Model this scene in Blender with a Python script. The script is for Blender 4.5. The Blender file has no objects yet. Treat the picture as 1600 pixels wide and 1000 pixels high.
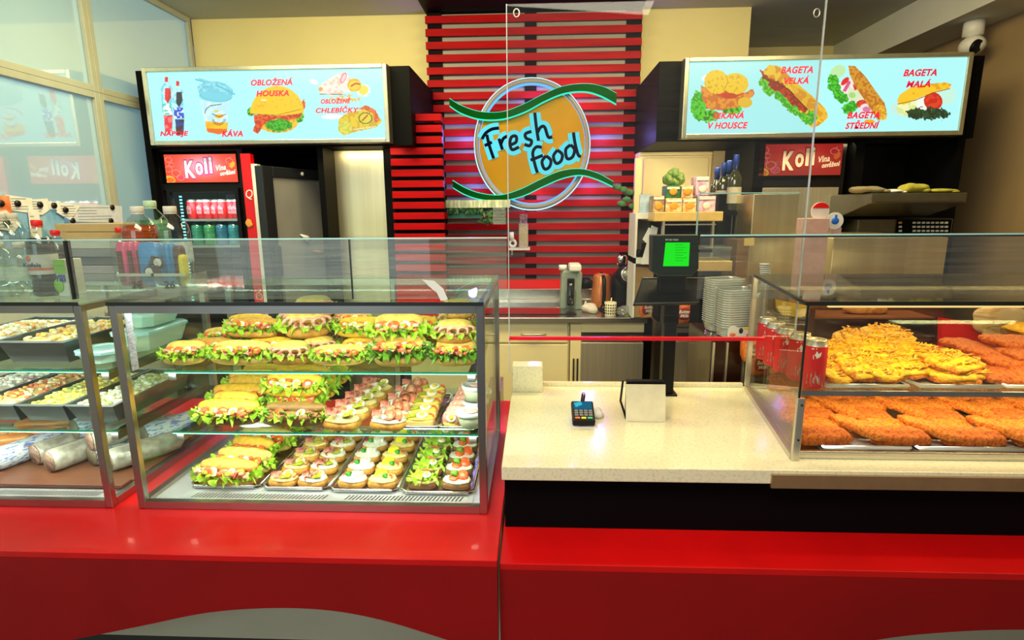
import bpy, math, random
import numpy as np
from mathutils import Vector, Matrix, Euler, noise as mnoise
PI = math.pi
random.seed(7)
sc = bpy.context.scene
COL = sc.collection

# ------------------------------------------------------------------ camera
F = 870.0; CAMZ = 1.55
_dy = Vector((38, 175, -F)).normalized()
_vy = (F * F + 38 * 32) / 175
_dz = -Vector((32, -_vy, -F)).normalized()
_dx = _dy.cross(_dz)
CR = Matrix((_dx, _dy, _dz))            # world <- camera
cam_d = bpy.data.cameras.new('camera'); cam = bpy.data.objects.new('camera', cam_d); COL.objects.link(cam)
cam.matrix_world = Matrix.Translation((0, 0, CAMZ)) @ CR.to_4x4()
cam_d.sensor_width = 36; cam_d.lens = F / 1600 * 36; cam_d.clip_start = .01
sc.camera = cam

def at(px, py, X=None, Y=None, Z=None):
    """the point of the room plane X=, Y= or Z= seen at a pixel of the photograph"""
    d = CR @ Vector((px - 800, 500 - py, -F))
    t = X / d.x if X is not None else (Y / d.y if Y is not None else (Z - CAMZ) / d.z)
    p = d * t; return Vector((p.x, p.y, p.z + CAMZ))
def xa(px, py, Y): return at(px, py, Y=Y).x
def za(px, py, Y): return at(px, py, Y=Y).z

# ------------------------------------------------------------------ world, lights, exposure
sc.view_settings.view_transform = 'Standard'; sc.view_settings.look = 'None'
sc.view_settings.gamma = 1; sc.view_settings.use_curve_mapping = False
sc.view_settings.exposure = 0.0
sc.cycles.transparent_max_bounces = 24
sc.cycles.max_bounces = 8; sc.cycles.glossy_bounces = 4; sc.cycles.diffuse_bounces = 3
w = bpy.data.worlds.new('world'); sc.world = w; w.use_nodes = True
w.node_tree.nodes['Background'].inputs[0].default_value = (.9, .95, 1, 1)
w.node_tree.nodes['Background'].inputs[1].default_value = .16
def area(name, loc, target, size, size_y, power, col):
    d = bpy.data.lights.new(name, 'AREA'); d.shape = 'RECTANGLE'; d.size = size; d.size_y = size_y
    d.energy = power; d.color = col
    o = bpy.data.objects.new(name, d); COL.objects.link(o); o.location = loc
    o.rotation_euler = (Vector(target) - Vector(loc)).to_track_quat('-Z', 'Y').to_euler(); return o
area('staff_lamp_warm', (-1.2, 2.35, 2.7), (-1.2, 3.1, 1.2), 1.2, .5, 48, (1, .86, .42))
area('staff_lamp_warm', (.9, 2.3, 2.7), (.9, 3.0, 1.2), 1.2, .5, 48, (1, .80, .38))
area('customer_lamp', (-.2, .1, 2.6), (.1, 1.3, .9), 1.6, .6, 36, (1, .90, .68))
area('canopy_fill', (.85, 3.14, 1.87), (.9, 3.6, 1.2), .5, .04, 3.2, (1, .8, .42))  # added fill lights under the canopies, brightening the shaded cabinets
area('canopy_fill', (1.7, 3.14, 1.87), (1.7, 3.6, 1.2), .5, .04, 1.6, (1, .8, .42))
area('canopy_fill', (-1.0, 3.14, 1.87), (-1.0, 3.5, 1.2), .5, .04, .7, (1, .86, .5))
area('shop_front_light', (-1.4, -1.2, 1.8), (-1.2, 2.5, 1.5), 1.4, 1.4, 14, (.75, .92, 1))
for x0, x1 in ((-.92, -.13), (-1.8, -1.02)):
    area('case_led', ((x0 + x1) / 2, 1.2, 1.333), ((x0 + x1) / 2, 1.42, .9), x1 - x0, .02, 2.3, (.93, 1, .84))
    area('case_led', ((x0 + x1) / 2, 1.6, 1.333), ((x0 + x1) / 2, 1.42, .9), x1 - x0, .02, .8, (.93, 1, .84))
for zl, pw in ((1.160, 1.5), (1.005, 1.5)):
    for x0, x1 in ((-.90, -.14), (-1.8, -1.02)):
        area('shelf_led', ((x0 + x1) / 2, 1.245, zl), ((x0 + x1) / 2, 1.40, zl - .13), x1 - x0, .015, pw, (.93, 1, .84))
area('heat_lamp', (1.2, 1.245, 1.128), (1.2, 1.40, 1.0), 1.1, .02, 2.2, (1, .80, .42))
area('heat_lamp', (1.2, 1.22, 1.335), (1.2, 1.42, 1.0), 1.1, .03, 2.6, (1, .82, .42))
area('heat_lamp', (1.2, 1.6, 1.335), (1.2, 1.42, 1.0), 1.1, .03, 1.3, (1, .8, .4))

# ------------------------------------------------------------------ materials
def lin(c):
    return tuple((v / 12.92 if v <= .04045 else ((v + .055) / 1.055) ** 2.4) for v in c)
def rgb(r, g, b): return lin((r / 255, g / 255, b / 255))
_mats = {}
def M(name, col=(.5, .5, .5), rough=.5, metal=0, col2=None, nscale=30, bump=0, bscale=None, emit=0, ecol=None, coat=0, spec=.5, stretch=None, trans=0, lo=.35, hi=.65):
    """principled material; col / col2 mixed by object-space noise"""
    if name in _mats: return _mats[name]
    m = bpy.data.materials.new(name); m.use_nodes = True; nt = m.node_tree; b = nt.nodes['Principled BSDF']
    b.inputs['Base Color'].default_value = (*col, 1); b.inputs['Roughness'].default_value = rough
    b.inputs['Metallic'].default_value = metal; b.inputs['Coat Weight'].default_value = coat
    b.inputs['Coat Roughness'].default_value = .06
    b.inputs['Specular IOR Level'].default_value = spec
    if trans: b.inputs['Transmission Weight'].default_value = trans
    if emit:
        b.inputs['Emission Color'].default_value = (*(ecol or col), 1); b.inputs['Emission Strength'].default_value = emit
    if col2 is None: col2 = tuple(min(1, c * .88) for c in col)
    tc = nt.nodes.new('ShaderNodeTexCoord'); mp = nt.nodes.new('ShaderNodeMapping'); nt.links.new(tc.outputs['Object'], mp.inputs[0])
    if stretch: mp.inputs['Scale'].default_value = stretch
    n = nt.nodes.new('ShaderNodeTexNoise'); n.inputs['Scale'].default_value = nscale; n.inputs['Detail'].default_value = 4
    nt.links.new(mp.outputs[0], n.inputs[0])
    r = nt.nodes.new('ShaderNodeMapRange'); r.inputs[1].default_value = lo; r.inputs[2].default_value = hi
    nt.links.new(n.outputs[0], r.inputs[0])
    mx = nt.nodes.new('ShaderNodeMix'); mx.data_type = 'RGBA'
    mx.inputs[6].default_value = (*col, 1); mx.inputs[7].default_value = (*col2, 1)
    nt.links.new(r.outputs[0], mx.inputs[0]); nt.links.new(mx.outputs[2], b.inputs['Base Color'])
    if bump:
        n2 = n
        if bscale:
            n2 = nt.nodes.new('ShaderNodeTexNoise'); n2.inputs['Scale'].default_value = bscale; nt.links.new(mp.outputs[0], n2.inputs[0])
        bp = nt.nodes.new('ShaderNodeBump'); bp.inputs['Strength'].default_value = bump; bp.inputs['Distance'].default_value = .004
        nt.links.new(n2.outputs[0], bp.inputs['Height']); nt.links.new(bp.outputs[0], b.inputs['Normal'])
    _mats[name] = m; return m
def glass(name, tint=(.9, .97, .95), refl=.06, graze=.55, rough=.02, haze=0, hazecol=(.8, .85, .85)):
    """thin clear pane or thin-walled plastic: transparent mixed with reflection by view angle"""
    if name in _mats: return _mats[name]
    m = bpy.data.materials.new(name); m.use_nodes = True; nt = m.node_tree; nt.nodes.clear()
    out = nt.nodes.new('ShaderNodeOutputMaterial'); t = nt.nodes.new('ShaderNodeBsdfTransparent'); t.inputs[0].default_value = (*tint, 1)
    g = nt.nodes.new('ShaderNodeBsdfGlossy'); g.inputs['Roughness'].default_value = rough
    lw = nt.nodes.new('ShaderNodeLayerWeight'); lw.inputs[0].default_value = .5
    p = nt.nodes.new('ShaderNodeMath'); p.operation = 'POWER'; p.inputs[1].default_value = 4; nt.links.new(lw.outputs['Facing'], p.inputs[0])
    r = nt.nodes.new('ShaderNodeMapRange'); r.inputs[3].default_value = refl; r.inputs[4].default_value = graze; nt.links.new(p.outputs[0], r.inputs[0])
    mx = nt.nodes.new('ShaderNodeMixShader'); nt.links.new(r.outputs[0], mx.inputs[0])
    last = t
    if haze:
        d = nt.nodes.new('ShaderNodeBsdfDiffuse'); d.inputs[0].default_value = (*hazecol, 1)
        m2 = nt.nodes.new('ShaderNodeMixShader'); nt.links.new(t.outputs[0], m2.inputs[1]); nt.links.new(d.outputs[0], m2.inputs[2])
        tc = nt.nodes.new('ShaderNodeTexCoord'); mp = nt.nodes.new('ShaderNodeMapping'); mp.inputs['Scale'].default_value = (2, 2, 60)
        n = nt.nodes.new('ShaderNodeTexNoise'); n.inputs['Scale'].default_value = 3; nt.links.new(tc.outputs['Object'], mp.inputs[0]); nt.links.new(mp.outputs[0], n.inputs[0])
        q = nt.nodes.new('ShaderNodeMapRange'); q.inputs[1].default_value = .3; q.inputs[2].default_value = .7; q.inputs[3].default_value = haze * .5; q.inputs[4].default_value = haze * 1.5
        nt.links.new(n.outputs[0], q.inputs[0]); nt.links.new(q.outputs[0], m2.inputs[0]); last = m2
    nt.links.new(last.outputs[0], mx.inputs[1]); nt.links.new(g.outputs[0], mx.inputs[2]); nt.links.new(mx.outputs[0], out.inputs[0])
    _mats[name] = m; return m
def emis(name, col, s=1):
    if name in _mats: return _mats[name]
    m = bpy.data.materials.new(name); m.use_nodes = True; nt = m.node_tree; nt.nodes.clear()
    o = nt.nodes.new('ShaderNodeOutputMaterial'); e = nt.nodes.new('ShaderNodeEmission'); e.inputs[0].default_value = (*col, 1); e.inputs[1].default_value = s
    nt.links.new(e.outputs[0], o.inputs[0]); _mats[name] = m; return m
def print_mat(name, emit):
    """flat colour print read from the mesh's own colour attribute; backlit when emit > 0"""
    if name in _mats: return _mats[name]
    m = bpy.data.materials.new(name); m.use_nodes = True; nt = m.node_tree; b = nt.nodes['Principled BSDF']
    a = nt.nodes.new('ShaderNodeAttribute'); a.attribute_name = 'print'
    b.inputs['Roughness'].default_value = .3
    if emit:
        b.inputs['Base Color'].default_value = (.02, .02, .02, 1); nt.links.new(a.outputs[0], b.inputs['Emission Color']); b.inputs['Emission Strength'].default_value = emit
    else: nt.links.new(a.outputs[0], b.inputs['Base Color'])
    _mats[name] = m; return m

RED = rgb(214, 12, 12)
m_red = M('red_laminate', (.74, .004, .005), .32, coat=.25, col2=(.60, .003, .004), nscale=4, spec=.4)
m_redfront = M('red_laminate_shaded', (.34, .003, .004), .5, col2=(.28, .003, .004), nscale=3, spec=.3)  # darker copy of the red laminate, shade of the fronts put into its colour
m_slat = M('red_slat_paint', (.40, .002, .004), .5, nscale=12, stretch=(.4, 4, 4), col2=(.30, .002, .003), spec=.08)
m_splash = M('red_splashback', (.75, .01, .01), .25, coat=.2, col2=(.7, .008, .008), nscale=2)
m_black = M('black_board', (.003, .003, .0035), .5, nscale=3, spec=.05)
m_blackplastic = M('black_plastic', (.006, .006, .007), .4, nscale=20, spec=.18)
m_steel = M('brushed_steel', (.72, .68, .58), .36, .85, col2=(.60, .56, .46), nscale=5, stretch=(50, 50, .3))
m_steelh = M('brushed_steel_flat', (.66, .65, .6), .25, 1, col2=(.5, .49, .45), nscale=9, stretch=(.6, 30, 30))
m_steeldark = M('dark_steel', (.20, .19, .17), .33, 1, nscale=8)
m_alu = M('aluminium_frame', (.45, .42, .38), .3, 1, nscale=6, col2=(.38, .36, .32))
m_tray = M('white_steel_tray', (.78, .8, .8), .22, .55, nscale=10)
m_wall = M('cream_wall_paint', (.74, .64, .30), .7, nscale=1.5, col2=(.68, .58, .27))
m_wallr = M('brown_wall_paint', (.36, .25, .13), .7, nscale=1.5, col2=(.30, .21, .11))
m_ceil = M('ceiling_paint', (.50, .50, .42), .8, nscale=1.2)
m_beam = M('beam_paint', (.68, .70, .64), .7, nscale=2)
m_cream = M('cream_cabinet', (.86, .74, .40), .4, nscale=3, col2=(.76, .66, .39))
m_slab = M('speckled_stone', (.88, .81, .56), .16, col2=(.70, .64, .47), nscale=160, coat=.2, lo=.5, hi=.72)
m_beige = M('beige_counter_front', (.72, .66, .46), .5, nscale=2)
m_white = M('white_plastic', (.82, .82, .78), .4, nscale=10)
m_paper = M('white_paper', (.85, .86, .84), .8, nscale=20)
m_pane = glass('clear_pane', (.955, .985, .975), .03, .6)
m_paneg = glass('green_edge_glass', (.86, .97, .93), .06, .5)
m_guard = glass('scratched_guard_glass', (.90, .95, .92), .03, .4, haze=.09, hazecol=(.62, .66, .58))
m_plexi = glass('acrylic_pane', (.95, .965, .965), .02, .35, haze=.006)
m_edge = M('bright_glass_edge', (.60, .92, .88), .2, nscale=5, emit=.10, ecol=(.5, 1, .95))
m_plastic = glass('clear_plastic', (.86, .9, .88), .16, .75, .08, haze=.12, hazecol=(.8, .85, .85))
m_edge = M('glass_edge_line', (.45, .78, .72), .15, nscale=5)
m_dark = M('dark_seam', (.01, .014, .012), .4, nscale=5)
m_magnet = M('black_magnet', (.006, .006, .01), .4)

# ------------------------------------------------------------------ mesh builder
class MB:
    def __init__(s): s.v = []; s.f = []; s.mi = []; s.sm = []
    def add(s, vs, fs, mi=0, smooth=False, T=None):
        o = len(s.v)
        s.v += [tuple(T @ Vector(p)) for p in vs] if T is not None else [tuple(p) for p in vs]
        s.f += [[o + i for i in f] for f in fs]; s.mi += [mi] * len(fs); s.sm += [smooth] * len(fs); return s
    def box(s, x0, x1, y0, y1, z0, z1, mi=0, T=None):
        vs = [(x, y, z) for z in (z0, z1) for y in (y0, y1) for x in (x0, x1)]
        return s.add(vs, [(0, 2, 3, 1), (4, 5, 7, 6), (0, 1, 5, 4), (1, 3, 7, 5), (3, 2, 6, 7), (2, 0, 4, 6)], mi, False, T)
    def quadbox(s, c4, z0, z1, mi=0):
        """prism over four (x,y) corners"""
        return s.prism(c4, z0, z1, 'z', mi)
    def prism(s, pts, a, b, axis='y', mi=0, smooth=False, T=None):
        n = len(pts); k = {'y': lambda p, t: (p[0], t, p[1]), 'z': lambda p, t: (p[0], p[1], t), 'x': lambda p, t: (t, p[0], p[1])}[axis]
        vs = [k(p, a) for p in pts] + [k(p, b) for p in pts]
        fs = [list(range(n)), list(range(2 * n - 1, n - 1, -1))]
        s.add(vs, fs, mi, False, T); o = len(s.v) - 2 * n
        s.f += [[o + (i + 1) % n, o + i, o + n + i, o + n + (i + 1) % n] for i in range(n)]; s.mi += [mi] * n; s.sm += [smooth] * n
        return s
    def lathe(s, prof, c=(0, 0, 0), n=20, mi=0, sx=1, sy=1, smooth=True, T=None, cap=True):
        vs = []; fs = []; m = len(prof)
        for r, z in prof:
            for i in range(n):
                a = 2 * PI * i / n; vs.append((c[0] + r * sx * math.cos(a), c[1] + r * sy * math.sin(a), c[2] + z))
        for j in range(m - 1):
            for i in range(n):
                i2 = (i + 1) % n; fs.append((j * n + i, j * n + i2, (j + 1) * n + i2, (j + 1) * n + i))
        s.add(vs, fs, mi, smooth, T)
        if cap:
            o = len(s.v) - m * n
            s.f += [[o + i for i in reversed(range(n))], [o + (m - 1) * n + i for i in range(n)]]; s.mi += [mi, mi]; s.sm += [False, False]
        return s
    def tube(s, pts, r, n=8, mi=0, flat=1, T=None, closed=False):
        pts = [Vector(p) for p in pts]; vs = []; fs = []; m = len(pts)
        for j, p in enumerate(pts):
            t = (pts[(j + 1) % m] - pts[j - 1]) if closed else (pts[min(j + 1, m - 1)] - pts[max(j - 1, 0)])
            t = t.normalized() if t.length > 1e-9 else Vector((0, 0, 1))
            u = t.cross(Vector((0, 1, 0)));
            if u.length < .05: u = t.cross(Vector((1, 0, 0)))
            u.normalize(); v = t.cross(u)
            rr = r[j] if isinstance(r, (list, tuple)) else r
            for i in range(n):
                a = 2 * PI * i / n; vs.append(p + u * rr * math.cos(a) + v * rr * flat * math.sin(a))
        for j in range(m if closed else m - 1):
            for i in range(n):
                a, b = j * n, ((j + 1) % m) * n; i2 = (i + 1) % n; fs.append((a + i, a + i2, b + i2, b + i))
        if not closed: fs += [tuple(reversed(range(n))), tuple((m - 1) * n + i for i in range(n))]
        return s.add(vs, fs, mi, True, T)
    def blob(s, c, rad, e=1.0, n=(18, 10), nz=0, nf=40, seed=0, mi=0, zlo=None, T=None, taper=0, bend=0):
        """superellipsoid with noise; e<1 boxier; zlo clips the underside flat"""
        nu, nv = n; vs = []; fs = []
        def pw(x): return math.copysign(abs(x) ** e, x)
        for j in range(nv + 1):
            ph = -PI / 2 + PI * j / nv
            for i in range(nu):
                th = 2 * PI * i / nu
                p = Vector((pw(math.cos(ph)) * pw(math.cos(th)), pw(math.cos(ph)) * pw(math.sin(th)), pw(math.sin(ph))))
                q = Vector((p.x * rad[0], p.y * rad[1], p.z * rad[2]))
                if nz: q *= 1 + nz * mnoise.noise(q * nf + Vector((seed * 7.3, seed * 1.7, seed)))
                if zlo is not None and q.z < zlo: q.z = zlo
                if bend: q.y += bend * (q.x / rad[0]) ** 2
                if taper: q.y *= 1 - taper * q.x / rad[0]
                vs.append(q + Vector(c))
        for j in range(nv):
            for i in range(nu):
                i2 = (i + 1) % nu; fs.append((j * nu + i, j * nu + i2, (j + 1) * nu + i2, (j + 1) * nu + i))
        return s.add(vs, fs, mi, True, T)
    def ruffle(s, a, b, z, w=.01, amp=.006, waves=9, seed=0, mi=0, arc=(0, 2 * PI), n=None, T=None, rise=.0):
        """crinkled leaf band around an ellipse (a, b)"""
        n = n or waves * 6; vs = []; fs = []; rnd = random.Random(seed); ph = rnd.random() * 6
        for i in range(n + 1):
            t = arc[0] + (arc[1] - arc[0]) * i / n
            k = i * waves * 2 * PI / n
            for j, q in enumerate((-.6, 0, .6, 1)):
                rr = q * w; am = amp * max(0, q + .25)
                dz = am * math.sin(k + ph) + am * .6 * math.sin(2.3 * k + ph) + rise * max(q, 0)
                dr = am * .8 * math.cos(1.7 * k + ph * 2)
                vs.append(((a + rr + dr) * math.cos(t), (b + rr + dr) * math.sin(t), z + dz))
        for i in range(n):
            for j in range(3): fs.append((i * 4 + j, i * 4 + j + 1, i * 4 + 5 + j, i * 4 + 4 + j))
        return s.add(vs, fs, mi, True, T)
    def build(s, name, mats, parent=None, kind=None, bevel=0, label=None, loc=None):
        me = bpy.data.meshes.new(name)
        off = Vector(parent['_o']) if parent is not None and '_o' in parent.keys() else (Vector(loc) if loc else Vector((0, 0, 0)))
        vs = [tuple(Vector(p) - off) for p in s.v]
        me.from_pydata(vs, [], s.f)
        mats = mats if isinstance(mats, (list, tuple)) else [mats]
        for m in mats: me.materials.append(m)
        me.polygons.foreach_set('material_index', s.mi); me.polygons.foreach_set('use_smooth', s.sm); me.update()
        o = bpy.data.objects.new(name, me); COL.objects.link(o)
        if parent is not None: o.parent = parent; o['_o'] = tuple(off)
        elif loc: o.location = loc
        if kind: o['kind'] = kind
        if label: o['label'] = label
        if bevel:
            bv = o.modifiers.new('edge', 'BEVEL'); bv.width = bevel; bv.segments = 2; bv.limit_method = 'ANGLE'; bv.angle_limit = .7
        return o
def thing(name, label, cat, loc=(0, 0, 0), group=None):
    o = bpy.data.objects.new(name, None); COL.objects.link(o); o.location = loc; o.empty_display_size = .02
    o['label'] = label; o['category'] = cat; o['_o'] = tuple(loc)
    if group: o['group'] = group
    return o
def tag(o, label, cat, group=None):
    o['label'] = label; o['category'] = cat
    if group: o['group'] = group
    return o
def dup(root, loc, rz=0, s=1, label=None, group=None, tilt=None):
    r = root.copy(); COL.objects.link(r); r.location = loc; r.rotation_euler = tilt and (tilt[0], tilt[1], rz) or (0, 0, rz); r.scale = (s, s, s) if not isinstance(s, tuple) else s
    if label: r['label'] = label
    if group: r['group'] = group
    for ch in list(root.children):
        c = ch.copy(); COL.objects.link(c); c.parent = r
        for g in list(ch.children):
            d = g.copy(); COL.objects.link(d); d.parent = c
    return r
_first = {}
def place(kind, maker, loc, rz, s, label, group, tilt=None):
    """first call moves the prototype itself, later calls copy it"""
    if kind not in _first:
        r = maker(); _first[kind] = r; r['_used'] = 1
        r.location = loc; r.rotation_euler = tilt and (tilt[0], tilt[1], rz) or (0, 0, rz); r.scale = s if isinstance(s, tuple) else (s, s, s); r['label'] = label; r['group'] = group; return r
    return dup(_first[kind], loc, rz, s, label, group, tilt)

def text_mesh(mb, s, x0, x1, z0, z1, y, mi=0, shear=0, fat=0, depth=.001, rot=0, keep=False):
    """lettering fitted into a rectangle of the plane Y=y, facing the customers"""
    c = bpy.data.curves.new('t', 'FONT'); c.body = s; c.size = 1; c.shear = shear; c.offset = fat; c.resolution_u = 3; c.extrude = .01; c.space_character = 1.06
    o = bpy.data.objects.new('t', c); COL.objects.link(o)
    me = bpy.data.meshes.new_from_object(o)
    vs = [v.co.copy() for v in me.vertices]; fs = [list(p.vertices) for p in me.polygons]
    bpy.data.objects.remove(o); bpy.data.curves.remove(c); bpy.data.meshes.remove(me)
    if not vs: return
    ax, bx = min(v.x for v in vs), max(v.x for v in vs); ay, by = min(v.y for v in vs), max(v.y for v in vs)
    sx = (x1 - x0) / (bx - ax); sy = (z1 - z0) / (by - ay)
    if keep: sy = sx = min(sx, sy)
    cx, cz = (x0 + x1) / 2, (z0 + z1) / 2; ca, sa = math.cos(rot), math.sin(rot); out = []
    for v in vs:
        u = (v.x - (ax + bx) / 2) * sx; q = (v.y - (ay + by) / 2) * sy
        out.append((cx + u * ca - q * sa, y - v.z / .01 * depth * .5 - depth * .5, cz + u * sa + q * ca))
    mb.add(out, fs, mi)

# ------------------------------------------------------------------ colour print canvas
class Canvas:
    """flat print: a fine grid whose vertices carry the ink colour; corners TL,TR,BR,BL in the drawing's own units"""
    def __init__(s, W, H, quad, bg):
        s.W, s.H = W, H; u, v = np.meshgrid(np.linspace(0, 1, W + 1), np.linspace(0, 1, H + 1))
        (a, b), (c, d), (e, f), (g, h) = quad
        s.X = (a * (1 - u) + c * u) * (1 - v) + (g * (1 - u) + e * u) * v; s.Y = (b * (1 - u) + d * u) * (1 - v) + (h * (1 - u) + f * u) * v
        s.C = np.zeros((H + 1, W + 1, 3)); s.C[:] = np.array(bg) / 255; s.rs = np.random.RandomState(3)
    def noise(s, sc):
        n = s.rs.rand(64, 64); x = (s.X / sc) % 63; y = (s.Y / sc) % 63; i = x.astype(int); j = y.astype(int); fx = x - i; fy = y - j
        return (n[j, i] * (1 - fx) + n[j, i + 1] * fx) * (1 - fy) + (n[j + 1, i] * (1 - fx) + n[j + 1, i + 1] * fx) * fy
    def put(s, m, col, col2=None, nsc=8, thr=.5, soft=False):
        c = np.array(col) / 255.
        if col2 is None: s.C[m] = c
        else:
            k = s.noise(nsc)[m][:, None]; k = k if soft else (k > thr).astype(float)
            s.C[m] = c * (1 - k) + np.array(col2) / 255. * k
    def poly(s, pts, col, col2=None, nsc=8, thr=.5, wob=0):
        X, Y = s.X, s.Y
        if wob: X = X + (s.noise(9) - .5) * wob * 2; Y = Y + (s.noise(7) - .5) * wob * 2
        m = np.zeros(X.shape, bool); n = len(pts)
        for i in range(n):
            (x0, y0), (x1, y1) = pts[i], pts[(i + 1) % n]
            if y0 == y1: continue
            m ^= ((Y < y0) != (Y < y1)) & (X < x0 + (Y - y0) * (x1 - x0) / (y1 - y0))
        s.put(m, col, col2, nsc, thr)
    def ell(s, cx, cy, rx, ry, col, col2=None, ang=0, nsc=8, thr=.5, ring=None, wob=0, half=None):
        a = math.radians(ang); X = s.X - cx; Y = s.Y - cy
        if wob: X = X + (s.noise(9) - .5) * wob * 2; Y = Y + (s.noise(7) - .5) * wob * 2
        u = (X * math.cos(a) + Y * math.sin(a)) / rx; v = (-X * math.sin(a) + Y * math.cos(a)) / ry; d = u * u + v * v
        m = d < 1
        if ring: m &= d > ring
        if half == 'up': m &= v < 0
        if half == 'down': m &= v > 0
        s.put(m, col, col2, nsc, thr)
    def line(s, pts, w, col):
        for (x0, y0), (x1, y1) in zip(pts, pts[1:]):
            L2 = (x1 - x0) ** 2 + (y1 - y0) ** 2 or 1; t = np.clip(((s.X - x0) * (x1 - x0) + (s.Y - y0) * (y1 - y0)) / L2, 0, 1)
            s.put(np.hypot(s.X - x0 - t * (x1 - x0), s.Y - y0 - t * (y1 - y0)) < w / 2, col)
    def build(s, name, mat, TL, TR, BR, BL, parent, label=None):
        W, H = s.W, s.H; u, v = np.meshgrid(np.linspace(0, 1, W + 1), np.linspace(0, 1, H + 1)); u = u[..., None]; v = v[..., None]
        off = np.array(parent['_o']); TL, TR, BR, BL = [np.array(p) - off for p in (TL, TR, BR, BL)]
        P = ((TL * (1 - u) + TR * u) * (1 - v) + (BL * (1 - u) + BR * u) * v).reshape(-1, 3)
        me = bpy.data.meshes.new(name); me.vertices.add(len(P)); me.vertices.foreach_set('co', P.ravel())
        i = (np.arange(H)[:, None] * (W + 1) + np.arange(W)[None]).ravel(); q = np.stack([i, i + W + 1, i + W + 2, i + 1], 1)
        me.loops.add(q.size); me.loops.foreach_set('vertex_index', q.ravel().astype(np.int32)); me.polygons.add(len(q))
        me.polygons.foreach_set('loop_start', (np.arange(len(q)) * 4).astype(np.int32)); me.update(calc_edges=True)
        C = np.clip(s.C.reshape(-1, 3), 0, 1); C = np.where(C <= .04045, C / 12.92, ((C + .055) / 1.055) ** 2.4)
        at_ = me.color_attributes.new('print', 'FLOAT_COLOR', 'POINT'); at_.data.foreach_set('color', np.concatenate([C, np.ones((len(C), 1))], 1).astype(np.float32).ravel())
        me.materials.append(mat); o = bpy.data.objects.new(name, me); COL.objects.link(o); o.parent = parent; o['_o'] = parent['_o']
        if label: o['label'] = label
        return o
ORD = ['first', 'second', 'third', 'fourth', 'fifth', 'sixth', 'seventh', 'eighth', 'ninth', 'tenth', 'eleventh', 'twelfth', 'thirteenth', 'fourteenth']

# ================================================================== the room
XL, XR, YB, ZC = -2.25, 2.6, 3.85, 2.77
def struct(name, mb, mat, **k): return mb.build(name, mat, kind='structure', **k)
struct('floor', MB().box(-3.2, 3.2, -1.5, 5.2, -.05, 0), M('floor_tiles', (.2, .18, .15), .4))
struct('ceiling', MB().box(-2.6, 3.0, -1.2, 5.0, ZC, ZC + .05), m_ceil)
struct('wall_back', MB().box(XL, 1.3, YB, YB + .1, 0, ZC).box(1.3, XR, 4.77, 4.87, 0, ZC).box(1.3, 1.34, YB, 4.77, 0, ZC), m_wall)
struct('wall_right', MB().box(XR, XR + .1, -.5, 4.87, 0, ZC), m_wallr)
struct('trim_1', MB().box(2.31, XR, -1, 4.77, 2.56, ZC), m_beam)                       # ceiling beam
struct('trim_2', MB().box(-.70, .655, 1.9, YB, ZC - .012, ZC - .001), m_black)         # black ceiling strip
# frosted window wall
zr = 2.145
struct('wall_left', MB().box(XL - .1, XL - .03, -1, YB, 0, ZC).box(XL - .03, XL, -1, YB, 0, 1.2), m_beam)
m_frost = M('frosted_window', (.26, .40, .45), .35, nscale=2, col2=(.30, .42, .42), coat=1, spec=.5, emit=.25, ecol=(.42, .8, .98))  # pale blue emission stands in for daylight through the panes
_mats['frosted_window'].node_tree.nodes['Principled BSDF'].inputs['Coat Roughness'].default_value = .03
_mats['frosted_window'].node_tree.nodes['Principled BSDF'].inputs['Coat IOR'].default_value = 2.5
m_frame = M('window_frame_paint', (.42, .44, .36), .45, nscale=6)
k = 0
for y0, y1 in ((.2, 1.55), (1.55, 2.93), (2.93, YB - .03)):
    for z0, z1 in ((1.2, zr), (zr, ZC)):
        k += 1
        w_ = struct('window_%d' % k, MB().box(XL - .02, XL - .012, y0, y1, z0, z1), m_frost)
        fm = MB()
        for a, b in ((y0, y0 + .03), (y1 - .03, y1)): fm.box(XL - .01, XL + .012, a, b, z0, z1)
        for a, b in ((z0, z0 + .032), (z1 - .032, z1)): fm.box(XL - .01, XL + .012, y0 + .03, y1 - .03, a, b)
        fm.build('window_frame', m_frame, w_, bevel=.003)

# ================================================================== slatted wall and its back panel
t = thing('slatted_cladding', 'tall panel of red horizontal slats behind the round sign', 'wall panel', (-.02, 3.8, 1.1))
m_greyback = M('grey_back_panel', (.27, .25, .23), .45, nscale=2)
MB().box(-.69, -.60, 3.79, 3.82, 1.0, ZC).build('side_strip', m_black, t); MB().box(.56, .655, 3.79, 3.82, 1.0, ZC).build('side_strip', m_black, t)
MB().box(-.60, .56, 3.80, 3.82, 1.0, ZC - .02).build('back_board', m_greyback, t)
MB().box(-.075, 0, 3.788, 3.7995, 1.08, ZC - .02).build('batten', m_black, t)
zs = [2.735 - .0755 * i for i in range(23)]
for z in zs: MB().box(-.70, .655, 3.768, 3.7875, z - .044, z).build('slat', m_slat, t, bevel=.002)
t = thing('slatted_screen', 'lower screen of red slats between steel panel and sign', 'wall panel', (-.65, 3.2, 1.1))
x0, x1 = xa(613, 300, 3.2), xa(693, 300, 3.2)
MB().box(x0, x1, 3.235, 3.26, .95, 2.02).build('back_board', m_black, t)
i = 0; z = za(650, 178, 3.2)
while z > 1.14:
    MB().box(x0, x1, 3.195, 3.235, z - .038, z).build('slat', m_slat, t, bevel=.002); z -= .0592
o = MB().box(xa(615, 440, 3.2), x1, 3.19, 3.2, .96, za(650, 437, 3.19)).box(x1, .62, 3.72, 3.74, .96, za(840, 437, 3.72)).build('backsplash', m_splash, None, loc=(-.1, 3.7, 1.0))
tag(o, 'plain glossy red splashback below the slats', 'splashback'); 

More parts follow.
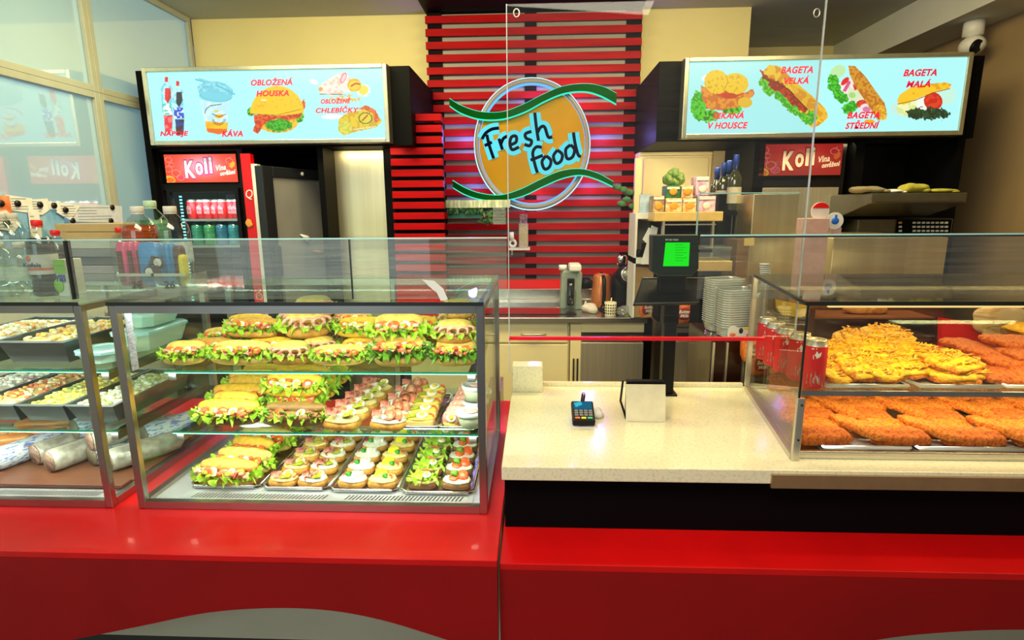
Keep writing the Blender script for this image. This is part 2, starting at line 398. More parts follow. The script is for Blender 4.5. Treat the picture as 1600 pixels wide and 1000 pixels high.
# ================================================================== round neon sign
SY = 3.55
def S(x, y, Y=SY):
    return at(640 + x / 2.94, y / 2.94, Y=Y)
t = thing('round_sign', 'round illuminated sign reading Fresh food with green waves', 'sign', tuple(S(565, 660)))
m_orange = M('orange_sign_face', (.46, .23, .004), .5, col2=(.36, .19, .006), nscale=3, spec=.15, emit=.05, ecol=(.9, .42, .02))
m_ringg = M('grey_sign_ring', (.28, .25, .27), .35, nscale=4)
m_neon = emis('ice_blue_neon', (.45, .8, 1), 1.7)
m_neont = emis('teal_neon', (.03, .95, .62), 1.15)
m_neonc = emis('cyan_halo_light', (.14, .85, .95), 1.0)
m_green = M('green_wave_face', (.001, .085, .008), .7, nscale=4, col2=(.001, .06, .006), spec=.05)
m_letter = M('navy_letter_face', (.002, .002, .025), .6, spec=.05)
def bez(pts, n=8):
    out = []; P = [Vector(p) for p in pts]
    for i in range(len(P) - 1):
        a, b, c, d = P[max(i - 1, 0)], P[i], P[i + 1], P[min(i + 2, len(P) - 1)]
        for k in range(n):
            u = k / n; out.append(.5 * ((2 * b) + (c - a) * u + (2 * a - 5 * b + 4 * c - d) * u * u + (3 * b - a - 3 * c + d) * u ** 3))
    out.append(P[-1]); return out
cx, cz_, rx, ry = 563, 662, 262, 300
def ringband(r0, r1, y0, y1, mat, nm, n=72):
    vs = []; fs = []
    for i in range(n):
        a = 2 * PI * i / n
        for r, Y in ((r0, y0), (r1, y0), (r1, y1), (r0, y1)): vs.append(S(cx + rx * r * math.cos(a), cz_ + ry * r * math.sin(a), SY) * 1 + Vector((0, Y - SY, 0)))
    for i in range(n):
        j = (i + 1) % n
        for k in range(4): fs.append((i * 4 + k, i * 4 + (k + 1) % 4, j * 4 + (k + 1) % 4, j * 4 + k))
    return MB().add(vs, fs, 0, True).build(nm, mat, t)
ringband(.93, 1.0, SY - .02, SY + .03, m_ringg, 'ring')
ringband(1.0, 1.018, SY - .012, SY + .012, m_neon, 'outer_neon')
ringband(.905, .932, SY - .015, SY + .01, emis('blue_neon', (.1, .42, 1), 1.6), 'inner_neon')
up_t = bez([(190, 462), (245, 495), (330, 522), (430, 522), (520, 490), (610, 445), (700, 408), (800, 396), (880, 408), (945, 440)])
up_b = bez([(190, 492), (245, 527), (330, 553), (430, 552), (530, 520), (620, 472), (710, 436), (800, 428), (870, 446), (943, 484)])
lo_t = bez([(204, 832), (260, 865), (330, 890), (420, 898), (510, 872), (600, 828), (690, 790), (780, 780), (860, 800), (930, 838)])
lo_b = bez([(206, 862), (260, 893), (330, 915), (420, 922), (520, 900), (610, 858), (700, 820), (780, 806), (850, 822), (926, 856)])
def strip(a, b, Y0, Y1, mat, nm, grow=0):
    n = len(a); vs = []; fs = []
    for p, q in zip(a, b):
        for (x, y), s_ in (((p[0], p[1]), -1), ((q[0], q[1]), 1)):
            v = S(x, y + s_ * grow); vs.append(Vector((v.x, Y0, v.z))); vs.append(Vector((v.x, Y1, v.z)))
    for i in range(n - 1):
        A_, B_ = i * 4, i * 4 + 4
        fs += [(A_, A_ + 2, B_ + 2, B_), (A_ + 1, B_ + 1, B_ + 3, A_ + 3), (A_, B_, B_ + 1, A_ + 1), (A_ + 2, A_ + 3, B_ + 3, B_ + 2)]
    fs += [(0, 1, 3, 2), ((n - 1) * 4, (n - 1) * 4 + 2, (n - 1) * 4 + 3, (n - 1) * 4 + 1)]
    return MB().add(vs, fs).build(nm, mat, t)
strip(up_t, up_b, SY - .065, SY - .045, m_green, 'wave'); strip(lo_t, lo_b, SY - .065, SY - .045, m_green, 'wave')
strip([p + Vector((0, 12)) for p in up_b] if False else [Vector((p[0], p[1] - 3)) for p in up_b], [Vector((p[0], p[1] + 5)) for p in up_b], SY - .06, SY - .04, m_neont, 'wave_neon')
strip([Vector((p[0], p[1] - 3)) for p in lo_b], [Vector((p[0], p[1] + 5)) for p in lo_b], SY - .06, SY - .04, m_neont, 'wave_neon')
strip([Vector((p[0], p[1] - 3)) for p in up_t], [Vector((p[0], p[1] + 1)) for p in up_t], SY - .06, SY - .04, m_neont, 'wave_neon')
strip([Vector((p[0], p[1] - 3)) for p in lo_t], [Vector((p[0], p[1] + 1)) for p in lo_t], SY - .06, SY - .04, m_neont, 'wave_neon')
# orange face between the waves, inside the ring
def inside(p, r=.92): return ((p[0] - cx) / rx) ** 2 + ((p[1] - cz_) / ry) ** 2 < r * r
top = [p for p in up_b if inside(p)]; bot = [p for p in lo_t if inside(p)]
def arc(pa, pb, n=24):
    a0 = math.atan2((pa[1] - cz_) / ry, (pa[0] - cx) / rx); a1 = math.atan2((pb[1] - cz_) / ry, (pb[0] - cx) / rx)
    while a1 - a0 > PI: a1 -= 2 * PI
    while a1 - a0 < -PI: a1 += 2 * PI
    return [(cx + rx * .92 * math.cos(a0 + (a1 - a0) * i / n), cz_ + ry * .92 * math.sin(a0 + (a1 - a0) * i / n)) for i in range(1, n)]
out = [tuple(p) for p in top] + arc(top[-1], bot[-1]) + [tuple(p) for p in reversed(bot)] + arc(bot[0], top[0])
P2 = [(S(*p).x, S(*p).z) for p in out]
MB().prism(P2, SY - .02, SY + .005, 'y').build('face', m_orange, t)
strokes = [[(335, 642), (352, 615), (380, 597), (412, 592)], [(357, 622), (368, 670), (388, 730)], [(347, 672), (380, 656)],
  [(412, 640), (420, 665), (428, 690)], [(420, 668), (432, 640), (452, 628)], [(466, 668), (490, 655), (490, 630), (470, 632), (462, 660), (472, 690), (503, 678)],
  [(560, 607), (533, 618), (536, 638), (560, 650), (552, 672), (528, 666)], [(575, 522), (582, 585), (592, 650)], [(588, 612), (602, 588), (620, 588), (636, 632), (654, 632)],
  [(607, 680), (582, 678), (566, 705), (575, 755), (587, 795)], [(556, 738), (612, 716)],
  [(626, 718), (608, 745), (620, 778), (642, 768), (648, 738), (626, 718)], [(678, 692), (660, 720), (672, 752), (694, 742), (700, 712), (678, 692)],
  [(738, 668), (716, 690), (722, 730), (746, 724), (756, 690), (738, 668)], [(751, 612), (758, 660), (772, 712), (785, 722)]]
for st in strokes:
    path = bez(st, 6)
    MB().tube([S(*p) + Vector((0, -.034, 0)) for p in path], .0095, 6, flat=.5).build('letter_stroke', m_letter, t)
for px_, py_ in ((480, 560), (700, 760), (650, 500), (480, 800)):
    q = S(px_, py_); MB().tube([(q.x, SY - .018, q.z), (q.x, 3.7675, q.z)], .008, 8).build('standoff', m_steel, t)
hm = MB()
for st in strokes: hm.tube([S(*p) + Vector((0, -.0225, 0)) for p in bez(st, 6)], .034, 8, flat=.10)
hm.build('letter_halo_glow', m_neonc, t, kind='stuff')  # flat glowing outline shaped as the cyan halo around the letters
for px_, py_, e_, col_ in ((835, 145, 9, (.22, .12, 1)), (725, 215, 9, (.3, .25, 1)), (945, 215, 9, (.3, .25, 1)), (835, 300, 6, (.9, .15, .55)), (735, 290, 5, (.3, .3, 1)), (925, 290, 5, (.6, .2, 1)), (900, 150, 5, (.8, .1, .6))):
    l_ = bpy.data.lights.new('sign_glow', 'POINT'); l_.energy = e_ * .32; l_.color = col_; l_.shadow_soft_size = .03
    lo_ = bpy.data.objects.new('sign_glow', l_); COL.objects.link(lo_); lo_.location = at(px_, py_, Y=3.64)

# ================================================================== menu light boxes and their black surrounds
m_menu = print_mat('backlit_menu_print', 1.0)
m_boxframe = M('silver_lightbox_frame', (.55, .55, .42), .3, .9)
BG = (176, 250, 250)
def lightbox(name, label, TLp, TRp, BRp, BLp, quad, cv_w, cv_h, paint, texts, umap):
    Y = 3.04
    TL, TR, BR, BL = [at(*p, Y=Y) for p in (TLp, TRp, BRp, BLp)]
    t = thing(name, label, 'menu board', tuple((BL + BR) / 2))
    x0, x1, z0, z1 = min(TL.x, BL.x), max(TR.x, BR.x), (BL.z + BR.z) / 2, (TL.z + TR.z) / 2
    w = .022
    MB().box(x0 - w, x1 + w, Y + .005, 3.10, z0 - w, z1 + w).build('housing', m_boxframe, t)
    fr = MB().box(x0 - w, x0, Y - .012, Y + .01, z0 - w, z1 + w).box(x1, x1 + w, Y - .012, Y + .01, z0 - w, z1 + w).box(x0, x1, Y - .012, Y + .01, z0 - w, z0).box(x0, x1, Y - .012, Y + .01, z1, z1 + w)
    fr.build('frame', m_boxframe, t, bevel=.003)
    cv = Canvas(cv_w, cv_h, quad, BG); paint(cv)
    cv.build('menu_print', m_menu, (x0, Y, z1), (x1, Y, z1), (x1, Y, z0), (x0, Y, z0), t)
    def UV(x, y):
        (a, b), (c, d), (e, f), (g, h) = quad; v = .5; u = .5
        for _ in range(6):
            xl, xr_ = a + (g - a) * v, c + (e - c) * v; u = (x - xl) / (xr_ - xl); yt, yb = b + (d - b) * u, h + (f - h) * u; v = (y - yt) / (yb - yt)
        return x0 + (x1 - x0) * u, z1 + (z0 - z1) * v
    for s_, xa_, ya_, xb_, yb_, *rest in texts:
        mb = MB(); p0 = UV(xa_, yb_); p1 = UV(xb_, ya_); text_mesh(mb, s_, p0[0], p1[0], p0[1], p1[1], Y - .001, shear=.25, fat=.034, rot=rest[0] if rest else 0)
        mb.build('lettering', m_ink, t)
    return t
m_ink = M('crimson_ink', (.60, .0, .05), .5, emit=.18, ecol=(.85, 0, .06))
GRN, DGR, YEL, ORG, MEAT, RD, WH = (90, 215, 30), (20, 130, 10), (250, 205, 30), (225, 130, 20), (200, 45, 15), (225, 20, 25), (245, 255, 252)
def paintL(c):
    c.ell(1050, 175, 28, 12, WH, ang=20); c.ell(1150, 368, 60, 14, WH)
    for cxx, tp, m_, c1, c2 in ((225, 140, 450, (235, 30, 60), (250, 180, 190)), (290, 163, 468, (20, 60, 150), (90, 190, 220))):
        dx = 12 if cxx < 250 else 14
        c.poly([(cxx - 16, tp), (cxx + 2, tp), (cxx + 2, tp + 26), (cxx - 16, tp + 26)], (225, 15, 40))
        c.poly([(cxx - 16, tp + 26), (cxx + 4, tp + 26), (cxx + 28, tp + 62), (cxx + 30, tp + 120), (cxx + 24, tp + 150), (cxx + 36, m_ - 20), (cxx + 30, m_), (cxx - 12, m_), (cxx - 16, tp + 170), (cxx - 30, tp + 140), (cxx - 38, tp + 62)], (120, 220, 235), (190, 245, 250), 14)
        c.poly([(cxx - 14, tp + 60), (cxx + 18, tp + 60), (cxx + 22, tp + 110), (cxx + 4, tp + 145), (cxx - 14, tp + 120)], c1, (200, 20, 40) if cxx < 250 else (20, 40, 60), 20)
        c.poly([(cxx - 30, tp + 145), (cxx + 26, tp + 145), (cxx + 34, tp + 205), (cxx - 22, tp + 205)], (80, 215, 200) if cxx < 250 else (30, 90, 220), WH, 9, .6)
        c.poly([(cxx - 18, tp + 210), (cxx + 34, tp + 210), (cxx + 32, m_ - 8), (cxx - 8, m_ - 8)], c1, (250, 120, 120) if cxx < 250 else (70, 30, 30), 16)
    c.line([(385, 155), (530, 195)], 7, (60, 190, 220)); c.line([(400, 150), (540, 190)], 3, (30, 150, 190))
    c.poly([(412, 270), (578, 262), (566, 445), (520, 462), (450, 440)], (215, 250, 255), (190, 240, 252), 20)
    c.poly([(442, 385), (572, 395), (566, 445), (520, 460), (452, 440)], (250, 200, 20), (255, 180, 10), 15)
    c.poly([(450, 425), (567, 430), (560, 450), (520, 460), (458, 446)], (235, 110, 10))
    c.ell(497, 215, 103, 48, (150, 228, 240), (120, 210, 230), ang=8, nsc=14); c.ell(497, 250, 92, 30, (120, 215, 232), ang=5)
    c.ell(500, 200, 80, 26, (90, 195, 220), ang=10, ring=.86); c.ell(500, 235, 95, 40, (90, 190, 215), ang=8, ring=.9)
    c.line([(500, 185), (605, 238)], 8, (80, 200, 222))
    for r in (38, 30): c.ell(520, 372, r, r * .95, (20, 25, 40), ring=.83, half='down')
    c.ell(520, 358, 26, 12, (250, 190, 20)); c.line([(482, 345), (520, 362), (556, 348)], 4, (20, 30, 40)); c.line([(440, 340), (446, 318), (470, 300), (530, 292)], 6, (110, 130, 140)); c.ell(505, 330, 14, 5, (250, 200, 30))
    # filled roll
    c.ell(850, 385, 118, 70, (245, 200, 40), (225, 160, 30), nsc=14); c.ell(700, 335, 22, 24, DGR, GRN); c.ell(970, 370, 26, 30, GRN, DGR, wob=6)
    c.poly([(715, 350), (860, 360), (960, 330), (995, 268), (1005, 300), (975, 370), (905, 385), (830, 375), (770, 410), (740, 458), (712, 445), (722, 400)], MEAT, (235, 90, 30), 10, .5, wob=5)
    c.ell(855, 412, 75, 35, (60, 190, 25), (25, 140, 15), nsc=7, wob=8)
    c.ell(845, 345, 150, 150, YEL, (240, 185, 25), nsc=10, thr=.75, half='up'); c.ell(845, 335, 148, 22, YEL); c.line([(700, 348), (845, 356), (975, 325)], 3, (130, 70, 10)); c.ell(770, 272, 18, 7, (255, 235, 150))
    # garnished slices
    c.poly([(1075, 205), (1130, 160), (1205, 125), (1250, 150), (1280, 190), (1255, 235), (1150, 250), (1085, 240)], (250, 235, 225), (235, 205, 190), 12, .6, wob=4)
    c.ell(1215, 155, 15, 32, (235, 120, 150), ang=25); c.ell(1216, 156, 9, 24, (250, 205, 215), ang=25); c.ell(1088, 215, 12, 12, (240, 160, 60)); c.line([(1085, 243), (1200, 244), (1250, 255)], 4, (120, 90, 60))
    c.ell(1325, 225, 40, 36, (235, 245, 235), (205, 235, 235)); c.ell(1325, 222, 26, 26, (240, 225, 80)); c.ell(1275, 195, 38, 36, (245, 200, 30), (230, 170, 30)); c.ell(1275, 197, 30, 26, (235, 210, 60)); c.line([(1258, 200), (1282, 186), (1305, 190)], 9, (200, 40, 20))
    c.ell(1230, 268, 90, 20, (240, 190, 90), BG, wob=6, thr=.55)
    c.poly([(1190, 380), (1240, 345), (1330, 330), (1400, 350), (1425, 395), (1395, 430), (1290, 450), (1215, 474), (1185, 440)], (235, 205, 40), (215, 175, 40), 12, wob=3)
    c.ell(1222, 430, 38, 40, (205, 205, 60), (230, 220, 90)); c.poly([(1290, 330), (1340, 305), (1395, 335), (1412, 390), (1390, 405), (1372, 350), (1325, 330)], (215, 85, 30), (235, 120, 50), 8, wob=4)
    c.ell(1335, 378, 38, 32, (60, 100, 20)); c.ell(1335, 378, 32, 27, (225, 215, 60)); c.line([(1318, 390), (1345, 362)], 9, (205, 40, 20)); c.line([(1270, 440), (1390, 425)], 5, (240, 235, 180))
def paintR(c):
    c.ell(285, 215, 30, 12, WH, ang=-20); c.ell(225, 355, 22, 9, WH)
    c.ell(245, 335, 36, 62, (70, 210, 30), (30, 160, 20), nsc=7, wob=9); c.ell(290, 375, 45, 28, GRN, DGR, nsc=7, wob=8); c.ell(385, 350, 42, 22, GRN, DGR, nsc=7, wob=6)
    c.poly([(255, 250), (330, 270), (420, 285), (478, 262), (480, 285), (430, 335), (340, 355), (275, 345), (260, 300)], (215, 110, 25), (240, 150, 40), 10, wob=4)
    c.poly([(272, 250), (330, 262), (420, 275), (440, 280), (395, 303), (340, 298), (280, 272)], (225, 50, 20)); c.ell(440, 320, 30, 22, (240, 190, 40))
    c.ell(322, 235, 52, 50, YEL, (225, 175, 20), nsc=7, thr=.75); c.ell(402, 242, 54, 44, YEL, (225, 175, 20), nsc=7, thr=.75); c.line([(362, 205), (370, 235), (350, 272)], 3, (200, 140, 10)); c.ell(375, 292, 32, 12, (205, 40, 20))
    # large baguette
    c.poly([(520, 190), (545, 163), (590, 170), (650, 230), (720, 290), (775, 345), (785, 380), (765, 402), (740, 420), (715, 425), (690, 405), (600, 320), (540, 250)], (245, 200, 50), (225, 150, 30), 14, .6)
    c.poly([(505, 180), (540, 215), (600, 240), (660, 300), (700, 350), (690, 362), (640, 340), (600, 290), (545, 275), (520, 230)], MEAT, (150, 20, 20), 8, wob=5); c.poly([(630, 240), (700, 280), (770, 345), (780, 385), (760, 400), (700, 350), (650, 290)], (240, 185, 40), (225, 150, 30), 16)
    for q in ((522, 240), (540, 272), (585, 295), (610, 320), (640, 350), (680, 380), (700, 395), (720, 375)): c.ell(q[0], q[1], 26, 17, (110, 215, 40), (50, 170, 25), nsc=6, wob=6, ang=40)
    c.line([(520, 215), (620, 262), (700, 350)], 5, (110, 15, 15))
    # medium baguette
    c.ell(832, 190, 34, 24, (190, 235, 170), ang=-30); c.poly([(835, 240), (860, 215), (905, 225), (925, 270), (960, 330), (985, 365), (930, 365), (885, 320), (850, 285)], (245, 240, 235), (225, 230, 200), 12)
    for q in ((812, 225), (815, 255), (835, 290), (850, 300), (870, 345), (885, 335)): c.ell(q[0], q[1], 26, 22, (60, 205, 35), (30, 150, 25), nsc=6, wob=7)
    c.ell(860, 230, 22, 10, RD, ang=-45); c.poly([(848, 270), (875, 225), (885, 235), (862, 275)], (225, 80, 140)); c.ell(895, 288, 28, 24, (215, 235, 190)); c.ell(888, 288, 14, 12, (170, 215, 120)); c.ell(930, 325, 26, 18, MEAT, (230, 60, 30)); c.ell(945, 345, 28, 22, (245, 220, 230)); c.ell(945, 348, 16, 12, (215, 120, 160)); c.poly([(890, 240), (920, 262), (898, 268)], RD)
    c.poly([(876, 165), (905, 168), (945, 210), (985, 270), (1020, 320), (1028, 355), (1015, 385), (990, 395), (975, 370), (940, 310), (900, 250), (880, 200)], (215, 150, 40), (190, 110, 25), 8, .55); c.ell(955, 400, 22, 10, (250, 170, 30)); c.ell(1005, 360, 22, 34, (240, 190, 50), (215, 150, 40), ang=-20)
    # small baguette
    c.ell(1265, 285, 50, 45, (200, 245, 225)); c.ell(1080, 345, 35, 30, (200, 240, 230)); c.ell(1130, 345, 62, 34, (245, 245, 180), (215, 235, 150), nsc=16); c.ell(1150, 330, 30, 24, (200, 225, 130), ring=.75); c.ell(1190, 320, 40, 42, (245, 250, 235))
    c.ell(1220, 313, 38, 38, (205, 35, 25)); c.ell(1220, 313, 31, 31, (225, 60, 30), (205, 30, 20), nsc=9); c.ell(1200, 366, 85, 26, (15, 45, 25), (30, 75, 40), nsc=6, wob=14); c.ell(1130, 358, 30, 8, (30, 60, 30), wob=6)
    c.poly([(1072, 310), (1085, 285), (1130, 255), (1200, 240), (1275, 234), (1298, 242), (1290, 258), (1220, 275), (1150, 305), (1100, 328), (1078, 325)], (250, 200, 40), (235, 165, 25), 20, .6); c.line([(1075, 325), (1150, 308), (1220, 277), (1290, 260)], 3, (130, 80, 20))
lightbox('menu_lightbox', 'backlit menu board reading NAPOJE, KAVA, OBLOZENA HOUSKA on the window side', (230, 111), (598, 109), (602, 217), (243, 220),
    [(105, 115), (1433, 105), (1447, 492), (165, 495)], 560, 170, paintL,
    [('NÁPOJE', 193, 432, 348, 474), ('KÁVA', 540, 432, 653, 474), ('OBLOŽENÁ', 700, 150, 930, 193), ('HOUSKA', 730, 218, 910, 252), ('OBLOŽENÉ', 1090, 262, 1253, 296), ('CHLEBÍČKY', 1062, 308, 1300, 347)], None)
lightbox('menu_lightbox', 'backlit menu board reading SEKANA V HOUSCE and three BAGETA pictures', (1078, 98), (1512, 89), (1491, 204), (1071, 210),
    [(207, 155), (1368, 130), (1312, 438), (185, 455)], 640, 176, paintR,
    [('SEKANÁ', 300, 356, 436, 390), ('V HOUSCE', 280, 402, 450, 433), ('BAGETA', 592, 168, 730, 200), ('VELKÁ', 604, 208, 712, 243), ('BAGETA', 862, 357, 1000, 388), ('STŘEDNÍ', 853, 393, 1000, 432), ('BAGETA', 1100, 178, 1242, 210), ('MALÁ', 1110, 220, 1216, 256)], None)

def surround(label, x0, x1, zb, zt, extra):
    t = thing('black_surround', label, 'built-in cabinet', ((x0 + x1) / 2, 3.1, 0))
    MB().box(x0, x1, 3.1, 3.8, zb, zt).build('canopy', m_black, t, bevel=.003)
    for n_, b in extra: MB().box(*b).build(n_, m_black, t)
    return t
bl = xa(232, 228, 3.1)
surround('black canopy and side boards around the drinks fridge near the window', xa(205, 110, 3.1) + .02, xa(640, 103, 3.1), 1.885, 2.287,
    [('side_board', (-2.15, -2.115, 3.1, 3.8, 0, 1.885)), ('back_board', (-2.115, -.8, 3.76, 3.8, 0, 1.885)), ('divider', (xa(508, 300, 3.2), xa(514, 300, 3.2) + .01, 3.12, 3.76, 0, 1.885)), ('end_post', (xa(607, 300, 3.24) - .02, xa(615, 300, 3.24), 3.24, 3.3, 0, 1.885))])
surround('black canopy and side boards around the steel appliances near the brown wall', xa(1030, 97, 3.1), xa(1540, 86, 3.1), 1.888, 2.285,
    [('side_board', (2.18, 2.215, 3.1, 3.8, 0, 1.888)), ('back_board', (1.13, 2.18, 3.76, 3.8, 0, 1.888)), ('divider', (xa(1166, 300, 3.2), xa(1182, 300, 3.2), 3.12, 3.76, 0, 1.888)), ('divider', (xa(1318, 300, 3.2), xa(1326, 300, 3.2) + .02, 3.12, 3.76, 0, 1.888)), ('infill', (xa(1326, 250, 3.4), 2.18, 3.5, 3.52, 1.3, 1.888))])

# ================================================================== drinks fridges with Koli headers
m_hdr = print_mat('backlit_header_print', 1.1); m_hdr2 = print_mat('header_print', .55)  # the second header print is given a dim glow too
def header(t, x0, x1, z0, z1, y, lit, c1, c2):
    cv = Canvas(150, 62, [(0, 0), (420, 0), (420, 165), (0, 165)], c1)
    cv.C[:] = np.array(c1) / 255.
    d = np.exp(-(((cv.X - 215) / 120) ** 2 + ((cv.Y - 70) / 65) ** 2))[..., None]; cv.C = cv.C * (1 - d) + np.array(c2) / 255. * d
    for a, b, r in ((25, 30, 20), (40, 60, 16), (18, 85, 22), (60, 110, 26), (85, 135, 22), (100, 100, 14), (380, 40, 22), (400, 25, 14)): cv.ell(a, b, r, r * .8, (255, 170, 150), ring=.8)
    cv.ell(15, 150, 36, 26, (250, 190, 40)); cv.ell(22, 150, 24, 16, (240, 110, 30)); cv.ell(85, 135, 16, 8, (240, 60, 120), ang=-30)
    cv.poly([(375, 70), (395, 45), (412, 48), (408, 70), (388, 84)], (250, 190, 40) if lit else (240, 110, 40))
    cv.build('header_print', m_hdr if lit else m_hdr2, (x0, y, z1), (x1, y, z1), (x1, y, z0), (x0, y, z0), t)
    w, h = x1 - x0, z1 - z0
    def r(a, b, c, d): return x0 + w * a, x0 + w * c, z1 - h * d, z1 - h * b
    out = M('logo_outline_' + ('pink' if lit else 'maroon'), (.75, .05, .4) if lit else (.35, .0, .01), .5, emit=.25 if lit else 0)
    inn = M('logo_fill_' + ('white' if lit else 'cream'), (.75, .92, .95) if lit else (.85, .75, .65), .5, emit=.5 if lit else 0)
    for s_, (a, b, c, d) in (('K', (.28, .22, .42, .84)), ('o', (.43, .30, .535, .74)), ('l', (.555, .14, .595, .70)), ('i', (.625, .10, .665, .68))):
        mb = MB(); p = r(a, b, c, d); text_mesh(mb, s_, p[0] - w * .012, p[1] + w * .012, p[2] - h * .04, p[3] + h * .04, y - .002, fat=.075); mb.build('logo_outline', out, t)
        mb = MB(); text_mesh(mb, s_, *p, y - .004, fat=.035); mb.build('logo_letter', inn, t)
    for s_, q in (('Vlna', (.715, .38, .85, .58)), ('osvěžení', (.76, .56, .985, .74))):
        mb = MB(); text_mesh(mb, s_, *r(*q), y - .002, shear=.3, fat=.02, rot=.12); mb.build('lettering', inn, t)
t = thing('drinks_fridge', 'tall black drinks fridge with lit pink header and cans behind glass', 'fridge', (-1.9, 3.2, 0))
x0, x1 = xa(246, 300, 3.14), xa(384, 300, 3.14); zt = za(300, 232, 3.14)
MB().box(x0, x0 + .03, 3.14, 3.72, .1, zt).box(x1 - .03, x1, 3.14, 3.72, .1, zt).box(x0 + .03, x1 - .03, 3.70, 3.72, .1, zt).box(x0 + .03, x1 - .03, 3.14, 3.70, zt - .015, zt).box(x0 + .03, x1 - .03, 3.14, 3.72, .1, .2).build('body', m_blackplastic, t)
MB().box(x0 + .03, x1 - .03, 3.145, 3.25, za(300, 297, 3.14), za(300, 287, 3.14)).build('header_sill', m_blackplastic, t)
header(t, xa(258, 262, 3.13), xa(370, 262, 3.13), za(310, 285, 3.13), za(310, 241, 3.13), 3.13, True, (235, 60, 30), (255, 190, 220))
gx0, gx1 = xa(272, 340, 3.12), xa(372, 340, 3.12); gz0, gz1 = .95, za(310, 300, 3.12)
MB().box(gx0, gx1, 3.118, 3.124, gz0, gz1).build('door_glass', m_pane, t)
MB().box(gx0 - .02, gx0, 3.11, 3.14, gz0, gz1 + .02).box(gx1, gx1 + .02, 3.11, 3.14, gz0, gz1 + .02).box(gx0, gx1, 3.11, 3.14, gz1, gz1 + .02).build('door_frame', m_blackplastic, t)
led = MB()
for i in range(34): led.box(xa(287, 340, 3.16) - .006, xa(287, 340, 3.16) + .006, 3.15, 3.156, gz1 - .02 - i * .018, gz1 - .028 - i * .018)
led.build('led_strip', emis('cyan_led', (.25, .9, 1), 2.2), t, kind='stuff')
MB().box(gx0, gx1, 3.68, 3.69, .95, gz1).build('liner', M('fridge_liner', (.05, .07, .09), .5), t)
m_wire = M('fridge_shelf', (.5, .55, .58), .3, .6)
zsA = za(330, 342, 3.2); zsB = za(330, 383, 3.2)
for z in (zsA, zsB, zsB - .2): MB().box(gx0 + .002, gx1 - .002, 3.17, 3.6, z - .012, z).build('shelf', m_wire, t)
for i in (0,):
    l_ = bpy.data.lights.new('fridge_lamp', 'AREA'); l_.size = .3; l_.size_y = .05; l_.shape = 'RECTANGLE'; l_.energy = .9; l_.color = (.75, .92, 1)
    lo_ = bpy.data.objects.new('fridge_lamp', l_); COL.objects.link(lo_); lo_.location = ((gx0 + gx1) / 2, 3.16, gz1 - .01); lo_.rotation_euler = (.5, 0, 0)
def can_maker(r=.031, h=.115, big=False):
    def f():
        t = thing('drink_can', 'x', 'can', (0, 0, 0))
        m_can = M('can_red_print', (.72, .006, .012), .28, .25, col2=(.70, .01, .015), nscale=3)
        MB().lathe([(r * .82, 0), (r, .006), (r, h - .014), (r, h - .0135)], n=24).build('body', m_can, t)
        MB().lathe([(r, h - .0135), (r * .82, h - .002), (r * .84, h), (r * .76, h), (r * .74, h - .004), (.001, h - .004)], n=24, cap=False).lathe([(r * .80, -.0005), (r * .985, .006)], n=24).build('lid', m_steel, t)
        ck = M('can_drink_print', (.18, .02, .015), .35, col2=(.55, .25, .18), nscale=60); wl = M('can_white_print', (.85, .85, .85), .3)
        def wrap(pts, name, mat, k=1.003):
            mb = MB(); vs = []; n = len(pts)
            vs = [(r * k * math.sin(a), -r * k * math.cos(a), z) for a, z in pts]; mb.add(vs, [list(range(n))]); mb.build(name, mat, t)
        for s_ in range(6):
            a0 = -1.1 + s_ * .36
            if s_ < 5: wrap([(a0, .012), (a0 + .36, .012), (a0 + .36, .045 - .008 * abs(s_ - 2)), (a0, .045 - .008 * abs(s_ - 2))], 'glass_picture', ck)
        wrap([(-.3, .008), (.7, .008), (.7, .012), (-.3, .012)], 'base_line', wl, 1.006)
        wrap([(-.35, .070), (.0, .073), (.25, .078), (.30, .088), (.05, .083), (-.1, .090), (-.2, .082), (-.4, .078)], 'ribbon', wl, 1.006)
        wrap([(-.6, .094), (-.45, .092), (-.1, .0935), (-.1, .0955), (-.45, .095)], 'ribbon', wl, 1.006)
        wrap([(-.2, .015), (.25, .015), (.3, .026), (.05, .034), (-.22, .026)], 'emblem', M('can_emblem', (.5, .42, .38), .4), 1.008)
        return t
    return f
def fcan():
    t = thing('drink_can', 'x', 'can', (0, 0, 0)); r, h = .026, .105
    MB().lathe([(r * .82, 0), (r, .005), (r, h - .012)], n=16).build('body', M('can_red_print', (.72, .006, .012)), t)
    MB().lathe([(r, h - .012), (r * .8, h), (.001, h)], n=16, cap=False).build('lid', m_steel, t)
    MB().prism([(-.014, .03), (.014, .025), (.014, .06), (.0, .075), (-.014, .065)], -r * 1.03, -r * .86, 'y').build('label', M('can_label_pale', (.8, .45, .5), .4, col2=(.75, .1, .12), nscale=90), t)
    return t
for i in range(7):
    place('fcan', fcan, (gx0 + .05 + i * .045, 3.22 + (i % 2) * .015, zsA), .3 * (i % 3 - 1), (1, 1, 1.05), 'red can on the upper shelf of the lit drinks fridge, %s from the window' % ORD[i], 'cans in the lit fridge')
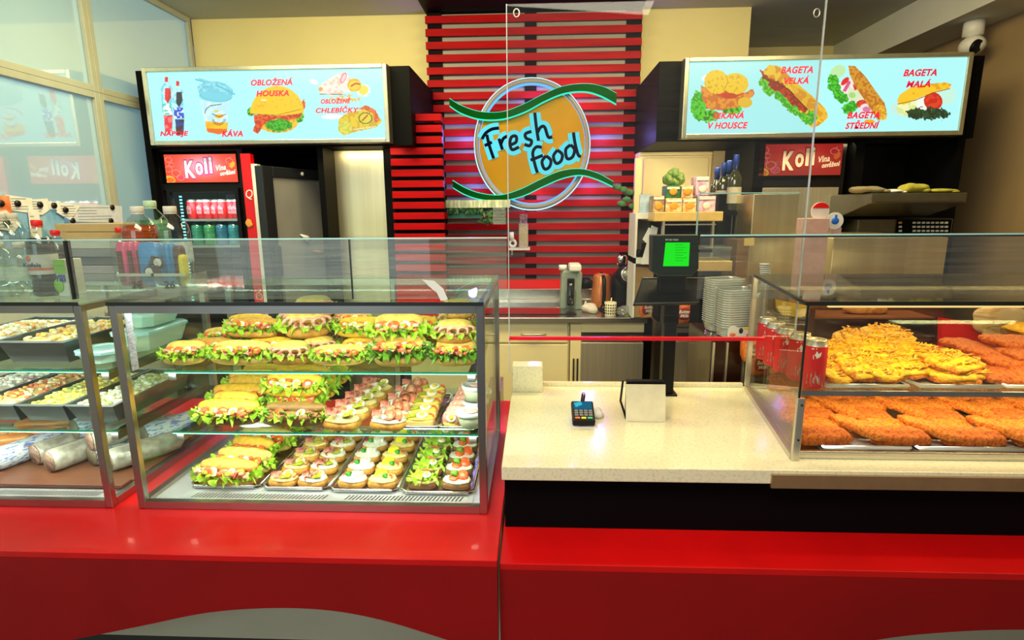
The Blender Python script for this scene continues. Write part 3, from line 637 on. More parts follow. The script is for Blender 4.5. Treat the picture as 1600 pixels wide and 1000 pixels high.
def pet(name, liquid, capm, r, h, label=None, level=.80, rl=None):
    """blown plastic bottle: shell, liquid, cap, label"""
    def f():
        t = thing('drink_bottle', 'x', 'bottle', (0, 0, 0))
        pr = [(r * .7, 0), (r * .95, .02 * h), (r, .06 * h), (r * .93, .22 * h), (r, .32 * h), (r * .94, .42 * h), (r, .5 * h), (r * 1.0, .68 * h), (r * .90, .77 * h), (r * .62, .85 * h), (r * .36, .90 * h), (r * .34, .93 * h)]
        MB().lathe(pr, n=20, cap=False).build('shell', m_pet, t)
        if liquid:
            lp = [(a * .95, z) for a, z in pr if z <= level * h]; MB().lathe(lp + [(.001, lp[-1][1])], n=20, cap=False).build('liquid', liquid, t)
        MB().lathe([(r * .36, .925 * h), (r * .38, .93 * h), (r * .38, .99 * h), (r * .34, h)], n=20).lathe([(r * .36, .905 * h), (r * .36, .92 * h)], n=20).build('cap', capm, t)
        if label:
            MB().lathe([(r * 1.01, .30 * h), (r * 1.015, .36 * h), (r * 1.015, .50 * h), (r * 1.01, .56 * h)], n=20, cap=False).build('label', label, t)
        return t
    return f
m_pet = glass('bottle_plastic', (.93, .96, .94), .10, .75, .05)
def liq(name, c, c2=None):
    return glass(name, c, .03, .15, .1, haze=.6, hazecol=c2 or c)
mc_white = M('cap_ivory', (.78, .74, .60), .45); mc_red = M('cap_red', (.85, .015, .01), .4); mc_green = M('cap_lime', (.35, .75, .08), .4); mc_blue = M('cap_blue', (.05, .3, .8), .4)
lq = [liq('liquid_green', (.15, .75, .55), (.05, .5, .35)), liq('liquid_lime', (.2, .8, .45), (.1, .6, .25)), liq('liquid_blue', (.1, .55, .85), (.04, .35, .7)), liq('liquid_cyan', (.1, .75, .9), (.05, .55, .75))]
for i in range(4):
    place('fb%d' % i, pet('b', lq[i], [lq[0], mc_green, mc_blue, lq[3]][i], .034, .15), (xa(310 + i * 19, 370, 3.2), 3.2, zsB), 0, (1, 1, 1), ['teal bottle with clear teal cap in the lit fridge', 'green bottle with lime cap in the lit fridge', 'royal blue bottle on the second fridge shelf', 'cyan bottle on the second fridge shelf by the red panel'][i], 'bottles in the lit fridge')
t = thing('cooler_side_panel', 'red printed side panel with pale edge beside the lit drinks fridge', 'panel', (-1.55, 3.2, 0))
MB().box(xa(381, 300, 3.05), xa(396, 300, 3.05), 3.05, 3.09, .9, za(385, 240, 3.05)).build('red_panel', m_red, t)
MB().box(xa(396, 300, 3.05), xa(405, 300, 3.05), 3.05, 3.09, .9, za(400, 256, 3.05)).build('pale_edge', m_white, t)
MB().blob((xa(389, 352, 3.04), 3.045, za(389, 349, 3.04)), (.02, .004, .022), nz=.4, nf=60).build('sticker_flame', M('flame_sticker', (.85, .35, .05), .4), t)
mb = MB(); text_mesh(mb, 'Q', xa(383, 305, 3.04), xa(394, 305, 3.04), za(389, 312, 3.04), za(389, 296, 3.04), 3.048, shear=.2); mb.build('letter', m_white, t)
# open cooler door
t = thing('cooler_door', 'black framed cooler door with frosted grey lining standing ajar', 'door', (-1.38, 2.95, 0))
a = at(403, 250, Y=2.92); b = at(507, 275, Y=3.42); zt = (a.z + b.z) / 2; L = math.hypot(b.x - a.x, b.y - a.y); an = math.atan2(b.y - a.y, b.x - a.x)
Tm = Matrix.Translation((a.x, a.y, 0)) @ Matrix.Rotation(an, 4, 'Z')
MB().box(0, .075, -.02, .03, .5, zt, T=Tm).box(L - .045, L, -.02, .03, .5, zt, T=Tm).box(.075, L - .045, -.02, .03, zt - .055, zt, T=Tm).build('frame', M('door_black', (.012, .015, .02), .3), t, bevel=.004)
MB().box(.075, L - .045, -.006, .02, .5, zt - .055, T=Tm).build('lining', M('grey_frosted_lining', (.24, .24, .24), .45, nscale=3, col2=(.19, .19, .2)), t)
MB().lathe([(.001, -.004), (.011, -.003), (.011, .004), (.001, .005)], n=14, T=Tm @ Matrix.Translation((.30, -.024, zt - .028)) @ Matrix.Rotation(PI / 2, 4, 'X')).build('bolt', m_white, t)
MB().box(.02, .06, -.05, -.02, 1.05, 1.36, T=Tm).build('handle', m_blackplastic, t, bevel=.006)
MB().tube([Tm @ Vector(p) for p in ((.26, -.01, 1.41), (.30, -.02, 1.39), (.33, -.01, 1.36))], [.004, .016, .004], 8).build('hook', m_white, t)
MB().tube([Tm @ Vector(p) for p in ((.36, -.01, 1.31), (.41, -.02, 1.30), (.46, -.01, 1.28))], [.003, .010, .003], 8).build('latch', M('orange_latch', (.5, .2, .02), .4), t)
# steel sheet
o = MB().box(xa(514, 300, 3.3), xa(608, 300, 3.3), 3.3, 3.72, .2, 1.885).build('steel_cabinet', M('gleam_tinted_steel', (1, .86, .50), .30, .96, col2=(.80, .66, .36), nscale=1.6, stretch=(9, 9, .2)), bevel=.004, loc=(-1.0, 3.3, 0))  # steel with its golden gleam put into the base colour
tag(o, 'tall brushed steel cabinet front between ajar door and red slats', 'cabinet')

# ================================================================== back counter
cz = .95
t = thing('kitchen_unit', 'cream drawer and cupboard unit below the steel worktop', 'cabinet', (-.2, 3.07, 0))
xA, xB = xa(640, 520, 3.08), xa(893, 520, 3.08)
MB().box(xA, xB, 3.1, 3.68, .1, cz - .03).build('body', m_cream, t)
zd = za(830, 537, 3.08)
MB().box(xA, xa(755, 560, 3.08), 3.08, 3.1, .12, cz - .035).build('cupboard_door', m_cream, t, bevel=.003)
MB().box(xa(758, 520, 3.08), xa(887, 520, 3.08), 3.08, 3.1, zd + .006, cz - .035).build('drawer', m_cream, t, bevel=.003)
MB().box(xa(758, 560, 3.08), xa(887, 560, 3.08), 3.08, 3.1, .12, zd - .004).build('cupboard_door', m_cream, t, bevel=.003)
h0, h1 = at(815, 522, Y=3.08), at(852, 522, Y=3.08)
MB().tube([h0, h0 + Vector((.01, -.02, 0)), (h0 + h1) / 2 + Vector((0, -.03, .004)), h1 + Vector((-.01, -.02, 0)), h1], .006, 8).build('handle', m_steel, t)
t = thing('kitchen_unit', 'narrow cream cupboard with grey strips beside the dishwasher', 'cabinet', (.3, 3.07, 0))
xC, xD = xa(890, 520, 3.08), xa(908, 520, 3.08)
MB().box(xC, xD, 3.1, 3.68, .1, cz - .03).build('body', m_cream, t)
MB().box(xC + .004, xD, 3.08, 3.1, .12, cz - .04).build('door', m_cream, t, bevel=.002)
for k_ in range(2): MB().box(xC + .02 + k_ * .022, xC + .03 + k_ * .022, 3.074, 3.08, .3, za(890, 560, 3.08)).build('strip', m_steeldark, t)
t = thing('dishwasher', 'stainless dishwasher with cream top panel under the worktop', 'appliance', (.4, 3.07, 0))
xE, xF_ = xa(908, 520, 3.08), xa(1006, 520, 3.08)
MB().box(xE, xF_, 3.1, 3.68, .1, cz - .03).build('body', m_steeldark, t)
MB().box(xE, xF_, 3.08, 3.1, za(940, 519, 3.08), cz - .035).build('top_panel', m_cream, t)
MB().box(xE + .02, xF_ - .03, 3.07, 3.08, za(940, 529, 3.07), za(940, 523, 3.07)).build('handle_slot', m_steeldark, t)
MB().box(xE, xF_, 3.075, 3.1, .12, za(940, 535, 3.08)).build('door', m_steel, t, bevel=.003)
MB().box(xF_ + .005, xF_ + .05, 3.1, 3.6, .1, .93).build('gap_shade', m_black, t)  # black block standing in for the dark gap beside the dishwasher
o = MB().box(xA, xF_ + .01, 3.05, 3.70, cz - .03, cz).box(xA, xF_ + .01, 3.69, 3.705, cz, cz + .07).build('worktop', m_steelh, bevel=.003, loc=(.1, 3.3, cz)); tag(o, 'stainless steel worktop with upstand under the red splashback', 'worktop')
o = MB().box(xa(757, 485, 3.2), xa(900, 485, 3.2), 3.14, 3.52, cz + .001, cz + .006).build('glass_hob', M('hob_glass', (.02, .004, .004), .06, coat=.5), loc=(0, 3.3, cz)); tag(o, 'dark glass hob set in the steel worktop', 'hob')
# coffee maker, kettle etc
def at_c(px, Y=3.35): return xa(px, 488, Y)
x = xa(893, 460, 3.35); s_ = .0042
t = thing('water_carbonator', 'grey green soda water machine on the steel worktop', 'appliance', (x, 3.35, cz))
m_sage = M('sage_plastic', (.30, .36, .30), .35, col2=(.26, .32, .27), nscale=8)
MB().prism([(x - .068, cz), (x + .068, cz), (x + .055, cz + .10), (x + .06, cz + .22), (x + .045, cz + .235), (x - .055, cz + .235), (x - .065, cz + .2)], 3.30, 3.44, 'y').build('body', m_sage, t, bevel=.012)
MB().box(x - .03, x + .012, 3.27, 3.30, cz + .03, cz + .19).build('bottle_recess', m_blackplastic, t, bevel=.005)
MB().lathe([(.03, .0), (.033, .09), (.014, .13), (.014, .15)], (x - .01, 3.26, cz + .02)).build('carbonating_bottle', m_pet, t)
MB().box(x - .02, x + .05, 3.25, 3.4, cz + .235, cz + .275).build('head', m_white, t, bevel=.01)
MB().lathe([(.024, 0), (.024, .03)], (x - .055, 3.34, cz + .235)).build('knob', m_white, t)
o = MB().lathe([(.035, 0), (.046, .01), (.046, .05), (.02, .07)], (x + .095, 3.5, cz + .10), T=None).box(x + .08, x + .11, 3.5, 3.69, cz + .11, cz + .14).build('wall_socket', m_blackplastic, loc=(x + .095, 3.5, cz)); tag(o, 'small round black socket on the splashback by the kettle', 'socket')
x = xa(939, 460, 3.35)
t = thing('kettle', 'copper coloured kettle with black handle on the steel worktop', 'kettle', (x, 3.35, cz))
m_copper = M('copper_enamel', (.62, .20, .06), .25, .35, nscale=5)
MB().lathe([(.062, .012), (.064, .02), (.058, .1), (.048, .2), (.045, .205), (.02, .215), (.001, .215)], (x, 3.35, cz)).build('body', m_copper, t)
MB().lathe([(.064, 0), (.066, .012)], (x, 3.35, cz)).build('base', m_blackplastic, t)
MB().tube([(x + .005, 3.30, cz + .20), (x + .006, 3.262, cz + .19), (x + .008, 3.255, cz + .1), (x + .008, 3.285, cz + .03)], .011, 8, flat=1).build('handle', m_blackplastic, t)
MB().lathe([(.008, 0), (.008, .008)], (x, 3.35, cz + .215)).build('lid_knob', m_blackplastic, t)
x = xa(976, 460, 3.35)
t = thing('capsule_machine', 'black round capsule coffee machine with silver dial', 'appliance', (x, 3.35, cz))
MB().blob((x - .005, 3.4, cz + .10), (.075, .09, .115), .55, (24, 14)).blob((x, 3.34, cz + .20), (.06, .06, .06), .9, (20, 12)).build('body', m_blackplastic, t)
Rm = Matrix.Translation((x + .005, 3.275, cz + .215)) @ Matrix.Rotation(PI / 2 - .2, 4, 'X')
MB().lathe([(.044, 0), (.044, .012), (.038, .016), (.036, .012)], n=28, T=Rm).build('dial_ring', M('chrome', (.8, .8, .78), .12, 1), t)
MB().lathe([(.036, .005), (.036, .013), (.001, .013)], n=24, T=Rm).build('dial_face', M('dial_grey', (.3, .3, .25), .3, .6), t)
MB().lathe([(.028, .0), (.03, .05), (.022, .06)], (x - .02, 3.38, cz + .26), n=16).build('water_tank', M('chrome', (.8, .8, .78)), t)
MB().box(x - .045, x + .045, 3.27, 3.34, cz, cz + .015).build('drip_tray', m_blackplastic, t, bevel=.003)
x = xa(954, 485, 3.12)
t = thing('mug', 'small checkered mug with a spoon in it', 'mug', (x, 3.13, cz))
MB().lathe([(.030, 0), (.032, .004), (.034, .075), (.030, .075), (.028, .01), (.001, .01)], (x, 3.13, cz), n=24, cap=False).build('cup', M('mug_cream', (.8, .74, .52), .3), t)
for r_ in range(4):
    for c_ in range(7):
        a0 = -1.3 + c_ * .38
        MB().add([(x + .0352 * math.sin(q), 3.13 - .0352 * math.cos(q), cz + zz) for q, zz in ((a0, .010 + r_ * .016), (a0 + .2, .010 + r_ * .016), (a0 + .2, .018 + r_ * .016), (a0, .018 + r_ * .016))], [(0, 1, 2, 3)]).build('check', m_blackplastic, t) if r_ < 4 else None
MB().tube([(x - .033, 3.12, cz + .06), (x - .055, 3.11, cz + .055), (x - .055, 3.11, cz + .025), (x - .033, 3.12, cz + .015)], .006, 6).build('handle', m_blackplastic, t)
MB().tube([(x, 3.13, cz + .02), (x + .005, 3.13, cz + .10)], .004, 6).build('spoon', m_steel, t)
x = xa(924, 480, 3.18)
o = MB().blob((x, 3.2, cz + .028), (.05, .05, .028), nz=.5, nf=30, zlo=-.027).prism([(x - .05, cz + .03), (x - .035, cz + .07), (x - .028, cz + .07), (x - .03, cz + .02)], 3.18, 3.2, 'y').build('crumpled_towel', M('pale_cloth', (.72, .66, .6), .9), loc=(x, 3.2, cz)); tag(o, 'crumpled pale tea towel beside the kettle', 'towel')
x = xa(975, 488, 3.1)
o = MB().blob((x, 3.12, cz + .028), (.035, .04, .028), nz=.6, nf=60, zlo=-.026).build('crumpled_bag', m_plastic, loc=(x, 3.12, cz)); tag(o, 'crumpled clear plastic bag near the mug', 'bag')
for i, (px, col, an) in enumerate(((985, (.8, .9, .05), -.5), (992, (.85, .8, .7), .1))):
    x = xa(px, 490 + 4 * i, 3.14); o = MB().box(-.03, .03, -.006, .006, 0, .01, T=Matrix.Translation((x, 3.14 - i * .04, cz + .001)) @ Matrix.Rotation(an, 4, 'Z')).build('marker_pen', M('pen_%d' % i, col, .4), loc=(x, 3.14, cz), bevel=.002)
    tag(o, ['yellow green marker pen lying on the worktop', 'ivory marker pen lying at the worktop edge'][i], 'pen')

# little wall shelf with ornaments and hanging planter
t = thing('wall_shelf', 'small white shelf fixed on the slats beside the sign', 'shelf', tuple(at(812, 390, Y=3.68)))
xs0, xs1 = xa(796, 389, 3.66), xa(828, 389, 3.66); zsh = za(812, 387, 3.66)
MB().box(xs0, xs1, 3.62, 3.744, zsh - .014, zsh).build('board', m_white, t)
MB().box(xs0 + .01, xs0 + .02, 3.70, 3.744, zsh - .05, zsh - .014).build('bracket', m_white, t)
t = thing('reed_bottle', 'tall woven ornament with brown top on the small wall shelf', 'ornament', tuple(at(818, 386, Y=3.68)))
x = xa(818, 370, 3.68)
MB().box(x - .03, x + .03, 3.655, 3.70, zsh, zsh + .155).build('woven_box', M('woven_beige', (.55, .48, .34), .8, col2=(.35, .3, .2), nscale=60, stretch=(1, 1, 8), bump=.4), t, bevel=.004)
MB().box(x - .025, x + .025, 3.665, 3.695, zsh + .155, zsh + .215).build('picture', M('brown_picture', (.18, .09, .08), .5, col2=(.5, .4, .35), nscale=50), t, bevel=.003)
x = xa(801, 375, 3.68)
o = MB().tube([(x + .02 * math.cos(a), 3.67, zsh + .028 + .02 * math.sin(a)) for a in [k * PI / 8 for k in range(16)]], .009, 8, closed=True).tube([(x - .005, 3.67, zsh + .05), (x - .008, 3.67, zsh + .10)], .016, 8).build('white_figurine', m_white, loc=(x, 3.67, zsh)); tag(o, 'small white loop shaped figurine on the wall shelf', 'ornament')
t = thing('hanging_planter', 'clear lace edged box planter full of dark greenery under the sign', 'planter', tuple(at(745, 350, Y=3.4)))
a, b = at(698, 313, Y=3.4), at(797, 313, Y=3.4); c = at(790, 350, Y=3.4)
MB().box(a.x, b.x, 3.36, 3.44, a.z - .045, a.z).build('lace_band', M('lace_white', (.7, .75, .6), .7, col2=(.3, .38, .28), nscale=70, stretch=(1, 1, .2)), t)
m_leaf = M('dark_leaf', (.02, .09, .03), .5, col2=(.06, .20, .06), nscale=40)
for xq in (a.x + .02, b.x - .04): MB().box(xq, xq + .008, 3.44, 3.7675, a.z - .03, a.z - .02).build('bracket', m_white, t)
lf = MB(); rr = random.Random(5)
for i in range(300):
    u = rr.random(); px = 700 + 90 * u; py = 322 + rr.random() * (10 if px < 750 else 27)
    p = at(px, py, Y=3.36 + rr.random() * .08); q = Vector((rr.uniform(-1, 1), rr.uniform(-.5, .5), rr.uniform(-1, 1))).normalized() * rr.uniform(.012, .022); r_ = q.cross(Vector((0, 1, 0))) * .4
    lf.add([p - q, p + r_, p + q, p - r_], [(0, 1, 2, 3)])
lf.build('foliage', m_leaf, t, kind='stuff')
MB().box(b.x - .03, b.x - .024, 3.35, 3.45, c.z, a.z - .045).box(b.x - .1, b.x - .024, 3.35, 3.352, c.z, a.z - .045).build('clear_side', m_plastic, t)
MB().box(a.x, xa(752, 330, 3.4), 3.43, 3.434, za(720, 341, 3.43), za(720, 326, 3.43)).build('green_board', M('teal_board', (.05, .35, .25), .5), t)
t = thing('trailing_plant', 'small trailing plant hanging at the edge of the red slats', 'plant', tuple(at(975, 310, Y=3.6)))
MB().tube([at(962, 290, Y=3.6), at(978, 305, Y=3.6), at(990, 318, Y=3.6), at(1002, 345, Y=3.6)], .004, 6).build('stem', m_leaf, t)
for i, (px, py) in enumerate(((965, 292), (975, 296), (972, 318), (984, 300), (990, 322), (980, 312), (996, 302))):
    p = at(px, py, Y=3.58); MB().blob(tuple(p), (.03, .006, .02), nz=.3, nf=50, n=(10, 6)).build('leaf', m_leaf, t)

# ================================================================== cream cabinet corner with goods
t = thing('tall_cream_cabinet', 'tall cream cupboard standing behind the till beneath the black canopy', 'cabinet', (.8, 3.5, 0))
x0, x1 = xa(997, 300, 3.62), xa(1110, 300, 3.62)
MB().box(x0, xa(1172, 300, 3.62), 3.64, 3.80, .1, 1.885).build('body', m_cream, t)
MB().box(x0 + .03, x1 - .02, 3.62, 3.64, 1.0, za(1050, 246, 3.62)).build('door', m_cream, t, bevel=.004)
MB().box(x0 + .01, x1, 3.62, 3.64, za(1050, 243, 3.62), 1.88).build('top_panel', m_cream, t, bevel=.004)
MB().box(x1, xa(1170, 300, 3.62), 3.60, 3.64, 1.0, 1.885).build('side_panel', M('tan_panel', (.42, .33, .2), .5), t)
MB().box(xa(987, 380, 3.6), xa(997, 380, 3.6), 3.56, 3.6, .96, za(990, 248, 3.6)).build('upright', m_cream, t)
# shelf rack with papers
t = thing('paper_rack', 'white shelf rack with two boards beside the customer display', 'shelf', tuple(at(1005, 420, Y=3.0)))
za1, za2 = za(1010, 333, 3.0), za(1010, 403, 3.0)
for z_, x_ in ((za1, 1022), (za2, 1018)): MB().box(xa(992, 370, 3.0), xa(x_, 370, 3.0), 3.0, 3.2, z_ - .03, z_).build('board', m_white, t)
MB().box(xa(992, 370, 3.0), xa(995, 370, 3.0), 3.0, 3.2, .96, za1 - .03).build('side', m_white, t)
MB().box(xa(996, 370, 3.19), xa(1022, 370, 3.19), 3.19, 3.2, za2, za1 - .03).build('back', M('rack_back', (.35, .33, .22), .6), t)
MB().box(xa(992, 440, 3.0), xa(1022, 440, 3.0), 3.02, 3.2, .96, za2 - .05).build('drawer_front', M('oak_front', (.5, .3, .12), .5, stretch=(1, 1, 8), nscale=10), t)
o = MB().box(xa(1001, 318, 3.0), xa(1018, 318, 3.0), 3.02, 3.04, za1, za(1010, 304, 3.02)).build('postcard', M('blue_white_card', (.6, .72, .85), .5, col2=(.3, .45, .65), nscale=25), loc=(.7, 3.02, za1)); tag(o, 'pale blue picture card standing on the white rack', 'card')
for i, (pts, lb) in enumerate((([(1004, 374), (1014, 355), (1020, 360), (1018, 378), (1012, 382)], 'cream paper note pinned crookedly in the rack'), ([(1001, 413), (1012, 375), (1018, 352), (1028, 356), (1024, 380), (1016, 413)], 'long white receipt paper hanging in front of the rack'))):
    P_ = [(at(a_, b_, Y=2.97 - i * .01).x, at(a_, b_, Y=2.97 - i * .01).z) for a_, b_ in pts]
    o = MB().prism(P_, 2.97 - i * .01, 2.972 - i * .01, 'y').build('paper_note', m_paper, loc=(P_[0][0], 2.97, P_[0][1])); tag(o, lb, 'paper')
x, z_ = xa(1003, 398, 3.05), za2
o = MB().blob((x - .015, 3.06, z_ + .02), (.025, .02, .02), n=(12, 8)).box(x, x + .03, 3.05, 3.08, z_, z_ + .075).build('tape_dispenser', m_blackplastic, loc=(x, 3.06, z_)); tag(o, 'small black tape dispenser on the lower rack board', 'dispenser')

# machine with cream top, carrying cartons
Yg = 2.85
t = thing('coffee_vending_unit', 'black machine with cream lid ledge behind the customer display', 'appliance', (.86, Yg, 0))
xg0, xg1 = xa(1022, 340, Yg), xa(1130, 340, Yg); zg0, zg1 = za(1070, 346, Yg), za(1070, 331, Yg)
MB().box(xg0, xg1, Yg, 3.3, zg0, zg1).build('cream_ledge', M('honey_laminate', (.75, .5, .16), .35), t, bevel=.004)
MB().box(xg0 + .05, xg1 - .02, Yg + .03, 3.3, .96, zg0).build('body', m_black, t)
MB().box(xg0 + .05, xg1 - .03, Yg + .01, Yg + .03, za(1070, 352, Yg), za(1070, 350, Yg)).box(xg0 + .045, xg0 + .055, Yg, Yg + .03, 1.1, zg0).box(xg1 - .05, xg1 - .04, Yg, Yg + .03, 1.3, zg0).build('chrome_trim', m_steel, t)
t = thing('tall_black_machine', 'tall glossy black machine casing beside the steel fridge', 'appliance', (1.0, 2.9, 0))
MB().box(xa(1133, 380, 2.95), xa(1166, 380, 2.95), 2.95, 3.5, .2, za(1150, 303, 2.95)).build('casing', m_black, t, bevel=.004)
for px in (1140, 1157): MB().box(xa(px, 380, 2.94), xa(px + 1.5, 380, 2.94), 2.935, 2.95, 1.0, za(1150, 306, 2.95)).build('chrome_line', m_steeldark, t)
# cartons and bottles on it
def carton_label(c): return M('carton_' + c, dict(orange=(.75, .28, .03), green=(.03, .22, .05), pink=(.65, .25, .5), kraft=(.6, .45, .25))[c], .5, col2=dict(orange=(.75, .7, .45), green=(.02, .1, .03), pink=(.85, .7, .8), kraft=(.25, .14, .08))[c], nscale=45)
zc = zg1
for i, (p0, p1, q0, q1, c_, lb, cat) in enumerate((
    (1040, 1066, 330, 310, 'orange', 'orange and white carton in the lower row behind the display', 'carton'), (1067, 1088, 330, 310, 'orange', 'orange and white carton next to the pink box, lower row', 'carton'),
    (1040, 1062, 309, 290, 'green', 'green and orange carton stacked in the upper row', 'carton'), (1064, 1082, 309, 290, 'orange', 'orange carton stacked in the upper row near the pink box', 'carton'),
    (1020, 1038, 329, 306, 'kraft', 'brown patterned crate box at the edge of the cream ledge', 'box'), (1090, 1118, 329, 306, 'pink', 'pink and white sweets box by the wine bottles', 'box'), (1086, 1106, 305, 276, 'pink', 'tall pink sweets display card topped with a round shape', 'box'))):
    xm, zb_, zt_ = (xa(p0, 320, 2.9) + xa(p1, 320, 2.9)) / 2, za((p0 + p1) / 2, q0, 2.9), za((p0 + p1) / 2, q1, 2.9)
    if q0 > 325: zb_ = zc
    t = thing('drink_carton' if cat == 'carton' else 'sweets_box', lb, cat, (xm, 2.95, zb_), 'cartons on the cream ledge')
    MB().box(xa(p0, 320, 2.9), xa(p1, 320, 2.9), 2.9, 3.0, zb_, zt_).build('box', carton_label(c_), t, bevel=.002)
    MB().blob((xm, 2.897, zb_ + .03), (.02, .003, .018), n=(12, 6)).build('fruit_print', M('fruit_orange', (.9, .35, .02), .5) if c_ != 'pink' else m_white, t)
    MB().box(xa(p0, 320, 2.9) + .004, xa(p1, 320, 2.9) - .004, 2.896, 2.9, zt_ - .018, zt_ - .006).build('name_band', m_white, t)
t = thing('herb_plant', 'round leafy green display on top of the cartons', 'plant', tuple(at(1053, 290, Y=2.95)))
for i, (px, py, r_) in enumerate(((1045, 280, .03), (1053, 273, .032), (1062, 279, .03), (1053, 284, .03))):
    p = at(px, py, Y=2.95); MB().blob(tuple(p), (r_, .03, r_), nz=.35, nf=50, n=(14, 10)).build('leaf_cluster', M('herb_green', (.05, .16, .03), .6, col2=(.3, .4, .1), nscale=60), t)
def wine():
    t = thing('wine_bottle', 'x', 'bottle', (0, 0, 0))
    MB().lathe([(.032, 0), (.034, .01), (.034, .15), (.028, .175), (.013, .205), (.012, .27)], n=18).build('glass', M('dark_bottle_glass', (.03, .035, .02), .08, coat=.6), t)
    MB().lathe([(.0145, .205), (.0145, .275), (.012, .28)], n=16).build('foil', M('foil_blue', (.02, .06, .35), .35, .4), t)
    MB().lathe([(.0346, .04), (.0346, .12)], n=18, cap=False).build('label', M('wine_label', (.45, .42, .35), .6), t)
    return t
for i, (px, yb) in enumerate(((1119, 3.12), (1129, 3.02), (1137, 3.1), (1147, 2.95))):
    place('wine', wine, (xa(px, 300, yb), yb, zc - .0 if px < 1131 else zc + .0), 0, (1, 1, .82 + .06 * i), 'wine bottle with blue foil behind the till, %s from the pink box' % ORD[i], 'wine bottles beside the cartons')
o = MB().box(xa(1128, 320, 2.9), xa(1168, 320, 2.9), 2.9, 2.949, zc - .02, zc - .001).box(xa(1128, 320, 2.9), xa(1168, 320, 2.9), 2.95, 3.3, za(1150, 303, 2.95), zc - .001).build('bottle_shelf', m_black, loc=(1.1, 3.0, zc)); tag(o, 'black shelf under the wine bottles', 'shelf')

# yellow crate tray and clear box
t = thing('wooden_tray', 'honey coloured wooden tray carrying a clear plastic box', 'tray', tuple(at(1118, 424, Y=2.4)))
a, b = at(1091, 424, Y=2.4), at(1145, 408, Y=2.4)
MB().box(a.x, b.x, 2.4, 2.6, a.z, b.z).build('tray_body', M('honey_laminate', (.75, .5, .16)), t, bevel=.003)
MB().box(a.x + .03, b.x - .03, 2.45, 2.6, 0, a.z).build('tray_stand', m_black, t)
t = thing('clear_food_box', 'clear lidded plastic box standing on the honey coloured tray', 'container', tuple(at(1118, 408, Y=2.42)))
a2, b2 = at(1093, 408, Y=2.42), at(1150, 386, Y=2.42)
MB().box(a2.x, b2.x - .02, 2.42, 2.56, b.z, b2.z - .01).build('tub', m_plastic, t)
MB().box(a2.x - .004, b2.x - .015, 2.415, 2.565, b2.z - .01, b2.z).build('lid', m_plastic, t, bevel=.003)
# stainless units right
t = thing('steel_undercounter_oven', 'stainless undercounter unit with black slot handle behind the till column', 'appliance', (.75, 3.05, 0))
x0, x1 = xa(1054, 540, 3.0), xa(1131, 540, 3.0) - .02
MB().box(x0, x1, 3.0, 3.5, .1, cz).build('body', m_steel, t, bevel=.003)
MB().box(x0, x1, 2.985, 3.0, .12, za(1100, 534, 2.985)).build('door', m_steel, t, bevel=.002)
MB().box(x0 + .01, xa(1087, 540, 2.98), 2.975, 3.0, za(1070, 527, 2.98), za(1070, 521, 2.98)).build('handle', m_black, t)
for k_ in (503, 511): MB().box(x0, x1, 2.99, 3.0, za(1100, k_ + 2, 2.99), za(1100, k_, 2.99)).build('seam', m_steeldark, t)
t = thing('snack_shelf_goods', 'x', 'bag', (0, 0, 0)); bpy.data.objects.remove(t)
def crisp_bag():
    t = thing('snack_bag', 'x', 'snack bag', (0, 0, 0))
    MB().blob((0, 0, .055), (.05, .025, .055), .6, (18, 12), nz=.12, nf=40).build('bag', M('bag_print_orange', (.8, .25, .03), .35, col2=(.45, .05, .02), nscale=30), t)
    MB().blob((0, -.024, .05), (.036, .006, .03), .9, (16, 8)).build('label_patch', M('bag_maroon', (.3, .015, .02), .4), t)
    mb = MB(); text_mesh(mb, 'Butter', -.026, .026, .052, .068, -.031, shear=.2, fat=.02); text_mesh(mb, 'Milk', -.02, .02, .034, .048, -.031, shear=.2, fat=.02); mb.build('lettering', m_white, t)
    return t
for i, (px, py, Y, rz, s_) in enumerate(((1018, 500, 2.9, .3, 1.1), (1063, 500, 2.9, -.2, 1.2), (1078, 500, 2.75, .1, 1.15), (1083, 478, 2.9, .0, 1.1))):
    place('crisp', crisp_bag, (xa(px, py, Y), Y + .15, cz + (0.09 if i == 3 else 0)), rz, s_, ['orange snack bag half hidden behind the till column, dishwasher side', 'orange snack bag directly beside the till column', 'maroon labelled snack bag against the clear container stacks', 'snack bag lying on top of the other snack bags'][i], 'snack bags on the steel unit')

# ================================================================== steel fridge, paper bag, oven hood, right side
t = thing('drinks_fridge', 'stainless and black fridge with dimly glowing red header beside the oven hood', 'fridge', (1.35, 3.2, 0))
header(t, xa(1186, 262, 3.12), xa(1314, 262, 3.12), za(1250, 274, 3.12), za(1250, 225, 3.12), 3.12, False, (200, 18, 22), (245, 90, 70))
x0, x1 = xa(1184, 300, 3.14), xa(1316, 300, 3.14)
MB().box(x0, x1, 3.14, 3.72, .1, za(1250, 222, 3.14)).build('body', m_blackplastic, t)
MB().box(x0 + .01, x1 - .03, 3.12, 3.14, .9, za(1250, 293, 3.12)).build('steel_door', m_steel, t, bevel=.002)
t = thing('steel_tower', 'tall brushed steel cabinet with bright vertical sheen behind the hot case', 'cabinet', (1.05, 2.6, 0))
a = at(1178, 303, Y=2.7); b = at(1250, 299, Y=2.7)
MB().box(a.x, b.x, 2.7, 2.93, 0, a.z).build('body', M('gleam_tinted_steel', (.7, .66, .46)), t, bevel=.003)
MB().box(xa(1150, 440, 2.7) , a.x, 2.72, 2.93, 0, za(1160, 375, 2.7)).build('bronze_side', M('bronze_panel', (.40, .22, .07), .35, .6), t)
MB().box(a.x - .03, a.x + .015, 2.69, 2.70, za(1180, 384, 2.69), za(1180, 372, 2.69)).build('tape_piece', M('masking_tape', (.75, .55, .15), .6), t)
t = thing('gift_bag', 'pink paper carrier with a red and white round card sticking out', 'bag', tuple(at(1280, 365, Y=2.3)))
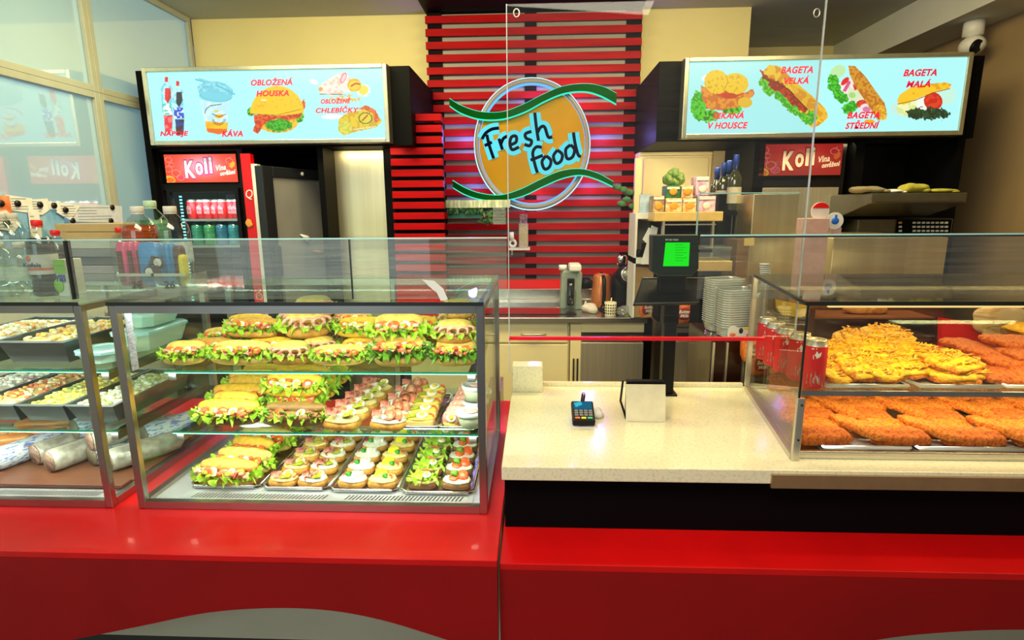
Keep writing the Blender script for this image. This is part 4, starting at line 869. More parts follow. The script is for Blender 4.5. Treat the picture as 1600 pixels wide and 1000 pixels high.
a = at(1253, 369, Y=2.3); b = at(1297, 341, Y=2.3)
MB().box(a.x, b.x, 2.3, 2.36, a.z - .25, b.z).build('carrier', M('pink_paper', (.62, .38, .33), .7), t, bevel=.002)
c = at(1281, 330, Y=2.33); MB().lathe([(.036, 0), (.036, .003)], n=24, T=Matrix.Translation(c) @ Matrix.Rotation(PI / 2, 4, 'X')).build('round_card', m_white, t)
MB().prism([(c.x + .034 * math.cos(q), c.z + .034 * math.sin(q)) for q in [PI * .12 + k * PI * .76 / 12 for k in range(13)]], 2.32, 2.326, 'y').build('red_band', m_red, t)
c = at(1304, 345, Y=2.34); MB().lathe([(.034, 0), (.034, .003)], n=24, T=Matrix.Translation(c) @ Matrix.Rotation(PI / 2, 4, 'X')).build('round_card', m_white, t)
MB().blob((c.x, 2.335, c.z), (.015, .004, .014)).box(c.x - .002, c.x + .005, 2.332, 2.338, c.z + .005, c.z + .024).build('blue_patch', M('blue_print', (.01, .15, .7), .5), t)
MB().box(xa(1300, 365, 2.34), xa(1314, 365, 2.34), 2.34, 2.36, za(1307, 369, 2.34), za(1307, 355, 2.34)).build('flap', M('pink_paper', (.62, .38, .33)), t)
MB().box(a.x + .02, b.x - .02, 2.31, 2.35, 0, a.z - .25).build('stand', m_steeldark, t)
# hood
t = thing('oven_hood', 'dark steel slanted oven hood on the black surround', 'hood', tuple(at(1420, 340, Y=2.9)))
Yh = 2.75
pL = [at(1345, 338, Y=3.0), at(1362, 302, Y=Yh), at(1505, 300, Y=Yh), at(1480, 334, Y=3.0)]
vs = [at(1362, 302, Y=Yh), at(1512, 301, Y=Yh), at(1506, 319, Y=Yh), at(1362, 318, Y=Yh), at(1350, 338, Y=3.0), at(1482, 335, Y=3.0)]
z0, z1, z2 = vs[3].z, vs[0].z, vs[4].z
X0, X1 = vs[0].x, vs[1].x
MB().prism([(Yh, z1), (Yh, z0), (3.0, z2), (3.35, z2), (3.35, z1)], X0, X1, 'x').build('hood_shell', M('hood_steel', (.16, .15, .11), .35, .8), t, bevel=.004)
MB().box(X0 + .02, X1 - .02, Yh - .006, Yh, z0 + .004, z0 + .01).build('trim_line', m_steeldark, t)
t = thing('oven', 'steel oven front with black keypad of small buttons', 'oven', tuple(at(1420, 380, Y=3.02)))
xo0, xo1 = xa(1340, 355, 3.02), xa(1488, 355, 3.02)
MB().box(xo0, xo1, 3.02, 3.45, .9, za(1415, 342, 3.02)).build('body', M('hood_steel', (.16, .15, .11)), t, bevel=.003)
MB().box(xa(1402, 355, 3.01), xa(1486, 355, 3.01), 3.01, 3.02, za(1440, 366, 3.01), za(1440, 343, 3.01)).build('keypad', m_black, t)
m_key = M('pale_key', (.7, .7, .6), .5); m_keyo = M('amber_key', (.9, .35, .05), .5)
for r_ in range(3):
    for c_ in range(11):
        if c_ in (1, 2): continue
        p = at(1407 + c_ * 7.2, 348 + r_ * 6.4, Y=3.005); MB().box(p.x - .007, p.x + .007, 3.004, 3.01, p.z - .005, p.z + .005).build('key', m_keyo if (r_ == 0 and c_ == 0) else m_key, t)
m_mitt = M('olive_yellow_mitt', (.42, .40, .04), .9, col2=(.3, .28, .03), nscale=40, bump=.3); m_mittb = M('brown_mitt', (.22, .18, .10), .9, nscale=40)
for i, (px, w_, h_, mt, lb) in enumerate(((1360, .085, .018, m_mittb, 'brown oven mitt lying on the hood, nearest the steel fridge'), (1425, .07, .022, m_mitt, 'yellow oven mitt lying in the middle of the hood'), (1470, .07, .010, m_mitt, 'thin yellow cloth at the brown wall end of the hood'), (1395, .05, .010, m_white, 'flat white plate between the mitts on the hood'))):
    x = xa(px, 297, Yh + .08); o = MB().blob((x, Yh + .08, z1 + h_), (w_, .05, h_), .9, (20, 10), nz=.5, nf=22, seed=i, zlo=-h_ * .9).blob((x + w_ * .6, Yh + .05, z1 + h_ * .6), (w_ * .3, .02, h_ * .5), nz=.3, nf=30).build('oven_mitt' if i < 2 else ('cloth' if i == 2 else 'white_plate'), mt, loc=(x, Yh + .08, z1)); tag(o, lb, ['mitt', 'mitt', 'cloth', 'plate'][i])
t = thing('steel_workbench', 'broad brushed steel panel behind the hot food case', 'cabinet', (1.5, 2.35, 0))
MB().box(xa(1300, 400, 2.4), xa(1478, 400, 2.4), 2.4, 2.9, 0, za(1400, 371, 2.4)).build('body', M('gleam_tinted_steel', (.7, .66, .46)), t, bevel=.003)
MB().box(xa(1478, 400, 2.4), xa(1490, 400, 2.4), 2.42, 2.9, .2, za(1400, 371, 2.4)).build('edge_strip', m_black, t)
# security camera
t = thing('security_camera', 'white dome security camera below the ceiling beam', 'camera', (2.15, 3.0, 2.40))
p = at(1514, 76, Y=3.5)
MB().lathe([(.02, 0), (.02, .03), (.05, .035), (.05, max(.05, 2.559 - p.z - .03))], (p.x + .01, 3.5, p.z + .03)).build('mount', m_white, t)
MB().blob((p.x, 3.48, p.z + .01), (.06, .07, .052), n=(24, 14)).build('shell', m_white, t)
MB().lathe([(.038, 0), (.036, .012), (.001, .016)], n=24, T=Matrix.Translation((p.x - .02, 3.425, p.z - .008)) @ Matrix.Rotation(PI / 2 + .4, 4, 'X') @ Matrix.Rotation(.3, 4, 'Y')).build('lens_disc', m_blackplastic, t)

# ================================================================== service counters
def wave_pts(ps, Y): return [(at(a, b, Y=Y).x, at(a, b, Y=Y).z) for a, b in ps]
t = thing('red_counter', 'glossy red counter with wavy front carrying the two cold cases', 'counter', (-1.1, 1.0, 0))
wv = bez([(-60, 1010), (60, 1003), (140, 990), (230, 972), (330, 952), (430, 945), (520, 949), (600, 964), (680, 988), (760, 1014), (790, 1024)], 5)
wp = [(p[0], p[1]) for p in wv]; W2 = wave_pts(wp, 1.01); W2 = [q for q in W2 if q[0] < -.08]
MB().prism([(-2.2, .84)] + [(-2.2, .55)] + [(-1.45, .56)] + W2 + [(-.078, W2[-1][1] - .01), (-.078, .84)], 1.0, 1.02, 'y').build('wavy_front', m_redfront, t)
MB().box(-2.2, -.078, 1.0, 1.95, .84, .855).build('top', m_red, t, bevel=.0015)
MB().box(-2.2, -.078, 1.14, 1.9, .535, .84).build('body', m_beige, t)
MB().box(-2.2, -.078, 1.16, 1.9, .0, .535).build('plinth', M('dark_plinth', (.05, .045, .04), .5), t)
t = thing('red_counter', 'red counter with black upstand below the pale stone slab', 'counter', (.9, 1.0, 0))
wv = bez([(1100, 1050), (1230, 1030), (1370, 1000), (1480, 988), (1600, 984), (1760, 990), (1900, 1010)], 5)
W2 = [q for q in wave_pts([(p[0], p[1]) for p in wv], 1.016)]
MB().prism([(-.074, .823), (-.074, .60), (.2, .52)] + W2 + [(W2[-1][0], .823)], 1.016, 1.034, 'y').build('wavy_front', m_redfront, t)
MB().box(-.074, 1.9, 1.016, 1.2, .823, .838).build('top', m_red, t, bevel=.0015)
MB().box(-.074, 1.9, 1.14, 1.6, .0, .823).build('body', m_beige, t)
MB().box(-.07, 1.9, 1.15, 1.62, .838, .967).build('black_upstand', m_black, t)
t = thing('stone_slab', 'pale speckled stone slab of the pay desk with the card reader on it', 'countertop', (.3, 1.4, .97))
MB().box(-.075, 1.9, 1.12, 1.695, .968, 1.0).build('slab', m_slab, t, bevel=.002)
MB().box(.50, 1.9, 1.113, 1.1195, .962, .992).build('steel_edge', M('reflection_tinted_edge', (.50, .32, .16), .4, .7), t)  # steel edge, its orange-brown reflection put into the colour
MB().box(.02, .64, 1.68, 1.695, 1.0, 1.012).build('back_lip', m_slab, t)

# ================================================================== cold display cases
m_vent = M('vent_slot', (.01, .01, .012), .5); m_ledw = emis('case_led_white', (.85, 1, .82), 1.5)
def case(label, x0, x1, tint_left):
    y0, y1, z0, z1 = 1.172, 1.65, .856, 1.352; p = .018
    t = thing('cold_display_case', label, 'display case', ((x0 + x1) / 2, y0, z0))
    for x in (x0, x1 - p): MB().box(x, x + p, y0, y0 + .016, z0, z1 - .006).build('front_post', m_alu, t, bevel=.0015)
    for x in (x0, x1 - p): MB().box(x, x + p, y1 - .016, y1, z0, z1 - .006).build('rear_post', m_alu, t, bevel=.0015)
    MB().box(x0 + p, x1 - p, y0, y0 + .016, z1 - .024, z1 - .006).build('top_rail', m_alu, t); MB().box(x0 + p, x1 - p, y0, y0 + .016, z0, z0 + .018).build('bottom_rail', m_alu, t)
    for x in (x0, x1 - p):
        for za_, zb_ in ((z1 - .02, z1 - .006), (z0, z0 + .018)): MB().box(x, x + p, y0 + .016, y1 - .016, za_, zb_).build('side_rail', m_alu, t)
    MB().box(x0 + p, x1 - p, y1 - .016, y1, z1 - .024, z1 - .006).box(x0 + p, x1 - p, y1 - .016, y1, z0, z0 + .018).build('rear_rail', m_alu, t)
    MB().box(x0 + p, x1 - p, y0 + .004, y0 + .010, z0 + .018, z1 - .024).build('front_glass', m_pane, t)
    for x in (x0 + .006, x1 - .012): MB().box(x, x + .006, y0 + .016, y1 - .016, z0 + .018, z1 - .02).build('side_glass', m_pane, t)
    mid = (x0 + x1) / 2 + .1
    MB().box(x0 + p, mid, y1 - .010, y1 - .005, z0 + .018, z1 - .024).build('rear_door', m_pane, t); MB().box(mid, x1 - p, y1 - .016, y1 - .011, z0 + .018, z1 - .024).build('rear_door', m_pane, t)
    MB().box(mid - .006, mid + .006, y1 - .018, y1 - .004, z0 + .018, z1 - .024).build('door_edge', m_alu, t)
    MB().box(x0, x1, y0 - .004, y1, z1 - .005, z1 + .003).build('top_glass', m_paneg, t)
    MB().box(x0, x1, y0 - .006, y0 - .0045, z1 - .006, z1 + .002).build('top_edge_line', m_dark, t)
    MB().box(x0 + p, x1 - p, y0 + .016, y1 - .016, z0 + .002, z0 + .008).build('deck', m_tray, t)
    MB().box(x0 + p + .06, x1 - p - .02, y0 + .024, y1 - .03, z0 + .008, z0 + .012).build('deck_plate', m_tray, t, bevel=.002)
    sl = MB(); n = 0; x = x0 + p + .09
    while x < x1 - p - .05:
        if abs((x - x0) / (x1 - x0) - .55) > .03: sl.add([(x, y0 + .032, z0 + .0125), (x + .0035, y0 + .032, z0 + .0125), (x + .0105, y0 + .054, z0 + .0125), (x + .007, y0 + .054, z0 + .0125)], [(0, 1, 2, 3)])
        x += .0092
    sl.build('vent_slots', m_vent, t, kind='stuff')
    for zs_ in (1.172, 1.017):
        MB().box(x0 + .05, x1 - .026, 1.255, 1.61, zs_ - .006, zs_).build('glass_shelf', m_paneg, t)
        MB().box(x0 + .05, x1 - .026, 1.2535, 1.255, zs_ - .006, zs_).build('shelf_edge', M('green_shelf_edge', (.02, .22, .13), .2), t)
        for x in (x0 + .055, x1 - .05): MB().box(x, x + .018, 1.26, 1.62, zs_ - .026, zs_ - .006).build('shelf_bracket', m_steeldark, t)
    MB().box(x0 + .03, x1 - .03, y0 + .018, y0 + .026, z1 - .0275, z1 - .0245).build('led_tube', m_ledw, t)
    return t
case('cold display case full of sandwiches beside the pay desk', -.945, -.112, 0)
case('cold display case with salads and sausages at the window end', -1.84, -1.008, 0)
# printed price slip on post
p = at(188, 560, Y=1.165); o = MB().box(-.9255, -.9245, 1.190, 1.212, 1.19, 1.325).build('price_list', M('lilac_paper', (.42, .40, .46), .7, col2=(.2, .2, .25), nscale=300, stretch=(1, .3, 1)), loc=(-.93, 1.2, 1.2)); tag(o, 'narrow printed price list stuck inside the sandwich case side', 'paper')

# ---- scratched guards on the case tops
def guard(label, x0, x1, seams, z1=1.487, y=1.19, z0=1.357):
    t = thing('glass_guard', label, 'glass screen', ((x0 + x1) / 2, y, z0))
    xs_ = [x0] + seams + [x1]
    for a, b in zip(xs_, xs_[1:]): MB().box(a + .001, b - .001, y, y + .005, z0, z1).build('pane', m_guard, t)
    for a in seams: MB().box(a - .001, a + .001, y - .001, y + .006, z0, z1).build('seam', m_dark, t)
    MB().box(x0, x1, y, y + .005, z1, z1 + .003).build('bright_edge', m_edge, t)
    return t
guard('low scratched glass guard on top of the sandwich case', -1.03, -.062, [xa(548, 420, 1.19)])
guard('low glass guard in front of the bottles at the window end', -1.84, -1.036, [])
o = MB().box(-1.036, -1.031, 1.186, 1.2, 1.357, 1.487).build('guard_end_strip', m_dark, loc=(-1.03, 1.19, 1.36)); tag(o, 'black joint strip between the two glass guards', 'strip')
p = [(662, 436), (680, 438), (694, 450), (701, 466), (697, 468), (690, 468), (684, 456), (672, 446)]
P_ = [(at(a, b, Y=1.1995).x, at(a, b, Y=1.1995).z) for a, b in p]
o = MB().prism(P_, 1.1865, 1.1885, 'y').build('white_sticker', m_white, loc=(P_[0][0], 1.198, P_[0][1])); tag(o, 'white leaf shaped sticker on the glass guard', 'sticker')

# ================================================================== food makers
m_bun = M('bun_crust', (.66, .33, .05), .6, col2=(.48, .20, .02), nscale=90, bump=.3)
m_bunp = M('bun_pale', (.74, .52, .12), .6, col2=(.60, .36, .05), nscale=80, bump=.3)
m_buny = M('bun_yellow', (.78, .46, .025), .55, col2=(.62, .32, .02), nscale=80, bump=.3)
m_rye = M('rye_crust', (.26, .13, .03), .6, col2=(.18, .08, .02), nscale=40, bump=.2)
m_let = M('lettuce', (.22, .50, .008), .5, col2=(.50, .68, .05), nscale=160)
m_letd = M('lettuce_dark', (.06, .24, .01), .5, col2=(.22, .45, .02), nscale=160)
m_ham = M('ham', (.74, .24, .17), .4, col2=(.82, .45, .34), nscale=140)
m_tom = M('tomato', (.80, .07, .02), .25, col2=(.85, .2, .05), nscale=70)
m_eggw = M('egg_white', (.88, .86, .72), .35); m_eggy = M('egg_yolk', (.88, .58, .04), .5)
m_cheese = M('cheese', (.86, .60, .08), .4); m_spread = M('egg_spread', (.80, .72, .36), .6, col2=(.72, .48, .10), nscale=260, bump=.3)
m_wspread = M('white_spread', (.82, .83, .72), .6, col2=(.62, .62, .42), nscale=260, bump=.3)
m_pickle = M('pickle', (.50, .52, .03), .3, col2=(.35, .40, .02), nscale=70); m_pars = M('parsley', (.03, .28, .02), .5)
m_meat = M('minced_meat', (.42, .18, .05), .6, col2=(.26, .10, .03), nscale=70, bump=.4)
m_salami = M('salami', (.72, .15, .05), .4, col2=(.8, .35, .2), nscale=90)
def bits(rnd, n, fx, size, flat=.6, k=3):
    mb = MB()
    for _ in range(n):
        c = fx(rnd); s_ = size * rnd.uniform(.7, 1.3); mb.blob(c, (s_, s_ * rnd.uniform(.6, 1), s_ * flat), .8, (6, 4), mi=rnd.randrange(k))
    return mb
def bag_maker(bun=m_bunp, L=.155, W=.056, fill='mix', seed=0, top=.9, let=m_let, topbun=None):
    def f():
        t = thing('filled_baguette', 'x', 'sandwich', (0, 0, 0)); r = random.Random(seed); y1 = -W * .16
        MB().blob((0, 0, .0125), (L / 2, W / 2, .0135), .72, (26, 10), nz=.05, nf=30, seed=seed, zlo=-.012).build('bun_bottom', bun, t)
        MB().ruffle(L / 2 * .96, W / 2 * .98, .026, .012, .0085, 19, seed, n=150).ruffle(L / 2 * .9, W / 2 * .8, .031, .010, .008, 17, seed + 1, n=120).build('lettuce', let, t)
        if fill in ('mix', 'ham'): MB().ruffle(L / 2 * .84, W / 2 * .72, .034, .010, .006, 9, seed + 3, n=70).build('ham_slice', m_ham, t)
        if fill == 'cheese': MB().ruffle(L / 2 * .93, W / 2 * .9, .031, .008, .002, 4, seed + 3, n=48).build('cheese_slice', m_cheese, t)
        if fill == 'meat': MB().blob((0, -.004, .027), (L / 2 * .95, W / 2 * .98, .010), .7, (24, 8), nz=.2, nf=70, seed=seed).build('meat_filling', m_meat, t)
        n = 5 if fill != 'meat' else 2
        for i in range(n):
            x = -L * .36 + L * .72 * (i + .5) / n + r.uniform(-.006, .006)
            T = Matrix.Translation((x, -W / 2 * .52, .037)) @ Matrix.Rotation(r.uniform(.5, 1.0), 4, 'X') @ Matrix.Rotation(r.uniform(-.3, .3), 4, 'Y')
            if i % 2 == 0 or fill == 'tomato': MB().lathe([(.001, .0035), (.012, .0035), (.0135, .001), (.0135, -.001), (.001, -.003)], n=12, T=T).build('tomato_slice', m_tom, t)
            else:
                eg = MB().lathe([(.001, .0025), (.0115, .0025), (.0125, -.001), (.001, -.002)], n=12, T=T).build('egg_slice', m_eggw, t)
                MB().lathe([(.001, .0035), (.0065, .0032), (.0065, .002)], n=10, T=T, cap=False).build('yolk', m_eggy, eg)
        cols = {'mix': [m_tom, m_cheese, m_let], 'ham': [m_ham, m_tom, m_let], 'cheese': [m_cheese, m_let, m_eggw], 'meat': [m_meat, m_rye, m_letd], 'tomato': [m_tom, m_cheese, m_let]}[fill]
        bits(r, 38, lambda q: (q.uniform(-.43, .43) * L, -W / 2 * q.uniform(.1, 1.0), q.uniform(.028, .043)), .0062).build('chopped_filling', cols, t, kind='stuff')
        T = Matrix.Translation((0, W * .25, .038)) @ Matrix.Rotation(top, 4, 'X')
        MB().blob((0, 0, .003), (L / 2 * .99, W / 2 * .66, .0125), .78, (26, 10), nz=.05, nf=24, seed=seed + 9, zlo=-.006, T=T).build('bun_top', topbun or bun, t)
        return t
    return f
kinds = {
 'A': bag_maker(m_bunp, fill='mix', seed=1), 'B': bag_maker(m_bun, fill='ham', seed=2, top=.45), 'C': bag_maker(m_buny, fill='cheese', seed=3, top=.9),
 'D': bag_maker(m_rye, L=.17, W=.062, fill='meat', seed=4, top=.12), 'E': bag_maker(m_bunp, L=.10, W=.06, fill='ham', seed=5, top=.6), 'G': bag_maker(m_buny, L=.125, fill='tomato', seed=6, top=1.0),
 'H': bag_maker(m_bunp, L=.095, W=.065, fill='mix', seed=8, top=.5, let=m_letd), 'R': bag_maker(m_rye, L=.165, W=.056, fill='mix', seed=12, top=.8, topbun=m_buny)}
def ham_roll():
    t = thing('ham_roll', 'x', 'sandwich', (0, 0, 0)); r = random.Random(4)
    MB().blob((0, 0, .014), (.046, .034, .016), .85, (20, 10), zlo=-.014).build('bun_bottom', m_bun, t)
    MB().ruffle(.042, .032, .026, .012, .008, 13, 3, n=90).build('lettuce', m_let, t)
    for i in range(5):
        a = -PI * (.1 + .2 * i); c = Vector((.036 * math.cos(a), .028 * math.sin(a), .034))
        MB().tube([c + Vector((.012 * math.cos(q), .003 * math.sin(q * 2), .009 * math.sin(q))) for q in [k * PI / 6 for k in range(13)]], .0035, 6).build('ham_fold', m_ham, t)
    MB().blob((0, .008, .042), (.042, .030, .014), .85, (20, 10), nz=.08, nf=30).build('bun_top', m_bunp, t)
    return t
kinds['M'] = ham_roll
cnt = {}
def sand(k, px, Y, z, rz=0, s=1, tilt=0, where='', grp='sandwiches on the top shelf'):
    names = dict(A='pale baguette with lettuce, tomato and egg', B='brown baguette with ham and lettuce', C='yellow baguette with cheese slice and lettuce', D='dark rye baguette with minced meat', E='short pale roll with ham and lettuce', G='yellow baguette stuffed with tomato', H='short wide roll with dark lettuce', M='round roll with folded ham', R='yellow topped rye baguette with lettuce')
    p = at(px, 500, Y=Y); x = at(px, 560, Y=Y).x
    place('sand' + k, kinds[k], (x, Y, z), rz, (s, s, s), names[k] + ', ' + where, grp, (tilt, 0))
# top shelf (z 1.173)
zt_ = 1.178
rows = [
 (1.30, zt_, 'top shelf front row', [(289, 'E', .1, .95), (378, 'A', -.06, .98), (455, 'M', 0, 1.0), (530, 'A', .05, .82), (626, 'H', 0, 1.28), (712, 'H', .05, 1.05)]),
 (1.375, zt_ , 'top shelf second row', [(330, 'B', .1, .8), (425, 'C', -.1, .85), (500, 'M', .2, .9), (575, 'C', .1, .85), (655, 'G', -.1, .85), (712, 'E', 0, .9)]),
 (1.335, zt_ + .045, 'top shelf upper front layer', [(625, 'E', .05, 1.25), (712, 'M', 0, 1.05)]),
 (1.40, zt_ + .045, 'top shelf upper middle layer', [(400, 'B', -.12, .9), (485, 'M', .4, 1.25), (570, 'C', -.08, .9), (650, 'G', .08, .95)]),
 (1.48, zt_, 'top shelf third row', [(360, 'A', .1, .9), (450, 'G', 0, 1), (540, 'M', 0, 1), (620, 'C', 0, 1), (690, 'H', 0, 1.1)]),
 (1.47, zt_ + .045, 'top shelf raised third row', [(395, 'C', 0, .8), (478, 'M', .1, 1.2), (552, 'E', 0, 1), (715, 'M', .3, 1.1)]),
 (1.43, zt_ + .09, 'top shelf topmost layer', [(497, 'M', .3, 1.05), (718, 'M', .1, .9)])]
for Y, z, wh, L_ in rows:
    for i, (px, k, rz, s_) in enumerate(L_): sand(k, px, Y, z, rz, s_, 0, '%s, %s from the window' % (wh, ORD[i]))
# middle shelf
zm = 1.023; g2 = 'sandwiches on the middle shelf'
for j in range(6):
    sand('R' if j % 2 == 0 else 'G', 347 + j * 12, 1.30 + j * .052, zm + j * .004, -.03, 1.0, .12, 'middle shelf window column, %s from the glass' % ORD[j], g2)
sand('D', 452, 1.295, zm, -.04, .95, 0, 'front of the middle shelf', g2)
for j in range(4): sand('C' if j % 2 else 'G', 462 + j * 12, 1.37 + j * .06, zm + .015 + (j % 2) * .012, -.12, 1.1, .2, 'middle shelf central column, %s behind the rye baguette' % ORD[j], g2)
for j in range(3): sand('C', 455 + j * 14, 1.36 + j * .07, zm + .055, -.1, 1.0, .1, 'middle shelf top layer, %s from glass' % ORD[j], g2)
# bottom deck baguettes on the first tray
zb = .884; g3 = 'baguettes on the first bottom tray'
def tray(px0, px1, py0, z, Y0, Y1, lb, mat=None, nm='food_tray', h=.008, grp='food trays in the cold case'):
    a, b = at(px0, py0, Z=z).x, at(px1, py0, Z=z).x
    t = thing(nm, lb, 'tray', ((a + b) / 2, Y0, z), grp); m_ = mat or m_steelh
    MB().box(a + .004, b - .004, Y0 + .004, Y1 - .004, z, z + .002).build('base', m_, t)
    c = .014; r_ = .0035
    def rr(e): return [(a + e + c, Y0 + e), (b - e - c, Y0 + e), (b - e, Y0 + e + c), (b - e, Y1 - e - c), (b - e - c, Y1 - e), (a + e + c, Y1 - e), (a + e, Y1 - e - c), (a + e, Y0 + e + c)]
    MB().tube([(x, y, z + h) for x, y in rr(0)], r_, 6, closed=True).build('rim', m_, t)
    o_, i_ = rr(0), rr(.006); vs = [(x, y, z + h) for x, y in o_] + [(x, y, z) for x, y in i_]
    MB().add(vs, [(k, (k + 1) % 8, 8 + (k + 1) % 8, 8 + k) for k in range(8)]).build('wall', m_, t)
    return a, b
zd_ = .869
tray(298, 408, 762, zd_, 1.245, 1.61, 'silver tray of baguettes at the window side of the bottom deck')
trs = [tray(410, 513, 766, zd_, 1.24, 1.61, 'silver tray of ham and egg canapes on the bottom deck'), tray(516, 622, 768, zd_, 1.235, 1.61, 'silver tray of white and yellow canapes on the bottom deck'), tray(628, 740, 770, zd_, 1.23, 1.61, 'silver tray of lettuce and tomato canapes on the bottom deck')]
for j in range(6):
    k = ['B', 'A', 'G', 'A', 'C', 'A'][j]
    p = at(352, 760, Z=.87); place('sand' + k, kinds[k], (p.x + (.01 if j % 2 else 0), 1.275 + j * .062, .873 + j * .003), -.08 - .03 * (j % 3), (1.02,) * 3, {'B': 'brown ham baguette', 'A': 'pale baguette with tomato', 'G': 'yellow tomato baguette', 'C': 'yellow cheese baguette'}[k] + ' on the first bottom tray, %s from the glass' % ORD[j], g3, (.15, 0))
# open sandwiches
def slice_base(t, col, sp, r, L=.074, W=.054):
    MB().blob((0, 0, .008), (L / 2, W / 2, .010), .62, (24, 8), nz=.04, nf=40, zlo=-.008).build('bread_slice', col, t)
    MB().blob((0, 0, .017), (L / 2 * .95, W / 2 * .95, .005), .8, (20, 6), nz=.25, nf=90).build('spread', sp, t)
def eggs(t, x, y, z, s=1, tilt=.3):
    T = Matrix.Translation((x, y, z)) @ Matrix.Rotation(tilt, 4, 'X')
    e = MB().lathe([(.001, .0028), (.012 * s, .0028), (.0135 * s, 0), (.001, -.002)], n=14, T=T).build('egg_slice', m_eggw, t)
    MB().lathe([(.0068 * s, .0025), (.0066 * s, .0042), (.001, .0046)], n=12, T=T, cap=False).build('yolk', m_eggy, e)
def fan(t, x, y, z, rz=0, n=4):
    for i in range(n):
        T = Matrix.Translation((x + .0045 * (i - n / 2), y, z + .0012 * i)) @ Matrix.Rotation(rz + .16 * (i - n / 2), 4, 'Z') @ Matrix.Rotation(.35, 4, 'Y')
        MB().blob((0, 0, 0), (.0055, .013, .0014), n=(10, 4), T=T).build('pickle_slice', m_pickle, t)
def hamfold(t, x, y, z, s=1, mat=None):
    """thin ham slice rolled into an open cone lying on the bread"""
    vs = []; n = 16; T = Matrix.Translation((x, y, z - .004)) @ Matrix.Rotation(.6, 4, 'Z')
    for i in range(n + 1):
        a = -2.6 + 5.2 * i / n
        for q in (.35, .7, 1.0, 1.12): vs.append(((-.018 + .034 * q) * s, (.011 * q * math.sin(a) + (.003 if q > 1 else 0) * math.sin(a * 3)) * s, (.004 + .007 * q * (1 - math.cos(a)) * .9 + (.002 if q > 1 else 0) * math.cos(a * 4)) * s))
    MB().add(vs, [(i * 4 + k, i * 4 + k + 1, i * 4 + 5 + k, i * 4 + 4 + k) for i in range(n) for k in range(3)], 0, True, T @ Matrix.Rotation(-2.2, 4, 'Z')).build('ham_fold', mat or m_ham, t)
def pepper(t, x, y, z, rz): MB().tube([(x + .014 * math.cos(rz + q), y + .014 * math.sin(rz + q), z) for q in (0, .5, 1, 1.5)], .0022, 5).build('pepper_strip', m_tom, t)
def sprig(t, x, y, z, s=1, mat=None): MB().blob((x, y, z), (.008 * s, .007 * s, .006 * s), n=(12, 8), nz=.6, nf=180).build('herb_sprig', mat or m_pars, t)
def cube(t, x, y, z, m, s=.008):
    MB().box(-s, s, -s * .7, s * .7, 0, s * 1.2, T=Matrix.Translation((x, y, z)) @ Matrix.Rotation(x * 90, 4, 'Z')).build('cheese_cube', m, t)
def canape(kind):
    def f():
        t = thing('open_sandwich', 'x', 'open sandwich', (0, 0, 0))
        if kind == 'ham': slice_base(t, m_bun, m_spread, 0); hamfold(t, -.012, .0, .026); hamfold(t, -.018, .012, .022, .9); eggs(t, .008, .006, .024); fan(t, .014, -.008, .023); pepper(t, .02, .0, .024, -.8)
        if kind == 'pink': slice_base(t, m_bun, m_wspread, 0); hamfold(t, -.006, .004, .026, 1.1); hamfold(t, .004, .012, .024); fan(t, .016, -.006, .023, .4); eggs(t, .014, .01, .022, .9); pepper(t, -.0, -.012, .022, 2.6)
        if kind == 'white': slice_base(t, m_bun, m_wspread, 0); sprig(t, -.012, .002, .025); pepper(t, -.014, .008, .023, 2.2); [cube(t, x, y, .02, m_eggw) for x, y in ((.008, -.004), (.018, .006), (.003, .01))]
        if kind == 'lemon': slice_base(t, m_bun, m_spread, 0); T = Matrix.Translation((-.006, .006, .025)) @ Matrix.Rotation(.5, 4, 'X'); MB().lathe([(.001, .002), (.015, .002), (.017, 0), (.001, -.002)], n=20, T=T).build('lemon_slice', M('lemon', (.88, .72, .03), .3), t); sprig(t, .008, -.004, .026, .9); pepper(t, .012, -.006, .023, -.2)
        if kind == 'green': slice_base(t, m_rye, m_spread, 0); MB().ruffle(.026, .017, .022, .012, .008, 9, 4, n=70).blob((0, 0, .024), (.028, .02, .008), nz=.5, nf=70, n=(16, 8)).build('lettuce', m_let, t); pepper(t, 0, .004, .033, .6); eggs(t, .012, -.008, .031, .8)
        if kind == 'tomato': slice_base(t, m_rye, m_wspread, 0); T = Matrix.Translation((.014, .002, .026)) @ Matrix.Rotation(.7, 4, 'X'); MB().lathe([(.001, .003), (.014, .003), (.016, 0), (.001, -.003)], n=16, T=T).build('tomato_slice', m_tom, t); MB().lathe([(.001, .003), (.012, .003), (.013, 0), (.001, -.003)], n=16, T=Matrix.Translation((-.006, -.006, .024)) @ Matrix.Rotation(.3, 4, 'X')).build('tomato_slice', m_tom, t); sprig(t, -.004, .0, .032, 1.25, m_letd)
        if kind == 'bigham': slice_base(t, m_bun, m_spread, 0, .092, .064); hamfold(t, -.016, -.004, .03, 1.3); hamfold(t, -.008, .010, .03, 1.1); cube(t, .0, -.014, .02, m_eggw, .009); fan(t, .02, -.008, .026, .2, 5); eggs(t, .018, .012, .026); pepper(t, -.005, .012, .03, 1.2)
        if kind == 'salami':
            slice_base(t, m_bun, m_wspread, 0, .092, .064); hamfold(t, -.022, 0, .028, 1.15)
            for x, y, r in ((.008, -.012, 0), (.026, -.006, .3), (.016, .008, -.2), (.0, .012, .2)): MB().lathe([(.001, .0), (.012, .006), (.014, .007), (.001, .002)], n=16, T=Matrix.Translation((x, y, .024)) @ Matrix.Rotation(.6 + r, 4, 'X')).build('salami_slice', m_salami, t)
            MB().blob((-.006, -.018, .025), (.007, .007, .006), nz=.2, nf=90).build('cream_rosette', m_eggw, t)
        return t
    return f
